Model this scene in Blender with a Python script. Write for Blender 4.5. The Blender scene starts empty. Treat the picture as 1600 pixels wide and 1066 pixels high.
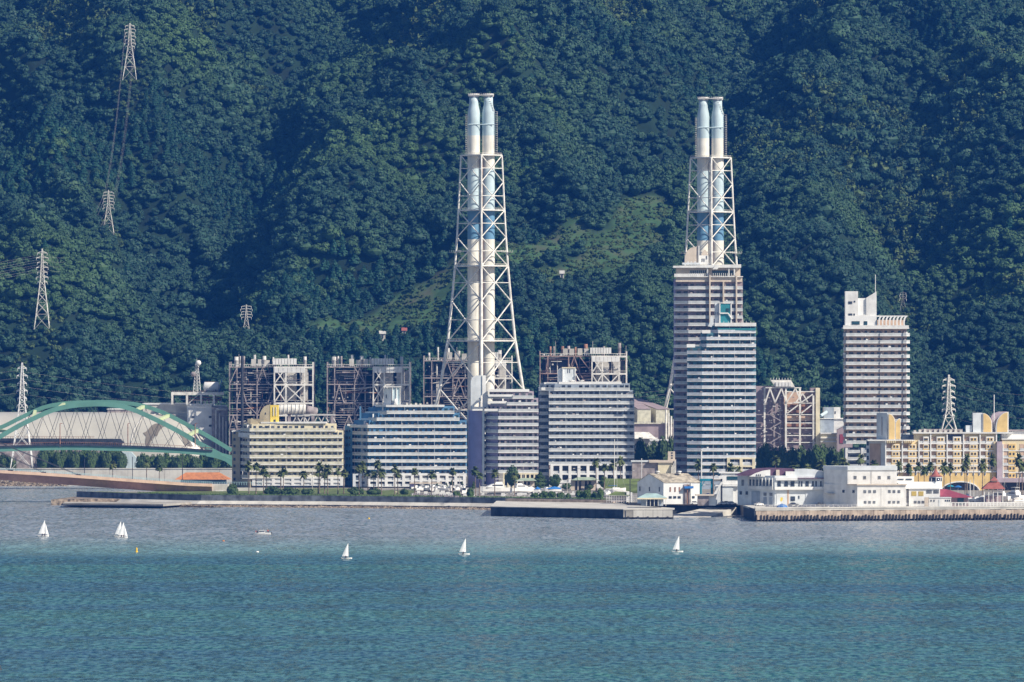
import bpy, math, random
import numpy as np
from mathutils import Matrix, Vector, Euler, noise as mnoise
R = math.radians
random.seed(7)
rng = np.random.default_rng(11)
sc = bpy.context.scene
COL = sc.collection
# ---------------------------------------------------------------- camera
F = 11000.0            # focal length in pixels of a 1600 px wide frame
CAMZ = 80.0
HZ = 520.0             # picture row of the horizon
cam = bpy.data.cameras.new('camera')
camo = bpy.data.objects.new('camera', cam); COL.objects.link(camo)
cam.sensor_width = 36.0
cam.lens = F/1600.0*36.0
cam.shift_y = -13.0/1600.0
cam.clip_start = 5.0; cam.clip_end = 60000.0
camo.location = (0, 0, CAMZ); camo.rotation_euler = (R(90), 0, 0)
sc.camera = camo
# ---------------------------------------------------------------- light
SUN_EL, SUN_AZ = 39.0, 57.0      # azimuth: degrees to the right of "behind the camera"
sd = Vector((math.sin(R(SUN_AZ))*math.cos(R(SUN_EL)), -math.cos(R(SUN_AZ))*math.cos(R(SUN_EL)), math.sin(R(SUN_EL))))
w = bpy.data.worlds.new('World'); sc.world = w; w.use_nodes = True
nt = w.node_tree; nt.nodes.clear()
sky = nt.nodes.new('ShaderNodeTexSky'); sky.sky_type = 'NISHITA'; sky.sun_disc = False
sky.sun_elevation = R(SUN_EL); sky.sun_rotation = math.atan2(sd.x, sd.y)
sky.air_density = 1.0; sky.dust_density = 0.6; sky.ozone_density = 2.0
bg = nt.nodes.new('ShaderNodeBackground'); bg.inputs[1].default_value = 0.075
wo = nt.nodes.new('ShaderNodeOutputWorld')
nt.links.new(sky.outputs[0], bg.inputs[0]); nt.links.new(bg.outputs[0], wo.inputs[0])
sl = bpy.data.lights.new('sun', 'SUN'); sl.energy = 5.0; sl.angle = R(0.53); sl.color = (1.0, 0.915, 0.78)
so = bpy.data.objects.new('sun', sl); COL.objects.link(so)
so.rotation_euler = (-sd).to_track_quat('-Z', 'Y').to_euler(); so.location = (500, 1000, 800)
sc.view_settings.view_transform = 'Standard'; sc.view_settings.look = 'None'
sc.view_settings.exposure = 0.42; sc.view_settings.gamma = 1.0
try: sc.view_settings.use_curve_mapping = False
except Exception: pass
sc.cycles.volume_bounces = 0; sc.cycles.max_bounces = 5
sc.cycles.volume_step_rate = 5

# ---------------------------------------------------------------- picture row / column -> place at distance Y
def PX(px, Y): return (px-800.0)/F*Y
def PZ(py, Y): return CAMZ-(py-HZ)*Y/F
def MPP(Y): return Y/F

# ---------------------------------------------------------------- materials
def mat(name, col, rough=0.7, vary=0.12, scale=0.25, streak=0.0, metal=0.0, col2=None, spec=0.3, bump=0.0):
    m = bpy.data.materials.new(name); m.use_nodes = True
    n = m.node_tree; b = n.nodes['Principled BSDF']
    b.inputs['Roughness'].default_value = rough
    b.inputs['Metallic'].default_value = metal
    b.inputs['Specular IOR Level'].default_value = spec
    geo = n.nodes.new('ShaderNodeNewGeometry')
    tx = n.nodes.new('ShaderNodeTexNoise'); tx.inputs['Scale'].default_value = scale; tx.inputs['Detail'].default_value = 5
    n.links.new(geo.outputs['Position'], tx.inputs['Vector'])
    mx = n.nodes.new('ShaderNodeMix'); mx.data_type = 'RGBA'
    c2 = col2 if col2 else tuple(c*(1-2.2*vary) for c in col)
    mx.inputs[6].default_value = (*c2, 1); mx.inputs[7].default_value = (*[min(1, c*(1+vary*.5)) for c in col], 1)
    rp = n.nodes.new('ShaderNodeMapRange'); rp.inputs[1].default_value = 0.32; rp.inputs[2].default_value = 0.62
    n.links.new(tx.outputs['Fac'], rp.inputs[0]); n.links.new(rp.outputs[0], mx.inputs[0])
    out = mx.outputs[2]
    if streak > 0:
        mp = n.nodes.new('ShaderNodeMapping'); mp.inputs['Scale'].default_value = (0.9, 0.9, 0.06)
        n.links.new(geo.outputs['Position'], mp.inputs['Vector'])
        t2 = n.nodes.new('ShaderNodeTexNoise'); t2.inputs['Scale'].default_value = 1.0; t2.inputs['Detail'].default_value = 3
        n.links.new(mp.outputs[0], t2.inputs['Vector'])
        r2 = n.nodes.new('ShaderNodeMapRange'); r2.inputs[1].default_value = .5; r2.inputs[2].default_value = .75; r2.inputs[4].default_value = streak
        n.links.new(t2.outputs['Fac'], r2.inputs[0])
        m2 = n.nodes.new('ShaderNodeMix'); m2.data_type = 'RGBA'
        n.links.new(r2.outputs[0], m2.inputs[0]); n.links.new(out, m2.inputs[6])
        m2.inputs[7].default_value = (col[0]*.35, col[1]*.3, col[2]*.26, 1)
        out = m2.outputs[2]
    n.links.new(out, b.inputs['Base Color'])
    return m

def objtag(o, label=None, cat=None, group=None, kind=None):
    if label: o['label'] = label
    if cat: o['category'] = cat
    if group: o['group'] = group
    if kind: o['kind'] = kind
    return o

def newmesh(name, verts, faces, m=None, smooth=False, mats=None, midx=None):
    me = bpy.data.meshes.new(name)
    me.from_pydata([tuple(v) for v in verts], [], faces)
    if mats:
        for q in mats: me.materials.append(q)
        if midx is not None: me.polygons.foreach_set('material_index', midx)
    elif m: me.materials.append(m)
    if smooth: me.polygons.foreach_set('use_smooth', [True]*len(me.polygons))
    me.update()
    return me

def npmesh(name, V, Fq, m, smooth=False):
    """verts (n,3), faces (k,3 or 4) numpy"""
    me = bpy.data.meshes.new(name)
    V = np.asarray(V, dtype=np.float32); Fq = np.asarray(Fq, dtype=np.int32)
    k = Fq.shape[1]
    me.vertices.add(len(V)); me.vertices.foreach_set('co', V.ravel())
    me.loops.add(Fq.size); me.loops.foreach_set('vertex_index', Fq.ravel())
    me.polygons.add(len(Fq)); me.polygons.foreach_set('loop_start', np.arange(0, Fq.size, k, dtype=np.int32))
    me.update(calc_edges=True)
    if smooth: me.polygons.foreach_set('use_smooth', np.ones(len(Fq), dtype=bool))
    if m: me.materials.append(m)
    me.validate()
    return me

def struct(name, me, kind='structure', **kw):
    o = bpy.data.objects.new(name, me); COL.objects.link(o); o['kind'] = kind
    objtag(o, **kw)
    return o

# shared unit meshes, one per material
_cube = {}; _cyl = {}
def cube_of(m):
    if m.name not in _cube:
        v = [(-.5,-.5,0),(.5,-.5,0),(.5,.5,0),(-.5,.5,0),(-.5,-.5,1),(.5,-.5,1),(.5,.5,1),(-.5,.5,1)]
        f = [(0,3,2,1),(4,5,6,7),(0,1,5,4),(1,2,6,5),(2,3,7,6),(3,0,4,7)]
        _cube[m.name] = newmesh('block', v, f, m)
    return _cube[m.name]
def cyl_of(m, n=10):
    k = (m.name, n)
    if k not in _cyl:
        v = [(math.cos(2*math.pi*i/n), math.sin(2*math.pi*i/n), z) for z in (0, 1) for i in range(n)]
        f = [(i, (i+1) % n, n+(i+1) % n, n+i) for i in range(n)]
        me = newmesh('round_bar', v, f+[tuple(range(n-1, -1, -1)), tuple(range(n, 2*n))], m)
        me.polygons.foreach_set('use_smooth', [True]*n+[False]*2)
        _cyl[k] = me
    return _cyl[k]

class T:
    """a thing: an Empty at its base with parts; all coordinates are world coordinates"""
    def __init__(s, name, label, cat, loc=(0,0,0), group=None, kind=None):
        s.o = bpy.data.objects.new(name, None); COL.objects.link(s.o)
        s.o.empty_display_size = 1
        s.o.location = loc; s.inv = Matrix.Translation(-Vector(loc))
        objtag(s.o, label, cat, group, kind)
        s.w = {}
    def add(s, name, me, M=None, parent=None, label=None, stuff=False):
        o = bpy.data.objects.new(name, me); COL.objects.link(o)
        M = M if M is not None else Matrix.Identity(4)
        if parent is None:
            o.parent = s.o; o.matrix_basis = s.inv @ M
        else:
            o.parent = parent; o.matrix_parent_inverse = s.w[parent.name].inverted(); o.matrix_basis = M
        s.w[o.name] = M
        if label: o['label'] = label
        if stuff: o['kind'] = 'stuff'
        return o
    def box(s, name, x0, x1, y0, y1, z0, z1, m, parent=None, rot=0, **k):
        M = Matrix.Translation(((x0+x1)/2, (y0+y1)/2, z0)) @ Matrix.Rotation(rot, 4, 'Z') @ Matrix.Diagonal((x1-x0, y1-y0, z1-z0, 1))
        return s.add(name, cube_of(m), M, parent, **k)
    def cbox(s, name, c, d, m, rot=0, parent=None, **k):     # centre of base, size
        M = Matrix.Translation(c) @ Matrix.Rotation(rot, 4, 'Z') @ Matrix.Diagonal((*d, 1))
        return s.add(name, cube_of(m), M, parent, **k)
    def bar(s, name, a, b, r, m, parent=None, n=8, square=False, **k):
        a = Vector(a); b = Vector(b); d = b-a
        q = d.to_track_quat('Z', 'Y').to_matrix().to_4x4()
        if square: return s.add(name, cube_of(m), Matrix.Translation(a) @ q @ Matrix.Diagonal((2*r, 2*r, d.length, 1)), parent, **k)
        return s.add(name, cyl_of(m, n), Matrix.Translation(a) @ q @ Matrix.Diagonal((r, r, d.length, 1)), parent, **k)
    def mesh(s, name, v, f, m, parent=None, smooth=False, **k):
        return s.add(name, newmesh(name, v, f, m, smooth), None, parent, **k)
    def prism(s, name, pts, y0, y1, m, parent=None, **k):    # pts in (x,z), extruded along y
        n = len(pts)
        v = [(p[0], y0, p[1]) for p in pts]+[(p[0], y1, p[1]) for p in pts]
        f = [tuple(range(n)), tuple(range(2*n-1, n-1, -1))]+[((i+1) % n, i, n+i, n+(i+1) % n) for i in range(n)]
        return s.add(name, fixn(newmesh(name, v, f, m)), None, parent, **k)
    def slab(s, name, pts, z0, z1, m, parent=None, **k):     # pts in (x,y), extruded along z
        n = len(pts)
        v = [(p[0], p[1], z0) for p in pts]+[(p[0], p[1], z1) for p in pts]
        f = [tuple(range(n-1, -1, -1)), tuple(range(n, 2*n))]+[(i, (i+1) % n, n+(i+1) % n, n+i) for i in range(n)]
        return s.add(name, fixn(newmesh(name, v, f, m)), None, parent, **k)
    def lathe(s, name, prof, c, m, n=24, parent=None, mats=None, zidx=None, **k):
        v = []; f = []; mi = []
        for (r, z) in prof:
            for i in range(n): v.append((c[0]+r*math.cos(2*math.pi*i/n), c[1]+r*math.sin(2*math.pi*i/n), c[2]+z))
        for j in range(len(prof)-1):
            for i in range(n):
                f.append((j*n+i, j*n+(i+1) % n, (j+1)*n+(i+1) % n, (j+1)*n+i)); mi.append(zidx[j] if zidx else 0)
        f.append(tuple(range((len(prof)-1)*n, len(prof)*n))); mi.append(0)
        me = newmesh(name, v, f, m, True, mats, mi if mats else None)
        me.polygons[len(f)-1].use_smooth = False
        return s.add(name, me, None, parent, **k)
def fixn(me):
    import bmesh
    bm = bmesh.new(); bm.from_mesh(me); bmesh.ops.recalc_face_normals(bm, faces=bm.faces); bm.to_mesh(me); bm.free(); return me

_kids = {}
def copy_tree(root, loc, label, rot=None, scale=None, group=None):
    c = root.copy(); COL.objects.link(c); c.location = loc; c['label'] = label
    if rot is not None: c.rotation_euler[2] = rot
    if scale is not None: c.scale = (scale,)*3 if not hasattr(scale, '__len__') else scale
    if group: c['group'] = group
    if root not in _kids: _kids[root] = [(ch, list(ch.children)) for ch in root.children]
    for ch, gs in _kids[root]:
        d = ch.copy(); COL.objects.link(d); d.parent = c
        for g in gs:
            e = g.copy(); COL.objects.link(e); e.parent = d
    return c

class MB:
    """collects bars and boxes into one joined mesh (only for fine stuff)"""
    def __init__(s): s.v = []; s.f = []
    def box(s, x0, x1, y0, y1, z0, z1):
        k = len(s.v)
        s.v += [(x0,y0,z0),(x1,y0,z0),(x1,y1,z0),(x0,y1,z0),(x0,y0,z1),(x1,y0,z1),(x1,y1,z1),(x0,y1,z1)]
        s.f += [tuple(k+i for i in q) for q in ((0,3,2,1),(4,5,6,7),(0,1,5,4),(1,2,6,5),(2,3,7,6),(3,0,4,7))]
    def bar(s, a, b, r, n=4):
        a = Vector(a); b = Vector(b); q = (b-a).to_track_quat('Z', 'Y'); k = len(s.v)
        for p in (a, b):
            for i in range(n):
                t = 2*math.pi*(i+.5)/n
                s.v.append(tuple(p+q @ Vector((r*math.cos(t), r*math.sin(t), 0))))
        s.f += [(k+i, k+(i+1) % n, k+n+(i+1) % n, k+n+i) for i in range(n)]
        s.f += [tuple(k+i for i in range(n-1, -1, -1)), tuple(k+n+i for i in range(n))]
    def mesh(s, name, m): return newmesh(name, s.v, s.f, m)

# ---------------------------------------------------------------- palette
M = {}
def dm(key, *a, **k): M[key] = mat(key, *a, **k)
dm('white', (.74,.73,.70), .6, .08, .3, .15)
dm('white_clean', (.80,.79,.76), .5, .05, .2)
dm('paleblue_white', (.66,.69,.70), .5, .08, .3, .1)  # also the shaded-side tone of some white walls
dm('brick_roof', (.33,.11,.09), .7, .12, .5)
dm('steel_rusty', (.34,.24,.21), .6, .2, .4, .2)
dm('rail_grey', (.56,.59,.63), .4, .12, .5)
dm('garden_roof', (.33,.40,.30), .7, .1, .4)
dm('grey_panel', (.54,.56,.56), .35, .12, .4)
dm('cream', (.74,.66,.46), .7, .08, .3, .1)
dm('cream_panel', (.64,.61,.48), .4, .12, .5)
dm('tan', (.42,.36,.24), .8, .1, .3, .1)
dm('yellow', (.80,.60,.10), .6, .08, .3)
dm('blue_wall', (.10,.24,.40), .7, .12, .3)
dm('bluegreen_wall', (.08,.26,.38), .6, .15, .5)
dm('violet', (.36,.32,.50), .7, .06, .3)
dm('pinkish', (.44,.36,.40), .7, .1, .3)
dm('slate_wall', (.32,.37,.43), .7, .12, .4)
dm('beige', (.62,.53,.43), .7, .08, .3, .1)
dm('brown_wall', (.58,.42,.31), .8, .1, .3)
dm('mauve_wall', (.34,.27,.28), .8, .1, .3)
dm('teal_wall', (.035,.22,.25), .6, .1, .3)
dm('teal_dark', (.08,.20,.25), .6, .15, .5)
dm('hotel_yellow', (.74,.53,.22), .75, .07, .3, .08)
dm('hotel_cream', (.76,.64,.40), .75, .07, .3, .08)
dm('steel', (.55,.53,.49), .5, .12, .4, .12)
dm('steel_cream', (.78,.75,.68), .5, .12, .4, .3)
dm('steel_dark', (.13,.14,.18), .6, .2, .4)
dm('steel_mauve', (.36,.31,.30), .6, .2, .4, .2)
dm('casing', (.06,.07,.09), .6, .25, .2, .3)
dm('rust', (.34,.18,.12), .8, .25, .6)
dm('flue_cream', (.76,.73,.64), .45, .08, .15, .3)
dm('flue_pale', (.50,.61,.64), .45, .08, .15, .22)
dm('flue_blue', (.13,.27,.40), .45, .06, .15)
dm('concrete', (.42,.39,.34), .9, .2, .12, .45)
dm('concrete_light', (.58,.55,.49), .9, .12, .15, .2)
dm('concrete_warm', (.50,.40,.31), .9, .2, .3, .55)
dm('quay_dark', (.05,.06,.075), .9, .3, .3, .3)
dm('quay_shaded', (.16,.18,.20), .9, .3, .3, .3)
dm('pile', (.035,.033,.035), .8, .3, 1)
dm('asphalt', (.10,.10,.10), .9, .2, .1)
dm('paving', (.27,.25,.22), .9, .15, .08)
dm('grass', (.13,.17,.05), .95, .25, .15)
dm('rubble', (.30,.24,.18), .95, .4, .6)
dm('bridge_green', (.13,.29,.225), .5, .08, .1, .1)
dm('bridge_lit', (.55,.62,.36), .5, .08, .3)  # sunlit tone of the bridge green, painted on the cross braces
dm('bridge_brown', (.50,.29,.21), .7, .1, .15, .25)
dm('bridge_edge', (.70,.50,.36), .7, .1, .3)
dm('rail_blue', (.42,.62,.66), .5, .1, .3)
dm('membrane', (.47,.45,.39), .32, .07, .06)
dm('mural_grey', (.19,.165,.13), .6, .08, .3)
dm('dark_metal', (.045,.05,.06), .5, .2, .5)
dm('orange_roof', (.50,.20,.08), .8, .12, .5)
dm('red_roof', (.28,.06,.085), .7, .1, .4)
dm('purple_roof', (.13,.07,.11), .7, .15, .4)
dm('fibre_roof', (.52,.46,.36), .9, .25, .5, .3)
dm('gold_panel', (.50,.37,.10), .5, .05, .5)
dm('turquoise', (.38,.52,.50), .6, .1, .3)
dm('teal_steel', (.02,.22,.30), .5, .1, .5)
dm('blue_paint', (.03,.16,.45), .5, .1, .5)
dm('red_paint', (.55,.05,.03), .5, .1, .5)
dm('trunk', (.22,.17,.13), .9, .25, .8)
dm('skin', (.45,.28,.20), .7, .05, 1)
dm('cloth_dark', (.03,.035,.06), .9, .1, 1)
dm('cloth_red', (.45,.06,.05), .9, .1, 1)
dm('cloth_white', (.75,.75,.75), .9, .1, 1)
dm('gold_buoy', (.80,.50,.03), .5, .05, 1)
dm('sail', (.86,.86,.84), .6, .03, .8)
dm('hull', (.82,.80,.76), .3, .04, .5)
def glass(name, col, rough=.12):
    m = mat(name, col, rough, .25, 1.1, spec=.6); return m
M['glass'] = glass('glass', (.045,.06,.085)); M['glass_teal'] = glass('glass_teal', (.02,.07,.09)); M['glass_curtain'] = glass('glass_curtain', (.16,.17,.18), .3)
M['glass_black'] = glass('glass_black', (.008,.009,.012))
# ================================================================ water
def water_material():
    m = bpy.data.materials.new('water'); m.use_nodes = True
    n = m.node_tree; b = n.nodes['Principled BSDF']
    N = lambda t, **k: n.nodes.new(t)
    geo = N('ShaderNodeNewGeometry'); sep = N('ShaderNodeSeparateXYZ'); n.links.new(geo.outputs['Position'], sep.inputs[0])
    def noise(sx, sy, det=3, rough=.5, off=0):
        mp = N('ShaderNodeMapping'); mp.inputs['Scale'].default_value = (sx, sy, 1); mp.inputs['Location'].default_value = (off, off*.7, off)
        n.links.new(geo.outputs['Position'], mp.inputs['Vector'])
        t = N('ShaderNodeTexNoise'); t.inputs['Scale'].default_value = 1; t.inputs['Detail'].default_value = det; t.inputs['Roughness'].default_value = rough
        n.links.new(mp.outputs[0], t.inputs['Vector']); return t
    def math_(op, a, bb, c=None):
        q = N('ShaderNodeMath'); q.operation = op
        for i, v in enumerate((a, bb, c)):
            if v is None: continue
            if isinstance(v, (int, float)): q.inputs[i].default_value = v
            else: n.links.new(v, q.inputs[i])
        return q.outputs[0]
    def ramp(v, lo, hi, a=0., c=1.):
        q = N('ShaderNodeMapRange'); q.interpolation_type = 'SMOOTHSTEP'; n.links.new(v, q.inputs[0])
        for i, x in zip((1, 2, 3, 4), (lo, hi, a, c)): q.inputs[i].default_value = x
        return q.outputs[0]
    def mix(f, a, c):
        q = N('ShaderNodeMix'); q.data_type = 'RGBA'; n.links.new(f, q.inputs[0])
        for i, v in ((6, a), (7, c)):
            if isinstance(v, tuple): q.inputs[i].default_value = (*v, 1)
            else: n.links.new(v, q.inputs[i])
        return q.outputs[2]
    # silty shallow water inshore, its front wavering a little
    wob = noise(.006, .002, 3, .5, 4)
    yy = math_('ADD', sep.outputs[1], math_('MULTIPLY', math_('SUBTRACT', wob.outputs['Fac'], .5), 60.))
    silt = ramp(yy, 2490, 2600)
    silt2 = ramp(yy, 2560, 2800)
    bands = noise(.0012, .009, 4, .6, 11)
    bf = ramp(bands.outputs['Fac'], .34, .64)
    deep = mix(bf, DEEP[0], DEEP[1])
    chop = noise(.50, .12, 4, .65, 2)
    deep2 = mix(ramp(chop.outputs['Fac'], .36, .62), deep, mix(bf, DEEP[2], DEEP[3]))  # light and dark ripple sides painted into the water colour
    far = mix(silt2, SILT[0], SILT[1])
    far = mix(ramp(chop.outputs['Fac'], .38, .68), far, SILT[2])  # same painted ripple shading over the inshore colour
    colr = mix(silt, deep2, far)
    n.links.new(colr, b.inputs['Base Color'])
    b.inputs['Roughness'].default_value = .22
    b.inputs['IOR'].default_value = 1.33
    # wave facets: the normal is tilted by two layers of chop
    n1 = noise(.42, .10, 3, .6, 21); n2 = noise(.09, .022, 2, .5, 33); n3 = noise(1.3, .35, 2, .5, 5)
    def vec(t, amp):
        s_ = N('ShaderNodeVectorMath'); s_.operation = 'SUBTRACT'; n.links.new(t.outputs['Color'], s_.inputs[0]); s_.inputs[1].default_value = (.5,.5,.5)
        q = N('ShaderNodeVectorMath'); q.operation = 'MULTIPLY'; n.links.new(s_.outputs[0], q.inputs[0]); q.inputs[1].default_value = (amp, amp, 0)
        return q.outputs[0]
    a = N('ShaderNodeVectorMath'); n.links.new(vec(n1, WAVE[0]), a.inputs[0]); n.links.new(vec(n2, WAVE[1]), a.inputs[1])
    a2 = N('ShaderNodeVectorMath'); n.links.new(a.outputs[0], a2.inputs[0]); n.links.new(vec(n3, WAVE[2]), a2.inputs[1])
    c = N('ShaderNodeVectorMath'); n.links.new(a2.outputs[0], c.inputs[0]); c.inputs[1].default_value = (0,-.08,1)
    d = N('ShaderNodeVectorMath'); d.operation = 'NORMALIZE'; n.links.new(c.outputs[0], d.inputs[0])
    n.links.new(d.outputs[0], b.inputs['Normal'])
    return m
DEEP = [(.003,.033,.064), (.006,.060,.066), (.064,.150,.185), (.085,.215,.185)]
SILT = [(.17,.31,.29), (.31,.32,.34), (.09,.15,.16)]
WAVE = (.85, .45, .5)
WATER = water_material()
g = newmesh('sea', [(-2600,-300,0),(2600,-300,0),(2600,3960,0),(-2600,3960,0)], [(0,1,2,3)], WATER)
struct('sea', g)
g = newmesh('seabed', [(-2600,-300,-6),(2600,-300,-6),(2600,7000,-6),(-2600,7000,-6)], [(0,1,2,3)], M['rubble'])
struct('seabed', g)

# ================================================================ mountain
def fbm(x, y, sc_, oct_=4, seed=0, ridged=False):
    r = np.random.default_rng(seed); out = np.zeros_like(x); a = 1.; tot = 0
    for o in range(oct_):
        G = r.random((64, 64)); fx = x/sc_*(2**o)+r.random()*64; fy = y/sc_*(2**o)+r.random()*64
        ix = np.floor(fx).astype(int); iy = np.floor(fy).astype(int); u = fx-ix; v = fy-iy
        u = u*u*(3-2*u); v = v*v*(3-2*v)
        q = (G[ix % 64, iy % 64]*(1-u)+G[(ix+1) % 64, iy % 64]*u)*(1-v)+(G[ix % 64, (iy+1) % 64]*(1-u)+G[(ix+1) % 64, (iy+1) % 64]*u)*v
        if ridged: q = 1-abs(2*q-1)
        out += a*q; tot += a; a *= .5
    return out/tot
def polydist(x, y, pts):
    best = np.full_like(x, 1e9); tt = np.zeros_like(x); n = len(pts)-1
    for i in range(n):
        (ax, ay), (bx, by) = pts[i], pts[i+1]
        dx, dy = bx-ax, by-ay; t = np.clip(((x-ax)*dx+(y-ay)*dy)/(dx*dx+dy*dy), 0, 1)
        d = np.hypot(x-ax-t*dx, y-ay-t*dy)
        k = d < best; best = np.where(k, d, best); tt = np.where(k, (i+t)/n, tt)
    return best, tt
RIDGES = [  # plan polyline, height, half width
    ([(-300,4080),(-265,4330),(-235,4620),(-200,4900)], 34, 60),
    ([(-150,4050),(-100,4330),(-60,4650)], 20, 45),
    ([(185,4110),(190,4300),(215,4460),(260,4700)], 34, 45),
    ([(330,4050),(300,4350),(330,4700)], 30, 60),
    ([(-20,4420),(-40,4600),(20,4900)], 34, 50),
    ([(110,4560),(60,4480),(0,4400)], 22, 32),
]
FIELD = [(20,4142),(45,4160),(62,4180),(80,4215),(86,4245)]
VALLEYS = [
    ([(80,4330),(110,4420),(150,4560),(160,4800)], 30, 34),
    ([(-60,4600),(-40,4850)], 20, 30),
    ([(-200,4100),(-165,4350),(-150,4650)], 26, 45),
    ([(220,4100),(240,4350),(260,4500)], 22, 40),
]
TSTEP = 3.0
def terrain(x, y, raw=False):
    t = np.clip((y-3985), 0, None)
    z = 4.5+t*.36+np.clip(t-0, 0, 120)*.10
    w_ = np.clip(t/160, 0, 1)
    h = (fbm(x*1.0+y*.25, y*.5, 230, 4, 3, True)-.5)*135+(fbm(x+y*.4, y*.6, 80, 3, 5, True)-.5)*34
    for pts, a, s in RIDGES:
        d, q = polydist(x, y, pts); h += a*np.exp(-(d/s)**2)
    for pts, a, s in VALLEYS:
        d, q = polydist(x, y, pts); h -= a*np.exp(-(d/s)**2)
    z = z+h*w_
    # open sunlit shoulder of the valley with the terraced field
    dT, _ = polydist(x, y, FIELD); wT = np.clip((62-dT)/36, 0, 1); wT = wT*wT*(3-2*wT)
    z = z*(1-wT)+wT*(129+.55*(y-4180)-.12*(x-60)+(fbm(x, y, 40, 2, 9)-.5)*5)
    # terraced orchard
    tm = terrace_mask(x, y)
    if raw: return z
    zs = np.floor(z/TSTEP)*TSTEP+np.clip((z/TSTEP-np.floor(z/TSTEP))*4-3, 0, 1)*TSTEP
    z = z*(1-tm)+zs*tm
    return np.maximum(z, 4.5)
def imgxy(x, y, z):
    return 800+x*F/y, HZ-(z-CAMZ)*F/y
def terrace_mask(x, y):
    # band that climbs from lower left to upper right of the valley, and the old orchards low on the slope
    d1, _ = polydist(x, y, FIELD)
    d2, _ = polydist(x, y, [(-120,4094),(-75,4112),(-25,4150),(25,4190)])
    e = (fbm(x, y, 30, 3, 21)-.5)*30
    return np.clip(np.maximum.reduce([(15+e*1.2-d1)/6, (17+e*1.6-d2)/6]), 0, 1)
def forest_floor_material():
    m = mat('forest_floor', (.009,.026,.012), .95, .3, .05)
    n = m.node_tree; b = n.nodes['Principled BSDF']
    at = n.nodes.new('ShaderNodeAttribute'); at.attribute_name = 'terrace'
    mx = n.nodes.new('ShaderNodeMix'); mx.data_type = 'RGBA'
    old = b.inputs['Base Color'].links[0].from_socket
    t = n.nodes.new('ShaderNodeTexNoise'); t.inputs['Scale'].default_value = .06; t.inputs['Detail'].default_value = 6
    ge = n.nodes.new('ShaderNodeNewGeometry'); n.links.new(ge.outputs['Position'], t.inputs['Vector'])
    cr = n.nodes.new('ShaderNodeValToRGB'); e = cr.color_ramp.elements
    e[0].position = .35; e[0].color = (.03,.065,.022,1); e[1].position = .72; e[1].color = (.085,.080,.05,1)
    e2 = cr.color_ramp.elements.new(.5); e2.color = (.045,.100,.038,1)
    n.links.new(t.outputs['Fac'], cr.inputs[0])
    n.links.new(at.outputs['Fac'], mx.inputs[0]); n.links.new(old, mx.inputs[6]); n.links.new(cr.outputs[0], mx.inputs[7])
    n.links.new(mx.outputs[2], b.inputs['Base Color'])
    return m
def build_mountain():
    xs = np.concatenate([np.arange(-1500,-450,25), np.arange(-450,450,3.0), np.arange(450,1501,25)])
    ys = np.concatenate([np.arange(3960,4560,2.4), np.arange(4560,5300,6), np.arange(5300,6400,40)])
    X_, Y_ = np.meshgrid(xs, ys); Z_ = terrain(X_, Y_)
    nx, ny = len(xs), len(ys)
    V = np.stack([X_.ravel(), Y_.ravel(), Z_.ravel()], 1)
    i = np.arange(nx*ny).reshape(ny, nx)
    Q = np.stack([i[:-1,:-1].ravel(), i[:-1,1:].ravel(), i[1:,1:].ravel(), i[1:,:-1].ravel()], 1)
    me = npmesh('mountain', V, Q, forest_floor_material(), True)
    a = me.attributes.new('terrace', 'FLOAT', 'POINT'); a.data.foreach_set('value', terrace_mask(X_, Y_).ravel().astype(np.float32))
    struct('mountain', me)
    print('mountain faces', len(Q))
build_mountain()

# ================================================================ foliage
def foliage(name, dark, light, hue2, attr=False, sat_noise=.012):
    m = bpy.data.materials.new(name); m.use_nodes = True
    n = m.node_tree; b = n.nodes['Principled BSDF']; b.inputs['Roughness'].default_value = .65
    b.inputs['Specular IOR Level'].default_value = .25
    geo = n.nodes.new('ShaderNodeNewGeometry')
    oi = n.nodes.new('ShaderNodeObjectInfo')
    t = n.nodes.new('ShaderNodeTexNoise'); t.inputs['Scale'].default_value = sat_noise; t.inputs['Detail'].default_value = 4
    n.links.new(geo.outputs['Position'], t.inputs['Vector'])
    t2 = n.nodes.new('ShaderNodeTexNoise'); t2.inputs['Scale'].default_value = .5; t2.inputs['Detail'].default_value = 2
    n.links.new(geo.outputs['Position'], t2.inputs['Vector'])
    a = n.nodes.new('ShaderNodeMath'); a.operation = 'MULTIPLY_ADD'; n.links.new(oi.outputs['Random'], a.inputs[0]); a.inputs[1].default_value = .75; a.inputs[2].default_value = -.1
    a2 = n.nodes.new('ShaderNodeMath'); a2.operation = 'MULTIPLY_ADD'; n.links.new(t2.outputs['Fac'], a2.inputs[0]); a2.inputs[1].default_value = .5; n.links.new(a.outputs[0], a2.inputs[2])
    mx = n.nodes.new('ShaderNodeMix'); mx.data_type = 'RGBA'; n.links.new(a2.outputs[0], mx.inputs[0])
    mx.inputs[6].default_value = (*dark, 1); mx.inputs[7].default_value = (*light, 1)
    r = n.nodes.new('ShaderNodeMapRange'); r.inputs[1].default_value = .45; r.inputs[2].default_value = .68; n.links.new(t.outputs['Fac'], r.inputs[0])
    m2 = n.nodes.new('ShaderNodeMix'); m2.data_type = 'RGBA'; n.links.new(r.outputs[0], m2.inputs[0])
    n.links.new(mx.outputs[2], m2.inputs[6]); m2.inputs[7].default_value = (*hue2, 1)
    n.links.new(m2.outputs[2], b.inputs['Base Color'])
    return m
LEAF = foliage('leaf_broad', (.008,.032,.020), (.036,.086,.052), (.052,.105,.036))
LEAFC = foliage('leaf_cedar', (.006,.036,.025), (.018,.065,.038), (.015,.065,.036))
LEAFB = foliage('leaf_bamboo', (.040,.085,.025), (.085,.125,.045), (.10,.14,.045))
LEAFP = foliage('leaf_palm', (.050,.080,.025), (.12,.14,.045), (.09,.11,.03), sat_noise=.2)
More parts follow.
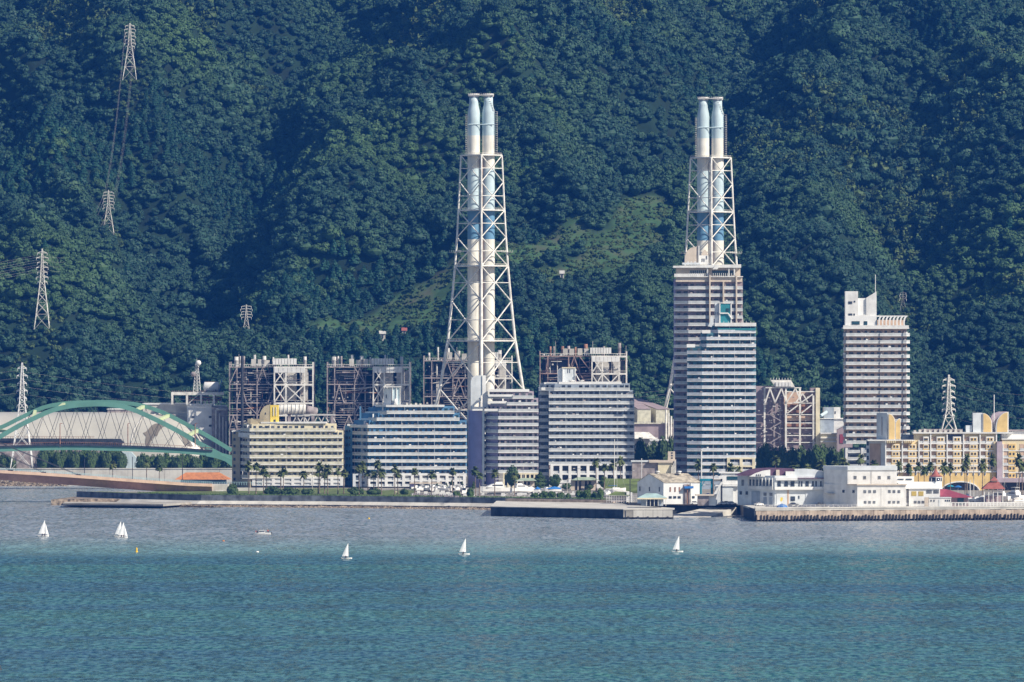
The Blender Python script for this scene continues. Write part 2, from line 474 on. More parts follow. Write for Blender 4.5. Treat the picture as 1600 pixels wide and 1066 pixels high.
LEAFD = foliage('leaf_dark', (.025,.055,.022), (.070,.115,.035), (.06,.10,.03), sat_noise=.1)
LEAFG = foliage('leaf_green', (.035,.075,.020), (.085,.14,.035), (.07,.12,.025), sat_noise=.1)

def cards(P, Nn, size, r, tilt=.7):
    """one leaf-clump quad per point, facing roughly along Nn"""
    n = len(P)
    d = Nn+r.normal(0, tilt, (n, 3)); d /= np.linalg.norm(d, axis=1)[:, None]
    u = np.cross(d, r.normal(0, 1, (n, 3))); u /= np.linalg.norm(u, axis=1)[:, None]; v = np.cross(d, u)
    s = (size*r.uniform(.6, 1.3, n))[:, None]; e = r.uniform(.45, 1, (n, 1))
    V = np.stack([P-u*s, P-v*s*e, P+u*s, P+v*s*e], 1).reshape(-1, 3)
    return V, np.arange(4*n).reshape(-1, 4)
def ico(sub=2):
    import bmesh
    bm = bmesh.new(); bmesh.ops.create_icosphere(bm, subdivisions=sub, radius=1)
    v = np.array([q.co[:] for q in bm.verts]); f = np.array([[q.index for q in p.verts] for p in bm.faces]); bm.free(); return v, f
ICO1 = ico(1); ICO2 = ico(2)
def join(parts):
    V = []; Fs = []; k = 0
    for v, f in parts:
        V.append(v)
        if f.shape[1] == 3: f = np.concatenate([f, f[:, 2:3]], 1)
        Fs.append(f+k); k += len(v)
    return np.concatenate(V), np.concatenate(Fs)
def meshq(name, V, Q, m):
    fs = [tuple(q) if q[2] != q[3] else tuple(q[:3]) for q in Q.tolist()]
    return newmesh(name, V.tolist(), fs, m)
def dome_crown(seed, h=1.0, lobes=11, leaf=.15, per=26, m=None, base=.0, spread=.62):
    """unit crown: radius about 1, from z=base up"""
    r = np.random.default_rng(seed); parts = []
    for i in range(lobes):
        a = r.uniform(0, 2*math.pi); e = math.asin(r.uniform(0.02, 1)); rr = spread*r.uniform(.75, 1.1)
        c = np.array([math.cos(a)*math.cos(e)*rr, math.sin(a)*math.cos(e)*rr, base+h*(.30+.62*math.sin(e)*r.uniform(.7, 1.1))])
        s = r.uniform(.30, .50)
        v = ICO1[0]*(s*.85)*(1+r.normal(0, .10, (len(ICO1[0]), 1)))*np.array([1, 1, .8])+c
        parts.append((v, ICO1[1]))
        d = r.normal(0, 1, (per, 3)); d[:, 2] = abs(d[:, 2])*.9-.15; d /= np.linalg.norm(d, axis=1)[:, None]
        parts.append(cards(c+d*s*np.array([1, 1, .85]), d, leaf, r, .45))
    v = ICO2[0]*np.array([.72, .72, .45*h])+np.array([0, 0, base+.40*h]); parts.append((v*(1+r.normal(0, .05, (len(v), 1))), ICO2[1]))
    V, Q = join(parts); return meshq('crown', V, Q, m or LEAF)
def cone_crown(seed, h=3.0, m=None, n=300, leaf=.2):
    r = np.random.default_rng(seed); t = r.uniform(0, 1, n)**.7; a = r.uniform(0, 2*math.pi, n); rad = (1-t)*.9+.06
    rad = rad*(1+.25*np.sin(t*28+a))
    P = np.stack([np.cos(a)*rad, np.sin(a)*rad, .15*h+t*h*.85], 1); N_ = np.stack([np.cos(a), np.sin(a), np.full(n, .5)], 1)
    parts = [cards(P, N_, leaf, r, .4)]
    k = 8; v = np.array([[math.cos(i*math.pi/4)*.7, math.sin(i*math.pi/4)*.7, .12*h] for i in range(k)]+[[0, 0, h*.95]])
    parts.append((v, np.array([[i, (i+1) % k, k] for i in range(k)])))
    V, Q = join(parts); return meshq('crown', V, Q, m or LEAFC)
def plume_crown(seed, m=None):
    r = np.random.default_rng(seed); parts = []
    for i in range(16):
        a = r.uniform(0, 2*math.pi); q = r.uniform(.1, .8); c = np.array([math.cos(a)*q, math.sin(a)*q, 0]); hh = r.uniform(.9, 1.7)
        lean = np.array([math.cos(a), math.sin(a), 0])*.35
        t = np.linspace(.2, 1, 16)[:, None]
        P = c+lean*t**2*.9+np.array([0, 0, 1])*hh*(t-.15*t**3)+r.normal(0, .07, (16, 3))
        parts.append(cards(P, r.normal(0, 1, (16, 3))+np.array([0, 0, .6]), .16, r, .5))
    v = ICO1[0]*np.array([.75, .75, .5])+np.array([0, 0, .45]); parts.append((v, ICO1[1]))
    V, Q = join(parts); return meshq('crown', V, Q, m or LEAFB)

PYLON_AT = [(203,123),(169.5,364),(66,512),(385,521),(1411,486)]
def on_hill(px_, py_):     # distance at which the mountain is met along this line of sight
    Yq = np.arange(3990, 5300, 2.0); z_ = terrain(PX(px_, Yq), Yq); k = np.argmax(z_ >= PZ(py_, Yq)); return float(Yq[k])
def build_forest():
    protos = bpy.data.collections.new('tree_kinds')
    kinds = []
    for i in range(5): kinds.append(dome_crown(100+i, h=.95+.12*i, lobes=10+i, leaf=.13+.01*i, m=LEAF))
    for i in range(2): kinds.append(cone_crown(200+i, 2.0+.4*i))
    for i in range(2): kinds.append(plume_crown(300+i))
    for i in range(2): kinds.append(dome_crown(400+i, h=.9, lobes=6, per=16, leaf=.26, m=LEAFB))
    for i, me in enumerate(kinds):
        o = bpy.data.objects.new('kind_%02d' % i, me); protos.objects.link(o)
    r = np.random.default_rng(5)
    P = []; S = []; K = []
    ys = np.arange(3990, 5350, 5.2)
    xs_all = np.arange(-640, 640, 6.0)
    gx, gy = np.meshgrid(xs_all, ys); gx = gx.ravel()+r.uniform(-3.2, 3.2, gx.size); gy = gy.ravel()+r.uniform(-3.1, 3.1, gy.size)
    keep = abs(gx) < gy*.0735+150; gx, gy = gx[keep], gy[keep]
    tm = terrace_mask(gx, gy)
    fine = fbm(gx, gy, 55, 3, 77); reg = fbm(gx, gy, 170, 3, 88); rr = r.random(len(gx))
    size = 2.6+3.3*np.clip(fine*2.0-.6, 0, 1)*r.uniform(.5, 1.3, len(gx))+r.random(len(gx))*1.0+2.5*(r.random(len(gx)) > .94)
    kind = r.integers(0, 5, len(gx))
    ced = ((reg > .66) & (rr < .85)) | (rr > .985)
    bam = (reg < .36) & (rr < .55)
    kind = np.where(ced, 5+r.integers(0, 2, len(gx)), kind); size = np.where(ced, r.uniform(2.4, 4.0, len(gx)), size)
    kind = np.where(bam & ~ced, 7+r.integers(0, 2, len(gx)), kind); size = np.where(bam & ~ced, r.uniform(3.5, 5.5, len(gx)), size)
    t_ = tm > .5
    keep = np.ones(len(gx), bool)
    kind = np.where(t_, np.where(rr < .9, 9+r.integers(0, 2, len(gx)), r.integers(0, 3, len(gx))), kind)
    size = np.where(t_, r.uniform(.9, 1.9, len(gx))*np.where(kind < 5, 1.4, 1), size)
    # shrubs in rows along the terrace edges
    hx = r.uniform(-170, 120, 60000); hy = r.uniform(4080, 4300, 60000); hz = terrain(hx, hy, True); ok = (terrace_mask(hx, hy) > .5) & ((hz/TSTEP) % 1 > .80) & (fbm(hx, hy, 18, 2, 31) > .36)
    hx, hy = hx[ok], hy[ok]
    gx = np.concatenate([gx, hx]); gy = np.concatenate([gy, hy]); kind = np.concatenate([kind, 9+r.integers(0, 2, len(hx))]); size = np.concatenate([size, r.uniform(.7, 1.25, len(hx))]); keep = np.ones(len(gx), bool)
    ux_ = r.uniform(-560, 560, 24000); uy_ = r.uniform(3995, 5300, 24000); ok = terrace_mask(ux_, uy_) < .3    # understorey
    gx = np.concatenate([gx, ux_[ok]]); gy = np.concatenate([gy, uy_[ok]]); kind = np.concatenate([kind, r.integers(0, 5, ok.sum())]); size = np.concatenate([size, r.uniform(2.2, 3.6, ok.sum())]); keep = np.concatenate([keep, np.ones(ok.sum(), bool)])
    # the power station's yard at the foot stays clear
    keep &= gy > 3990
    for a_, b_ in PYLON_AT:      # cleared ground round the pylons
        yp = on_hill(a_, b_); xp = PX(a_, yp); keep &= ~((abs(gx-xp) < 9+.5*size) & (gy > yp-30) & (gy < yp+8))
    gx, gy, kind, size = gx[keep], gy[keep], kind[keep], size[keep]
    for a_, b_ in PYLON_AT:      # scrub under the pylons
        yp = on_hill(a_, b_); xp = PX(a_, yp); n_ = 170; gx = np.concatenate([gx, xp+r.uniform(-15, 15, n_)]); gy = np.concatenate([gy, yp+r.uniform(-38, 12, n_)]); kind = np.concatenate([kind, r.choice([9,10,0,1], n_)]); size = np.concatenate([size, r.uniform(1.3, 2.6, n_)])
    gz = terrain(gx, gy)
    lift = np.where((kind < 5), size*.25, -.3)
    me = bpy.data.meshes.new('forest'); me.vertices.add(len(gx))
    me.vertices.foreach_set('co', np.stack([gx, gy, gz+lift], 1).astype(np.float32).ravel())
    for nm, arr, ty in (('kind', kind, 'INT'), ('size', size, 'FLOAT'), ('turn', r.uniform(0, 6.28, len(gx)), 'FLOAT')):
        a = me.attributes.new(nm, ty, 'POINT'); a.data.foreach_set('value', arr.astype(np.int32 if ty == 'INT' else np.float32))
    o = struct('forest', me, 'stuff', label='dense broadleaf forest covering the mountainside behind the power station', cat='forest')
    ng = bpy.data.node_groups.new('scatter_trees', 'GeometryNodeTree')
    ng.interface.new_socket('Geometry', in_out='INPUT', socket_type='NodeSocketGeometry')
    ng.interface.new_socket('Geometry', in_out='OUTPUT', socket_type='NodeSocketGeometry')
    gi = ng.nodes.new('NodeGroupInput'); go = ng.nodes.new('NodeGroupOutput')
    ci = ng.nodes.new('GeometryNodeCollectionInfo'); ci.inputs[0].default_value = protos
    ci.inputs['Separate Children'].default_value = True; ci.inputs['Reset Children'].default_value = True
    ip = ng.nodes.new('GeometryNodeInstanceOnPoints'); ip.inputs['Pick Instance'].default_value = True
    def attr(nm, ty):
        q = ng.nodes.new('GeometryNodeInputNamedAttribute'); q.data_type = ty; q.inputs[0].default_value = nm
        return q.outputs[0]
    cx = ng.nodes.new('ShaderNodeCombineXYZ'); ng.links.new(attr('turn', 'FLOAT'), cx.inputs[2])
    ng.links.new(gi.outputs[0], ip.inputs['Points']); ng.links.new(ci.outputs[0], ip.inputs['Instance'])
    ng.links.new(attr('kind', 'INT'), ip.inputs['Instance Index'])
    ng.links.new(cx.outputs[0], ip.inputs['Rotation']); ng.links.new(attr('size', 'FLOAT'), ip.inputs['Scale'])
    ng.links.new(ip.outputs[0], go.inputs[0])
    md = o.modifiers.new('scatter', 'NODES'); md.node_group = ng
    print('trees', len(gx))
build_forest()

# ================================================================ haze
def build_haze():
    me = newmesh('haze', [(x, y, z) for z in (-7.2, 560) for y in (-320, 7050) for x in (-2620, 2620)],
                 [(0,2,3,1),(4,5,7,6),(0,1,5,4),(1,3,7,5),(3,2,6,7),(2,0,4,6)])
    m = bpy.data.materials.new('haze'); m.use_nodes = True; n = m.node_tree; n.nodes.clear()
    o = n.nodes.new('ShaderNodeOutputMaterial'); v = n.nodes.new('ShaderNodeVolumePrincipled')
    v.inputs['Color'].default_value = (*HAZE_COL, 1); v.inputs['Density'].default_value = HAZE_D
    v.inputs['Anisotropy'].default_value = 0.0
    n.links.new(v.outputs[0], o.inputs['Volume']); me.materials.append(m)
    struct('haze', me, 'stuff', label='thin bluish haze in the air between the bay and the mountain', cat='haze')
HAZE_COL = (.045,.26,.95); HAZE_D = 3.8e-5
build_haze()
# ================================================================ shores, quays, ground
def offset(pts, d):
    """shift an open polyline sideways by d (to the left of its direction = away from the camera)"""
    out = []
    for i, p in enumerate(pts):
        ns = []
        for a, b in ((i-1, i), (i, i+1)):
            if a < 0 or b >= len(pts): continue
            dx, dy = pts[b][0]-pts[a][0], pts[b][1]-pts[a][1]; l = math.hypot(dx, dy); ns.append((-dy/l, dx/l))
        nx = sum(q[0] for q in ns)/len(ns); ny = sum(q[1] for q in ns)/len(ns)
        k = max(.35, nx*nx+ny*ny); out.append((p[0]+nx*d/k, p[1]+ny*d/k))
    return out
def sweep(pts, prof, per=None):
    """profile of (offset, z) swept along the polyline"""
    rows = [[(p[0], p[1], z) for p in offset(pts, o)] for o, z in prof]
    n = len(pts); v = [q for r_ in rows for q in r_]; f = []
    for j in range(len(prof)-1):
        for i in range(n-1): f.append((j*n+i, j*n+i+1, (j+1)*n+i+1, (j+1)*n+i))
    return v, f
def resample(pts, step):
    out = []
    for a, b in zip(pts[:-1], pts[1:]):
        l = math.hypot(b[0]-a[0], b[1]-a[1]); n = max(1, int(l/step))
        out += [(a[0]+(b[0]-a[0])*i/n, a[1]+(b[1]-a[1])*i/n) for i in range(n)]
    return out+[pts[-1]]
def W(px, py, z=0.0):      # ground point seen at a pixel, on the level z
    Y = (CAMZ-z)*F/(py-HZ); return (PX(px, Y), Y)
GZ = 5.0
shore = [W(120,787), W(200,790), W(300,792), W(500,794), W(740,797)]
pierL = [W(767,806.5), W(974,811)]
ed = [(-205,3316), (-175,3272), (-143,3240), (-86,3226), (-18,3194), (40,3156)]
# made ground of the marina island
isl = ed+[(50,3148), (52,3098), (100,3098), (106,3010), (430,3084), (430,3560), (-140,3560), (-152,3330)]
def poly_ground(name, pts, z0, z1, m, **k):
    n = len(pts); v = [(p[0], p[1], z1) for p in pts]+[(p[0], p[1], z0) for p in pts]
    f = [tuple(range(n))]+[((i+1) % n, i, n+i, n+(i+1) % n) for i in range(n)]
    me = fixn(newmesh(name, v, f, m)); return struct(name, me, **k)
poly_ground('ground', isl, -3, GZ, M['paving'])
poly_ground('mainland_ground', [(-900,3690),(-128,3690),(-128,3630),(900,3630),(900,3990),(-900,3990)], -3, GZ-.3, M['paving'])
# stepped sea wall and rubble toe along the promenade
prom = T('sea_wall', 'stepped grey concrete sea wall running along the palm promenade', 'sea wall', (ed[2][0], ed[2][1], 0))
line = resample(ed, 6)
v, f = sweep(line, [(0.6,GZ+.35),(-.1,GZ+.35),(-.12,2.7)]); prom.mesh('wall_face', v, f, M['quay_shaded'] if 'quay_shaded' in M else M['concrete'])  # wall face coloured dark to hold its shade
v, f = sweep(line, [(-.12,2.7),(-1.2,2.65),(-3.6,1.25)]); prom.mesh('sloping_apron', v, f, M['concrete_light'])
v, f = sweep(line, [(-3.6,1.25),(-3.65,.75),(-4.8,.7)]); prom.mesh('toe_shadow_step', v, f, M['quay_dark'])  # dark colour stands for the shadow line above the rubble
def rubble_mesh(line, w, z0, z1, seed, n, smin=.35, smax=.9):
    r = random.Random(seed); V = []; Q = []; k = 0
    A = offset(line, -w[0]); B = offset(line, -w[1])
    for q in range(n):
        i = r.randrange(len(line)-1); t = r.random(); u = r.random()
        ax = A[i][0]*(1-t)+A[i+1][0]*t; ay = A[i][1]*(1-t)+A[i+1][1]*t
        bx = B[i][0]*(1-t)+B[i+1][0]*t; by = B[i][1]*(1-t)+B[i+1][1]*t
        s = r.uniform(smin, smax); c = Vector((ax*(1-u)+bx*u, ay*(1-u)+by*u, z0*(1-u)+z1*u))
        rot = Euler((r.random()*3, r.random()*3, r.random()*3)).to_matrix()
        for p in ((1,0,0),(-1,0,0),(0,1,0),(0,-1,0),(0,0,.7),(0,0,-.7)): V.append(tuple(c+rot @ Vector(p)*s*r.uniform(.7, 1.1)))
        for a in ((0,2,4),(2,1,4),(1,3,4),(3,0,4),(2,0,5),(1,2,5),(3,1,5),(0,3,5)): Q.append(tuple(k+b for b in a))
        k += 6
    return V, Q
v, f = sweep(line, [(-4.8,.7),(-12,-.9)]); struct('shingle_beach', newmesh('shingle_beach', v, f, M['rubble']))
v, f = rubble_mesh(line, (4.6,11), .6, -.5, 3, 5200, .3, .7)
struct('beach_rubble', newmesh('beach_rubble', v, f, M['rubble']), 'stuff', label='brown rubble stones along the foot of the promenade sea wall', cat='rubble')
# grass strip behind the wall
gs = offset(ed, 1.2); gb = offset(ed, 14)
n = len(gs); v = [(p[0], p[1], GZ+.06) for p in gs]+[(p[0], p[1], GZ+.06) for p in gb]
struct('grass_verge', newmesh('grass_verge', v, [(i, i+1, n+i+1, n+i) for i in range(n-1)], M['grass']))
lw_ = [(-176,3278),(-143,3243),(-86,3229),(-46,3209),(-46,3345),(-165,3345)]
struct('lawn', newmesh('lawn', [(p[0], p[1], GZ+.10) for p in lw_], [tuple(range(6))], M['grass']))
# central pier
pr = T('pier', 'concrete pier with shaded side coloured dark and lit end pale, jutting out before the marina', 'pier', (30,3060,0))
pts = [pierL[0], pierL[1], W(1052,811), (W(1052,811)[0]+.5,3042), (51.5,3096), (47,3138), (-7,3172)]
pr.slab('pier_body', pts, -2, 3.9, M['quay_dark'])
a = Vector((*pierL[0], 0)); b = Vector((*pierL[1], 0)); u = (b-a).normalized(); nn = Vector((u.y, -u.x, 0))
for i in range(18):
    p = a+u*(4.2*i+2.2)+nn*.12
    pr.cbox('wall_panel', (p.x, p.y, .5), (4.05,.25,3.0), M['quay_dark'], rot=math.atan2(u.y, u.x))  # dark panels carry the shade of the left-facing side in their colour
for i in range(5):
    x0 = pierL[1][0]+i*4.25
    pr.box('wall_panel', x0, x0+4.15, 3023.2, 3023.9, .75, 3.75, M['concrete_light' if i else 'concrete'])  # lit end coloured in light concrete
    pr.box('fender', x0+1.6, x0+2.4, 3022.6, 3023.1, -.3, 1.1, M['dark_metal'])
pr.slab('deck', [(p[0], p[1]) for p in [(pts[0][0]-.3, pts[0][1]), (pts[1][0], pts[1][1]-.4), (pts[2][0]+.4, pts[2][1]-.4), (pts[3][0]+.5, pts[3][1]), pts[4], pts[5], pts[6]]], 3.9, 4.25, M['concrete_light'])
pr.slab('upstand', [(-3,3163),(45,3133),(46,3135),(-1,3166)], 4.25, 5.4, M['concrete_warm'])
# inner harbour back wall, slipway
hb = T('harbour_wall', 'dark harbour wall behind the slipway between pier and piled quay', 'quay wall', (76,3097,0))
hb.box('wall_face', 52, 101, 3096.4, 3097.9, -2, GZ-.9, M['quay_dark']); hb.box('coping', 52, 101, 3096.0, 3099, GZ-.9, GZ+.25, M['concrete_warm'])
sp = T('slipway', 'pale concrete slipway running down into the harbour', 'slipway', (80,3080,0))
sp.mesh('ramp', [(62,3048,-.3),(84,3048,-.3),(99,3094,3.3),(86,3094,3.3),(62,3048,-1.3),(84,3048,-1.3),(99,3094,-1),(86,3094,-1)], [(0,1,2,3),(0,4,5,1),(1,5,6,2),(0,3,7,4)], M['concrete_light'])
sp.box('pontoon', 56, 72, 3060, 3063, -.2, .45, M['concrete_light'])
p2 = T('mooring_pontoon', 'small floating pontoon tucked in the corner by the piled quay', 'pontoon', (96,3050,0))
p2.box('float', 93, 102.4, 3044, 3047, -.2, .35, M['concrete_light']); p2.box('deck', 93.2, 102.2, 3044.2, 3046.8, .35, .5, M['trunk'])
# piled quay on the right
qa = W(1180,815); qb = (430, qa[1]+(430-qa[0])*.225)
u = Vector((qb[0]-qa[0], qb[1]-qa[1], 0)).normalized(); ang = math.atan2(u.y, u.x)
qy = T('piled_quay', 'long brown concrete quay standing on dark piles at the right', 'quay', (qa[0], qa[1], 0))
L = (Vector((*qb, 0))-Vector((*qa, 0))).length
pn = Vector((-u.y, u.x, 0))
def qp(t, d, z=0): p = Vector((*qa, 0))+u*t+pn*d; return (p.x, p.y, z)
corner = [qp(0,0)[:2], qp(L,0)[:2], (430,3095), (106,3095), (100,3050)]
qy.slab('deck_beam', corner, 4.6, 5.35, M['concrete_light'])
qy.slab('core', [qp(.8,1.2)[:2], qp(L,1.2)[:2], (430,3094), (107,3094), (101,3050)], -3, 4.6, M['quay_dark'])
kk = 0; t = .3
rr = random.Random(4)
while t < L-2:
    wd = 2.35
    c = qp(t+wd/2, .3+rr.uniform(-.05,.05), .9+rr.uniform(-.25,.25))
    if c[0] < 250: qy.cbox('face_panel', c, (wd-.08,.5,3.65), M['concrete_warm'], rot=ang)
    t += wd
qy.cbox('face_beam', qp((t+140)/2, .12, 2.0), (t-140,.5,2.5), M['concrete_warm'], rot=ang)
t = .5
i = 0
while t < 135:
    c = qp(t, -.25+rr.uniform(-.12,.12), -2); qy.cbox('pile', c, (.46+rr.uniform(0,.14),.6,4.6+rr.uniform(-.4,.25)), M['pile'], rot=ang); t += 1.42 if i % 9 else 2.1; i += 1
qy.cbox('coping', qp(L/2,.6,5.35), (L,1.6,.55), M['concrete_light'], rot=ang)
qy.slab('end_wall', [(qa[0]-.3, qa[1]-.1), (qa[0]+.4, qa[1]+.4), (101,3051), (100.3,3051)], -2, 5.2, M['quay_dark'])
# railing along the piled quay
rl = T('quay_railing', 'long pale railing along the edge of the piled quay', 'railing', qp(0,2.5,5.9))
for h in (1.1,.6): rl.bar('rail', qp(3,2.2,5.9+h), qp(150,2.2,5.9+h), .05, M['white'], n=6)
for i in range(74): rl.bar('post', qp(3+2*i,2.2,5.9), qp(3+2*i,2.2,7.05), .06, M['white'], n=5)

# ---------------------------------------------------------------- left shore: jetties, mainland sea wall
j = T('old_jetty', 'low concrete jetty on the mud below the brown bridge', 'jetty', (-190,3300,0))
j.slab('bank', [W(84,786,.4), W(110,791), W(330,793), W(335,781,2), W(120,781,2)], -1, 1.0, M['rubble'])
j.slab('deck', [W(98,786.5,1.9), W(255,788,1.9), W(300,785,1.9), W(102,784.6,1.9)], 1.0, 2.0, M['concrete'])
j.slab('edge_beam', [W(98,786.8,1.9), W(255,788.3,1.9), W(255,788,1.9), W(98,786.5,1.9)], .9, 1.4, M['dark_metal'])
j.slab('back_bank', [W(80,782,2.2), W(330,779.5,2.2), W(330,777,2.2), W(120,777,2.2)], -1, 2.6, M['rubble'])
v, f = rubble_mesh([W(84,787,.4), W(330,792.5,.4)], (0,-8), 1.0, .3, 9, 900, .3, .75)
struct('jetty_rubble', newmesh('jetty_rubble', v, f, M['rubble']), 'stuff', label='loose stones on the mud bank around the low jetty', cat='rubble')
sw = T('mainland_sea_wall', 'long stained concrete sea wall behind the two bridges', 'sea wall', (-190,3688,0))
for i in range(22):
    x0 = -345+i*9.6
    sw.box('wall_panel', x0, x0+9.5, 3684.5, 3686, -1, PZ(733,3685), M['concrete_light'])
sw.box('coping', -345, -134, 3684.2, 3686.3, PZ(733,3685), PZ(731.6,3685), M['concrete_light'])
v, f = rubble_mesh([(-345,3676),(-232,3676)], (-6,6), 2.2, -.3, 12, 1500, .5, 1.4)
struct('shore_boulders', newmesh('shore_boulders', v, f, M['rubble']), 'stuff', label='grey boulders at the waterline beneath the left end of the brown bridge', cat='boulders')
# ================================================================ power station: twin flue stacks in lattice towers
def stack(name, label, cx, Yc, dz, wscale=1.0):
    Yr = 3716.0
    t = T(name, label, 'chimney', (cx, Yc, GZ), group='twin flue chimneys of the power station')
    Z = lambda py: PZ(py, Yr)+dz
    mp = MPP(Yr)
    mats = [M['flue_cream'], M['flue_pale'], M['flue_blue']]
    r0 = 9.9*mp
    for s in (-1, 1):
        prof = [(r0, GZ-Z(758)+0)]; zi = []
        base = Z(758)
        def P(py, r): prof.append((r*mp, Z(py)-base))
        prof = [(r0, 0)]
        for py in (700,620,533,415): P(py, 9.9); zi.append(0)
        P(374, 9.9); zi.append(0)
        P(329, 9.9); zi.append(2)
        P(263, 9.9); zi.append(1)
        P(212, 9.9); zi.append(0)
        for py, r_ in ((184,9.9),(178,9.8),(173,9.2),(168,8.1),(164,7.3),(160,7.1),(151,7.0)): P(py, r_); zi.append(1)
        fl = t.lathe('flue', prof, (cx+s*11.4*mp*1.0, Yc, base), mats[0], 36, mats=mats, zidx=zi)
        fx = cx+s*11.4*mp
        t.lathe('crown_ring', [(8.1*mp, 0),(8.6*mp,.3),(8.6*mp,1.6),(7*mp,1.7)], (fx, Yc, Z(151.5)), M['steel'], 20, parent=fl)
        t.lathe('stiffening_ring', [(10.0*mp,0),(10.6*mp,.05),(10.6*mp,.6),(10.0*mp,.65)], (fx, Yc, Z(195.5)), M['flue_pale'], 24, parent=fl)
        for py in (300, 345, 392, 440, 500, 560):
            t.lathe('stiffening_ring', [(9.9*mp,0),(10.3*mp,.05),(10.3*mp,.35),(9.9*mp,.4)], (fx, Yc, Z(py)), mats[0] if py > 374 else (mats[1] if py < 329 else mats[2]), 24, parent=fl)
    t.box('top_walkway', cx-20*mp, cx+19*mp, Yc-9*mp, Yc+9*mp, Z(149.5), Z(148.3), M['steel'])
    for i in range(14): t.bar('rail_post', (cx-20*mp+i*39*mp/13, Yc-9*mp, Z(148.3)), (cx-20*mp+i*39*mp/13, Yc-9*mp, Z(146)), .08, M['white'], n=4)
    t.box('tie_beam', cx-20*mp, cx+20*mp, Yc-10.5*mp, Yc-9.8*mp, Z(195.3), Z(194.2), M['flue_pale'])
    # ladders
    for s, y0, y1, k in ((1,152,175,13), (1,175,243,24.5), (-1,180,243,-23)):
        a = (cx+(k-2 if y0 == 152 else k)*mp, Yc-2, Z(y0)); b = (cx+(k+8 if y0 == 152 else k)*mp, Yc-2, Z(y1))
        n = int((a[2]-b[2])/1.1)
        mbb = MB()
        for q in (-.35,.35): mbb.bar((a[0]+q, a[1], a[2]), (b[0]+q, b[1], b[2]), .07)
        for i in range(n):
            f_ = i/n; x = a[0]+(b[0]-a[0])*f_; z = a[2]+(b[2]-a[2])*f_; mbb.box(x-.5, x+.5, a[1]-.5, a[1]+.3, z, z+.12)
        t.add('ladder_cage', mbb.mesh('ladder_cage', M['steel_cream']), None, stuff=True)
    lv = [243,285,329,371,416,471,533,608,683,757]
    hw = [32,34,36,38.2,41.3,46.3,52.6,65,81.5,97]
    rad = [.50,.54,.58,.64,.70,.80,.92,1.08,1.2,1.3]
    legs = [(-1,0),(0,-1),(1,0),(0,1)]
    def node(i, k): w_ = hw[i]*mp*wscale; d = legs[k % 4]; return (cx+.2+d[0]*w_, Yc+d[1]*w_, Z(lv[i]))
    for k in range(4):
        for i in range(len(lv)-1):
            t.bar('leg', node(i+1, k), node(i, k), rad[i]*(.92 if k != 1 else 1.0), M['steel_cream'], n=10)
    for k in range(4):
        back = k in (2, 3); 
        for i in range(len(lv)-1):
            a, b, c, d = node(i, k), node(i, k+1), node(i+1, k), node(i+1, k+1)
            rb = .27+.12*i/8
            if not back or i >= 4:
                t.bar('brace', a, d, rb*(.8 if back else 1), M['steel_cream'], n=8); t.bar('brace', b, c, rb*(.8 if back else 1), M['steel_cream'], n=8)
            # horizontal through the crossing and at the level itself
            wa, wb = hw[i], hw[i+1]; fz = wa/(wa+wb)
            m0 = tuple(a[j]+(c[j]-a[j])*fz for j in range(3)); m1 = tuple(b[j]+(d[j]-b[j])*fz for j in range(3))
            if i < 8: t.bar('strut', m0, m1, .22, M['steel_cream'], n=6)
            if i in (0,2,4,6): t.bar('strut', a, b, .38, M['steel_cream'], n=6)
    for k in range(8): t.cbox('footing', node(9, k % 4)[:2]+(GZ-.4,), (7,7,3.2), M['concrete_light']) if k < 4 else None
    for i in (0,2,4,6):
        w_ = hw[i]*mp*wscale; z = Z(lv[i])
        t.slab('platform', [(cx-w_,Yc),(cx,Yc-w_),(cx+w_,Yc),(cx,Yc+w_)], z-.15, z+.1, M['steel'])
        for k in range(2):
            a, b = node(i, k), node(i, k+1)
            for h in (.6,1.2): t.bar('handrail', (a[0],a[1],z+h), (b[0],b[1],z+h), .07, M['steel_cream'], n=4)
            mbb = MB()
            for q in range(13): f_ = q/12; p = (a[0]+(b[0]-a[0])*f_, a[1]+(b[1]-a[1])*f_); mbb.bar((*p, z), (*p, z+1.2), .06)
            t.add('rail_posts', mbb.mesh('rail_posts', M['steel_cream']), None, stuff=True)
    for s in (-1, 1):   # outer inspection balconies
        x = cx+s*40.5*mp*wscale
        t.box('side_balcony', x-3.0, x+3.0, Yc-1.5, Yc+1.5, Z(394.5), Z(394), M['steel'])
        for q in range(7): t.bar('rail_post', (x-3+q, Yc-1.5, Z(394)), (x-3+q, Yc-1.5, Z(391)), .08, M['steel_cream'], n=4)
    t.bar('lift_mast', (cx+.4, Yc-2.6, Z(758)), (cx+.4, Yc-2.6, Z(247)), .5, M['rust'], n=6)
    return t
ch1 = stack('flue_stack', 'tall twin flue chimney in white lattice tower, left one, behind the lilac block', PX(751.7,3716), 3716, 0)
ch2 = stack('flue_stack', 'tall twin flue chimney in a white lattice tower behind the two joined apartment towers', PX(1110,3771), 3771, 0, 1.0)

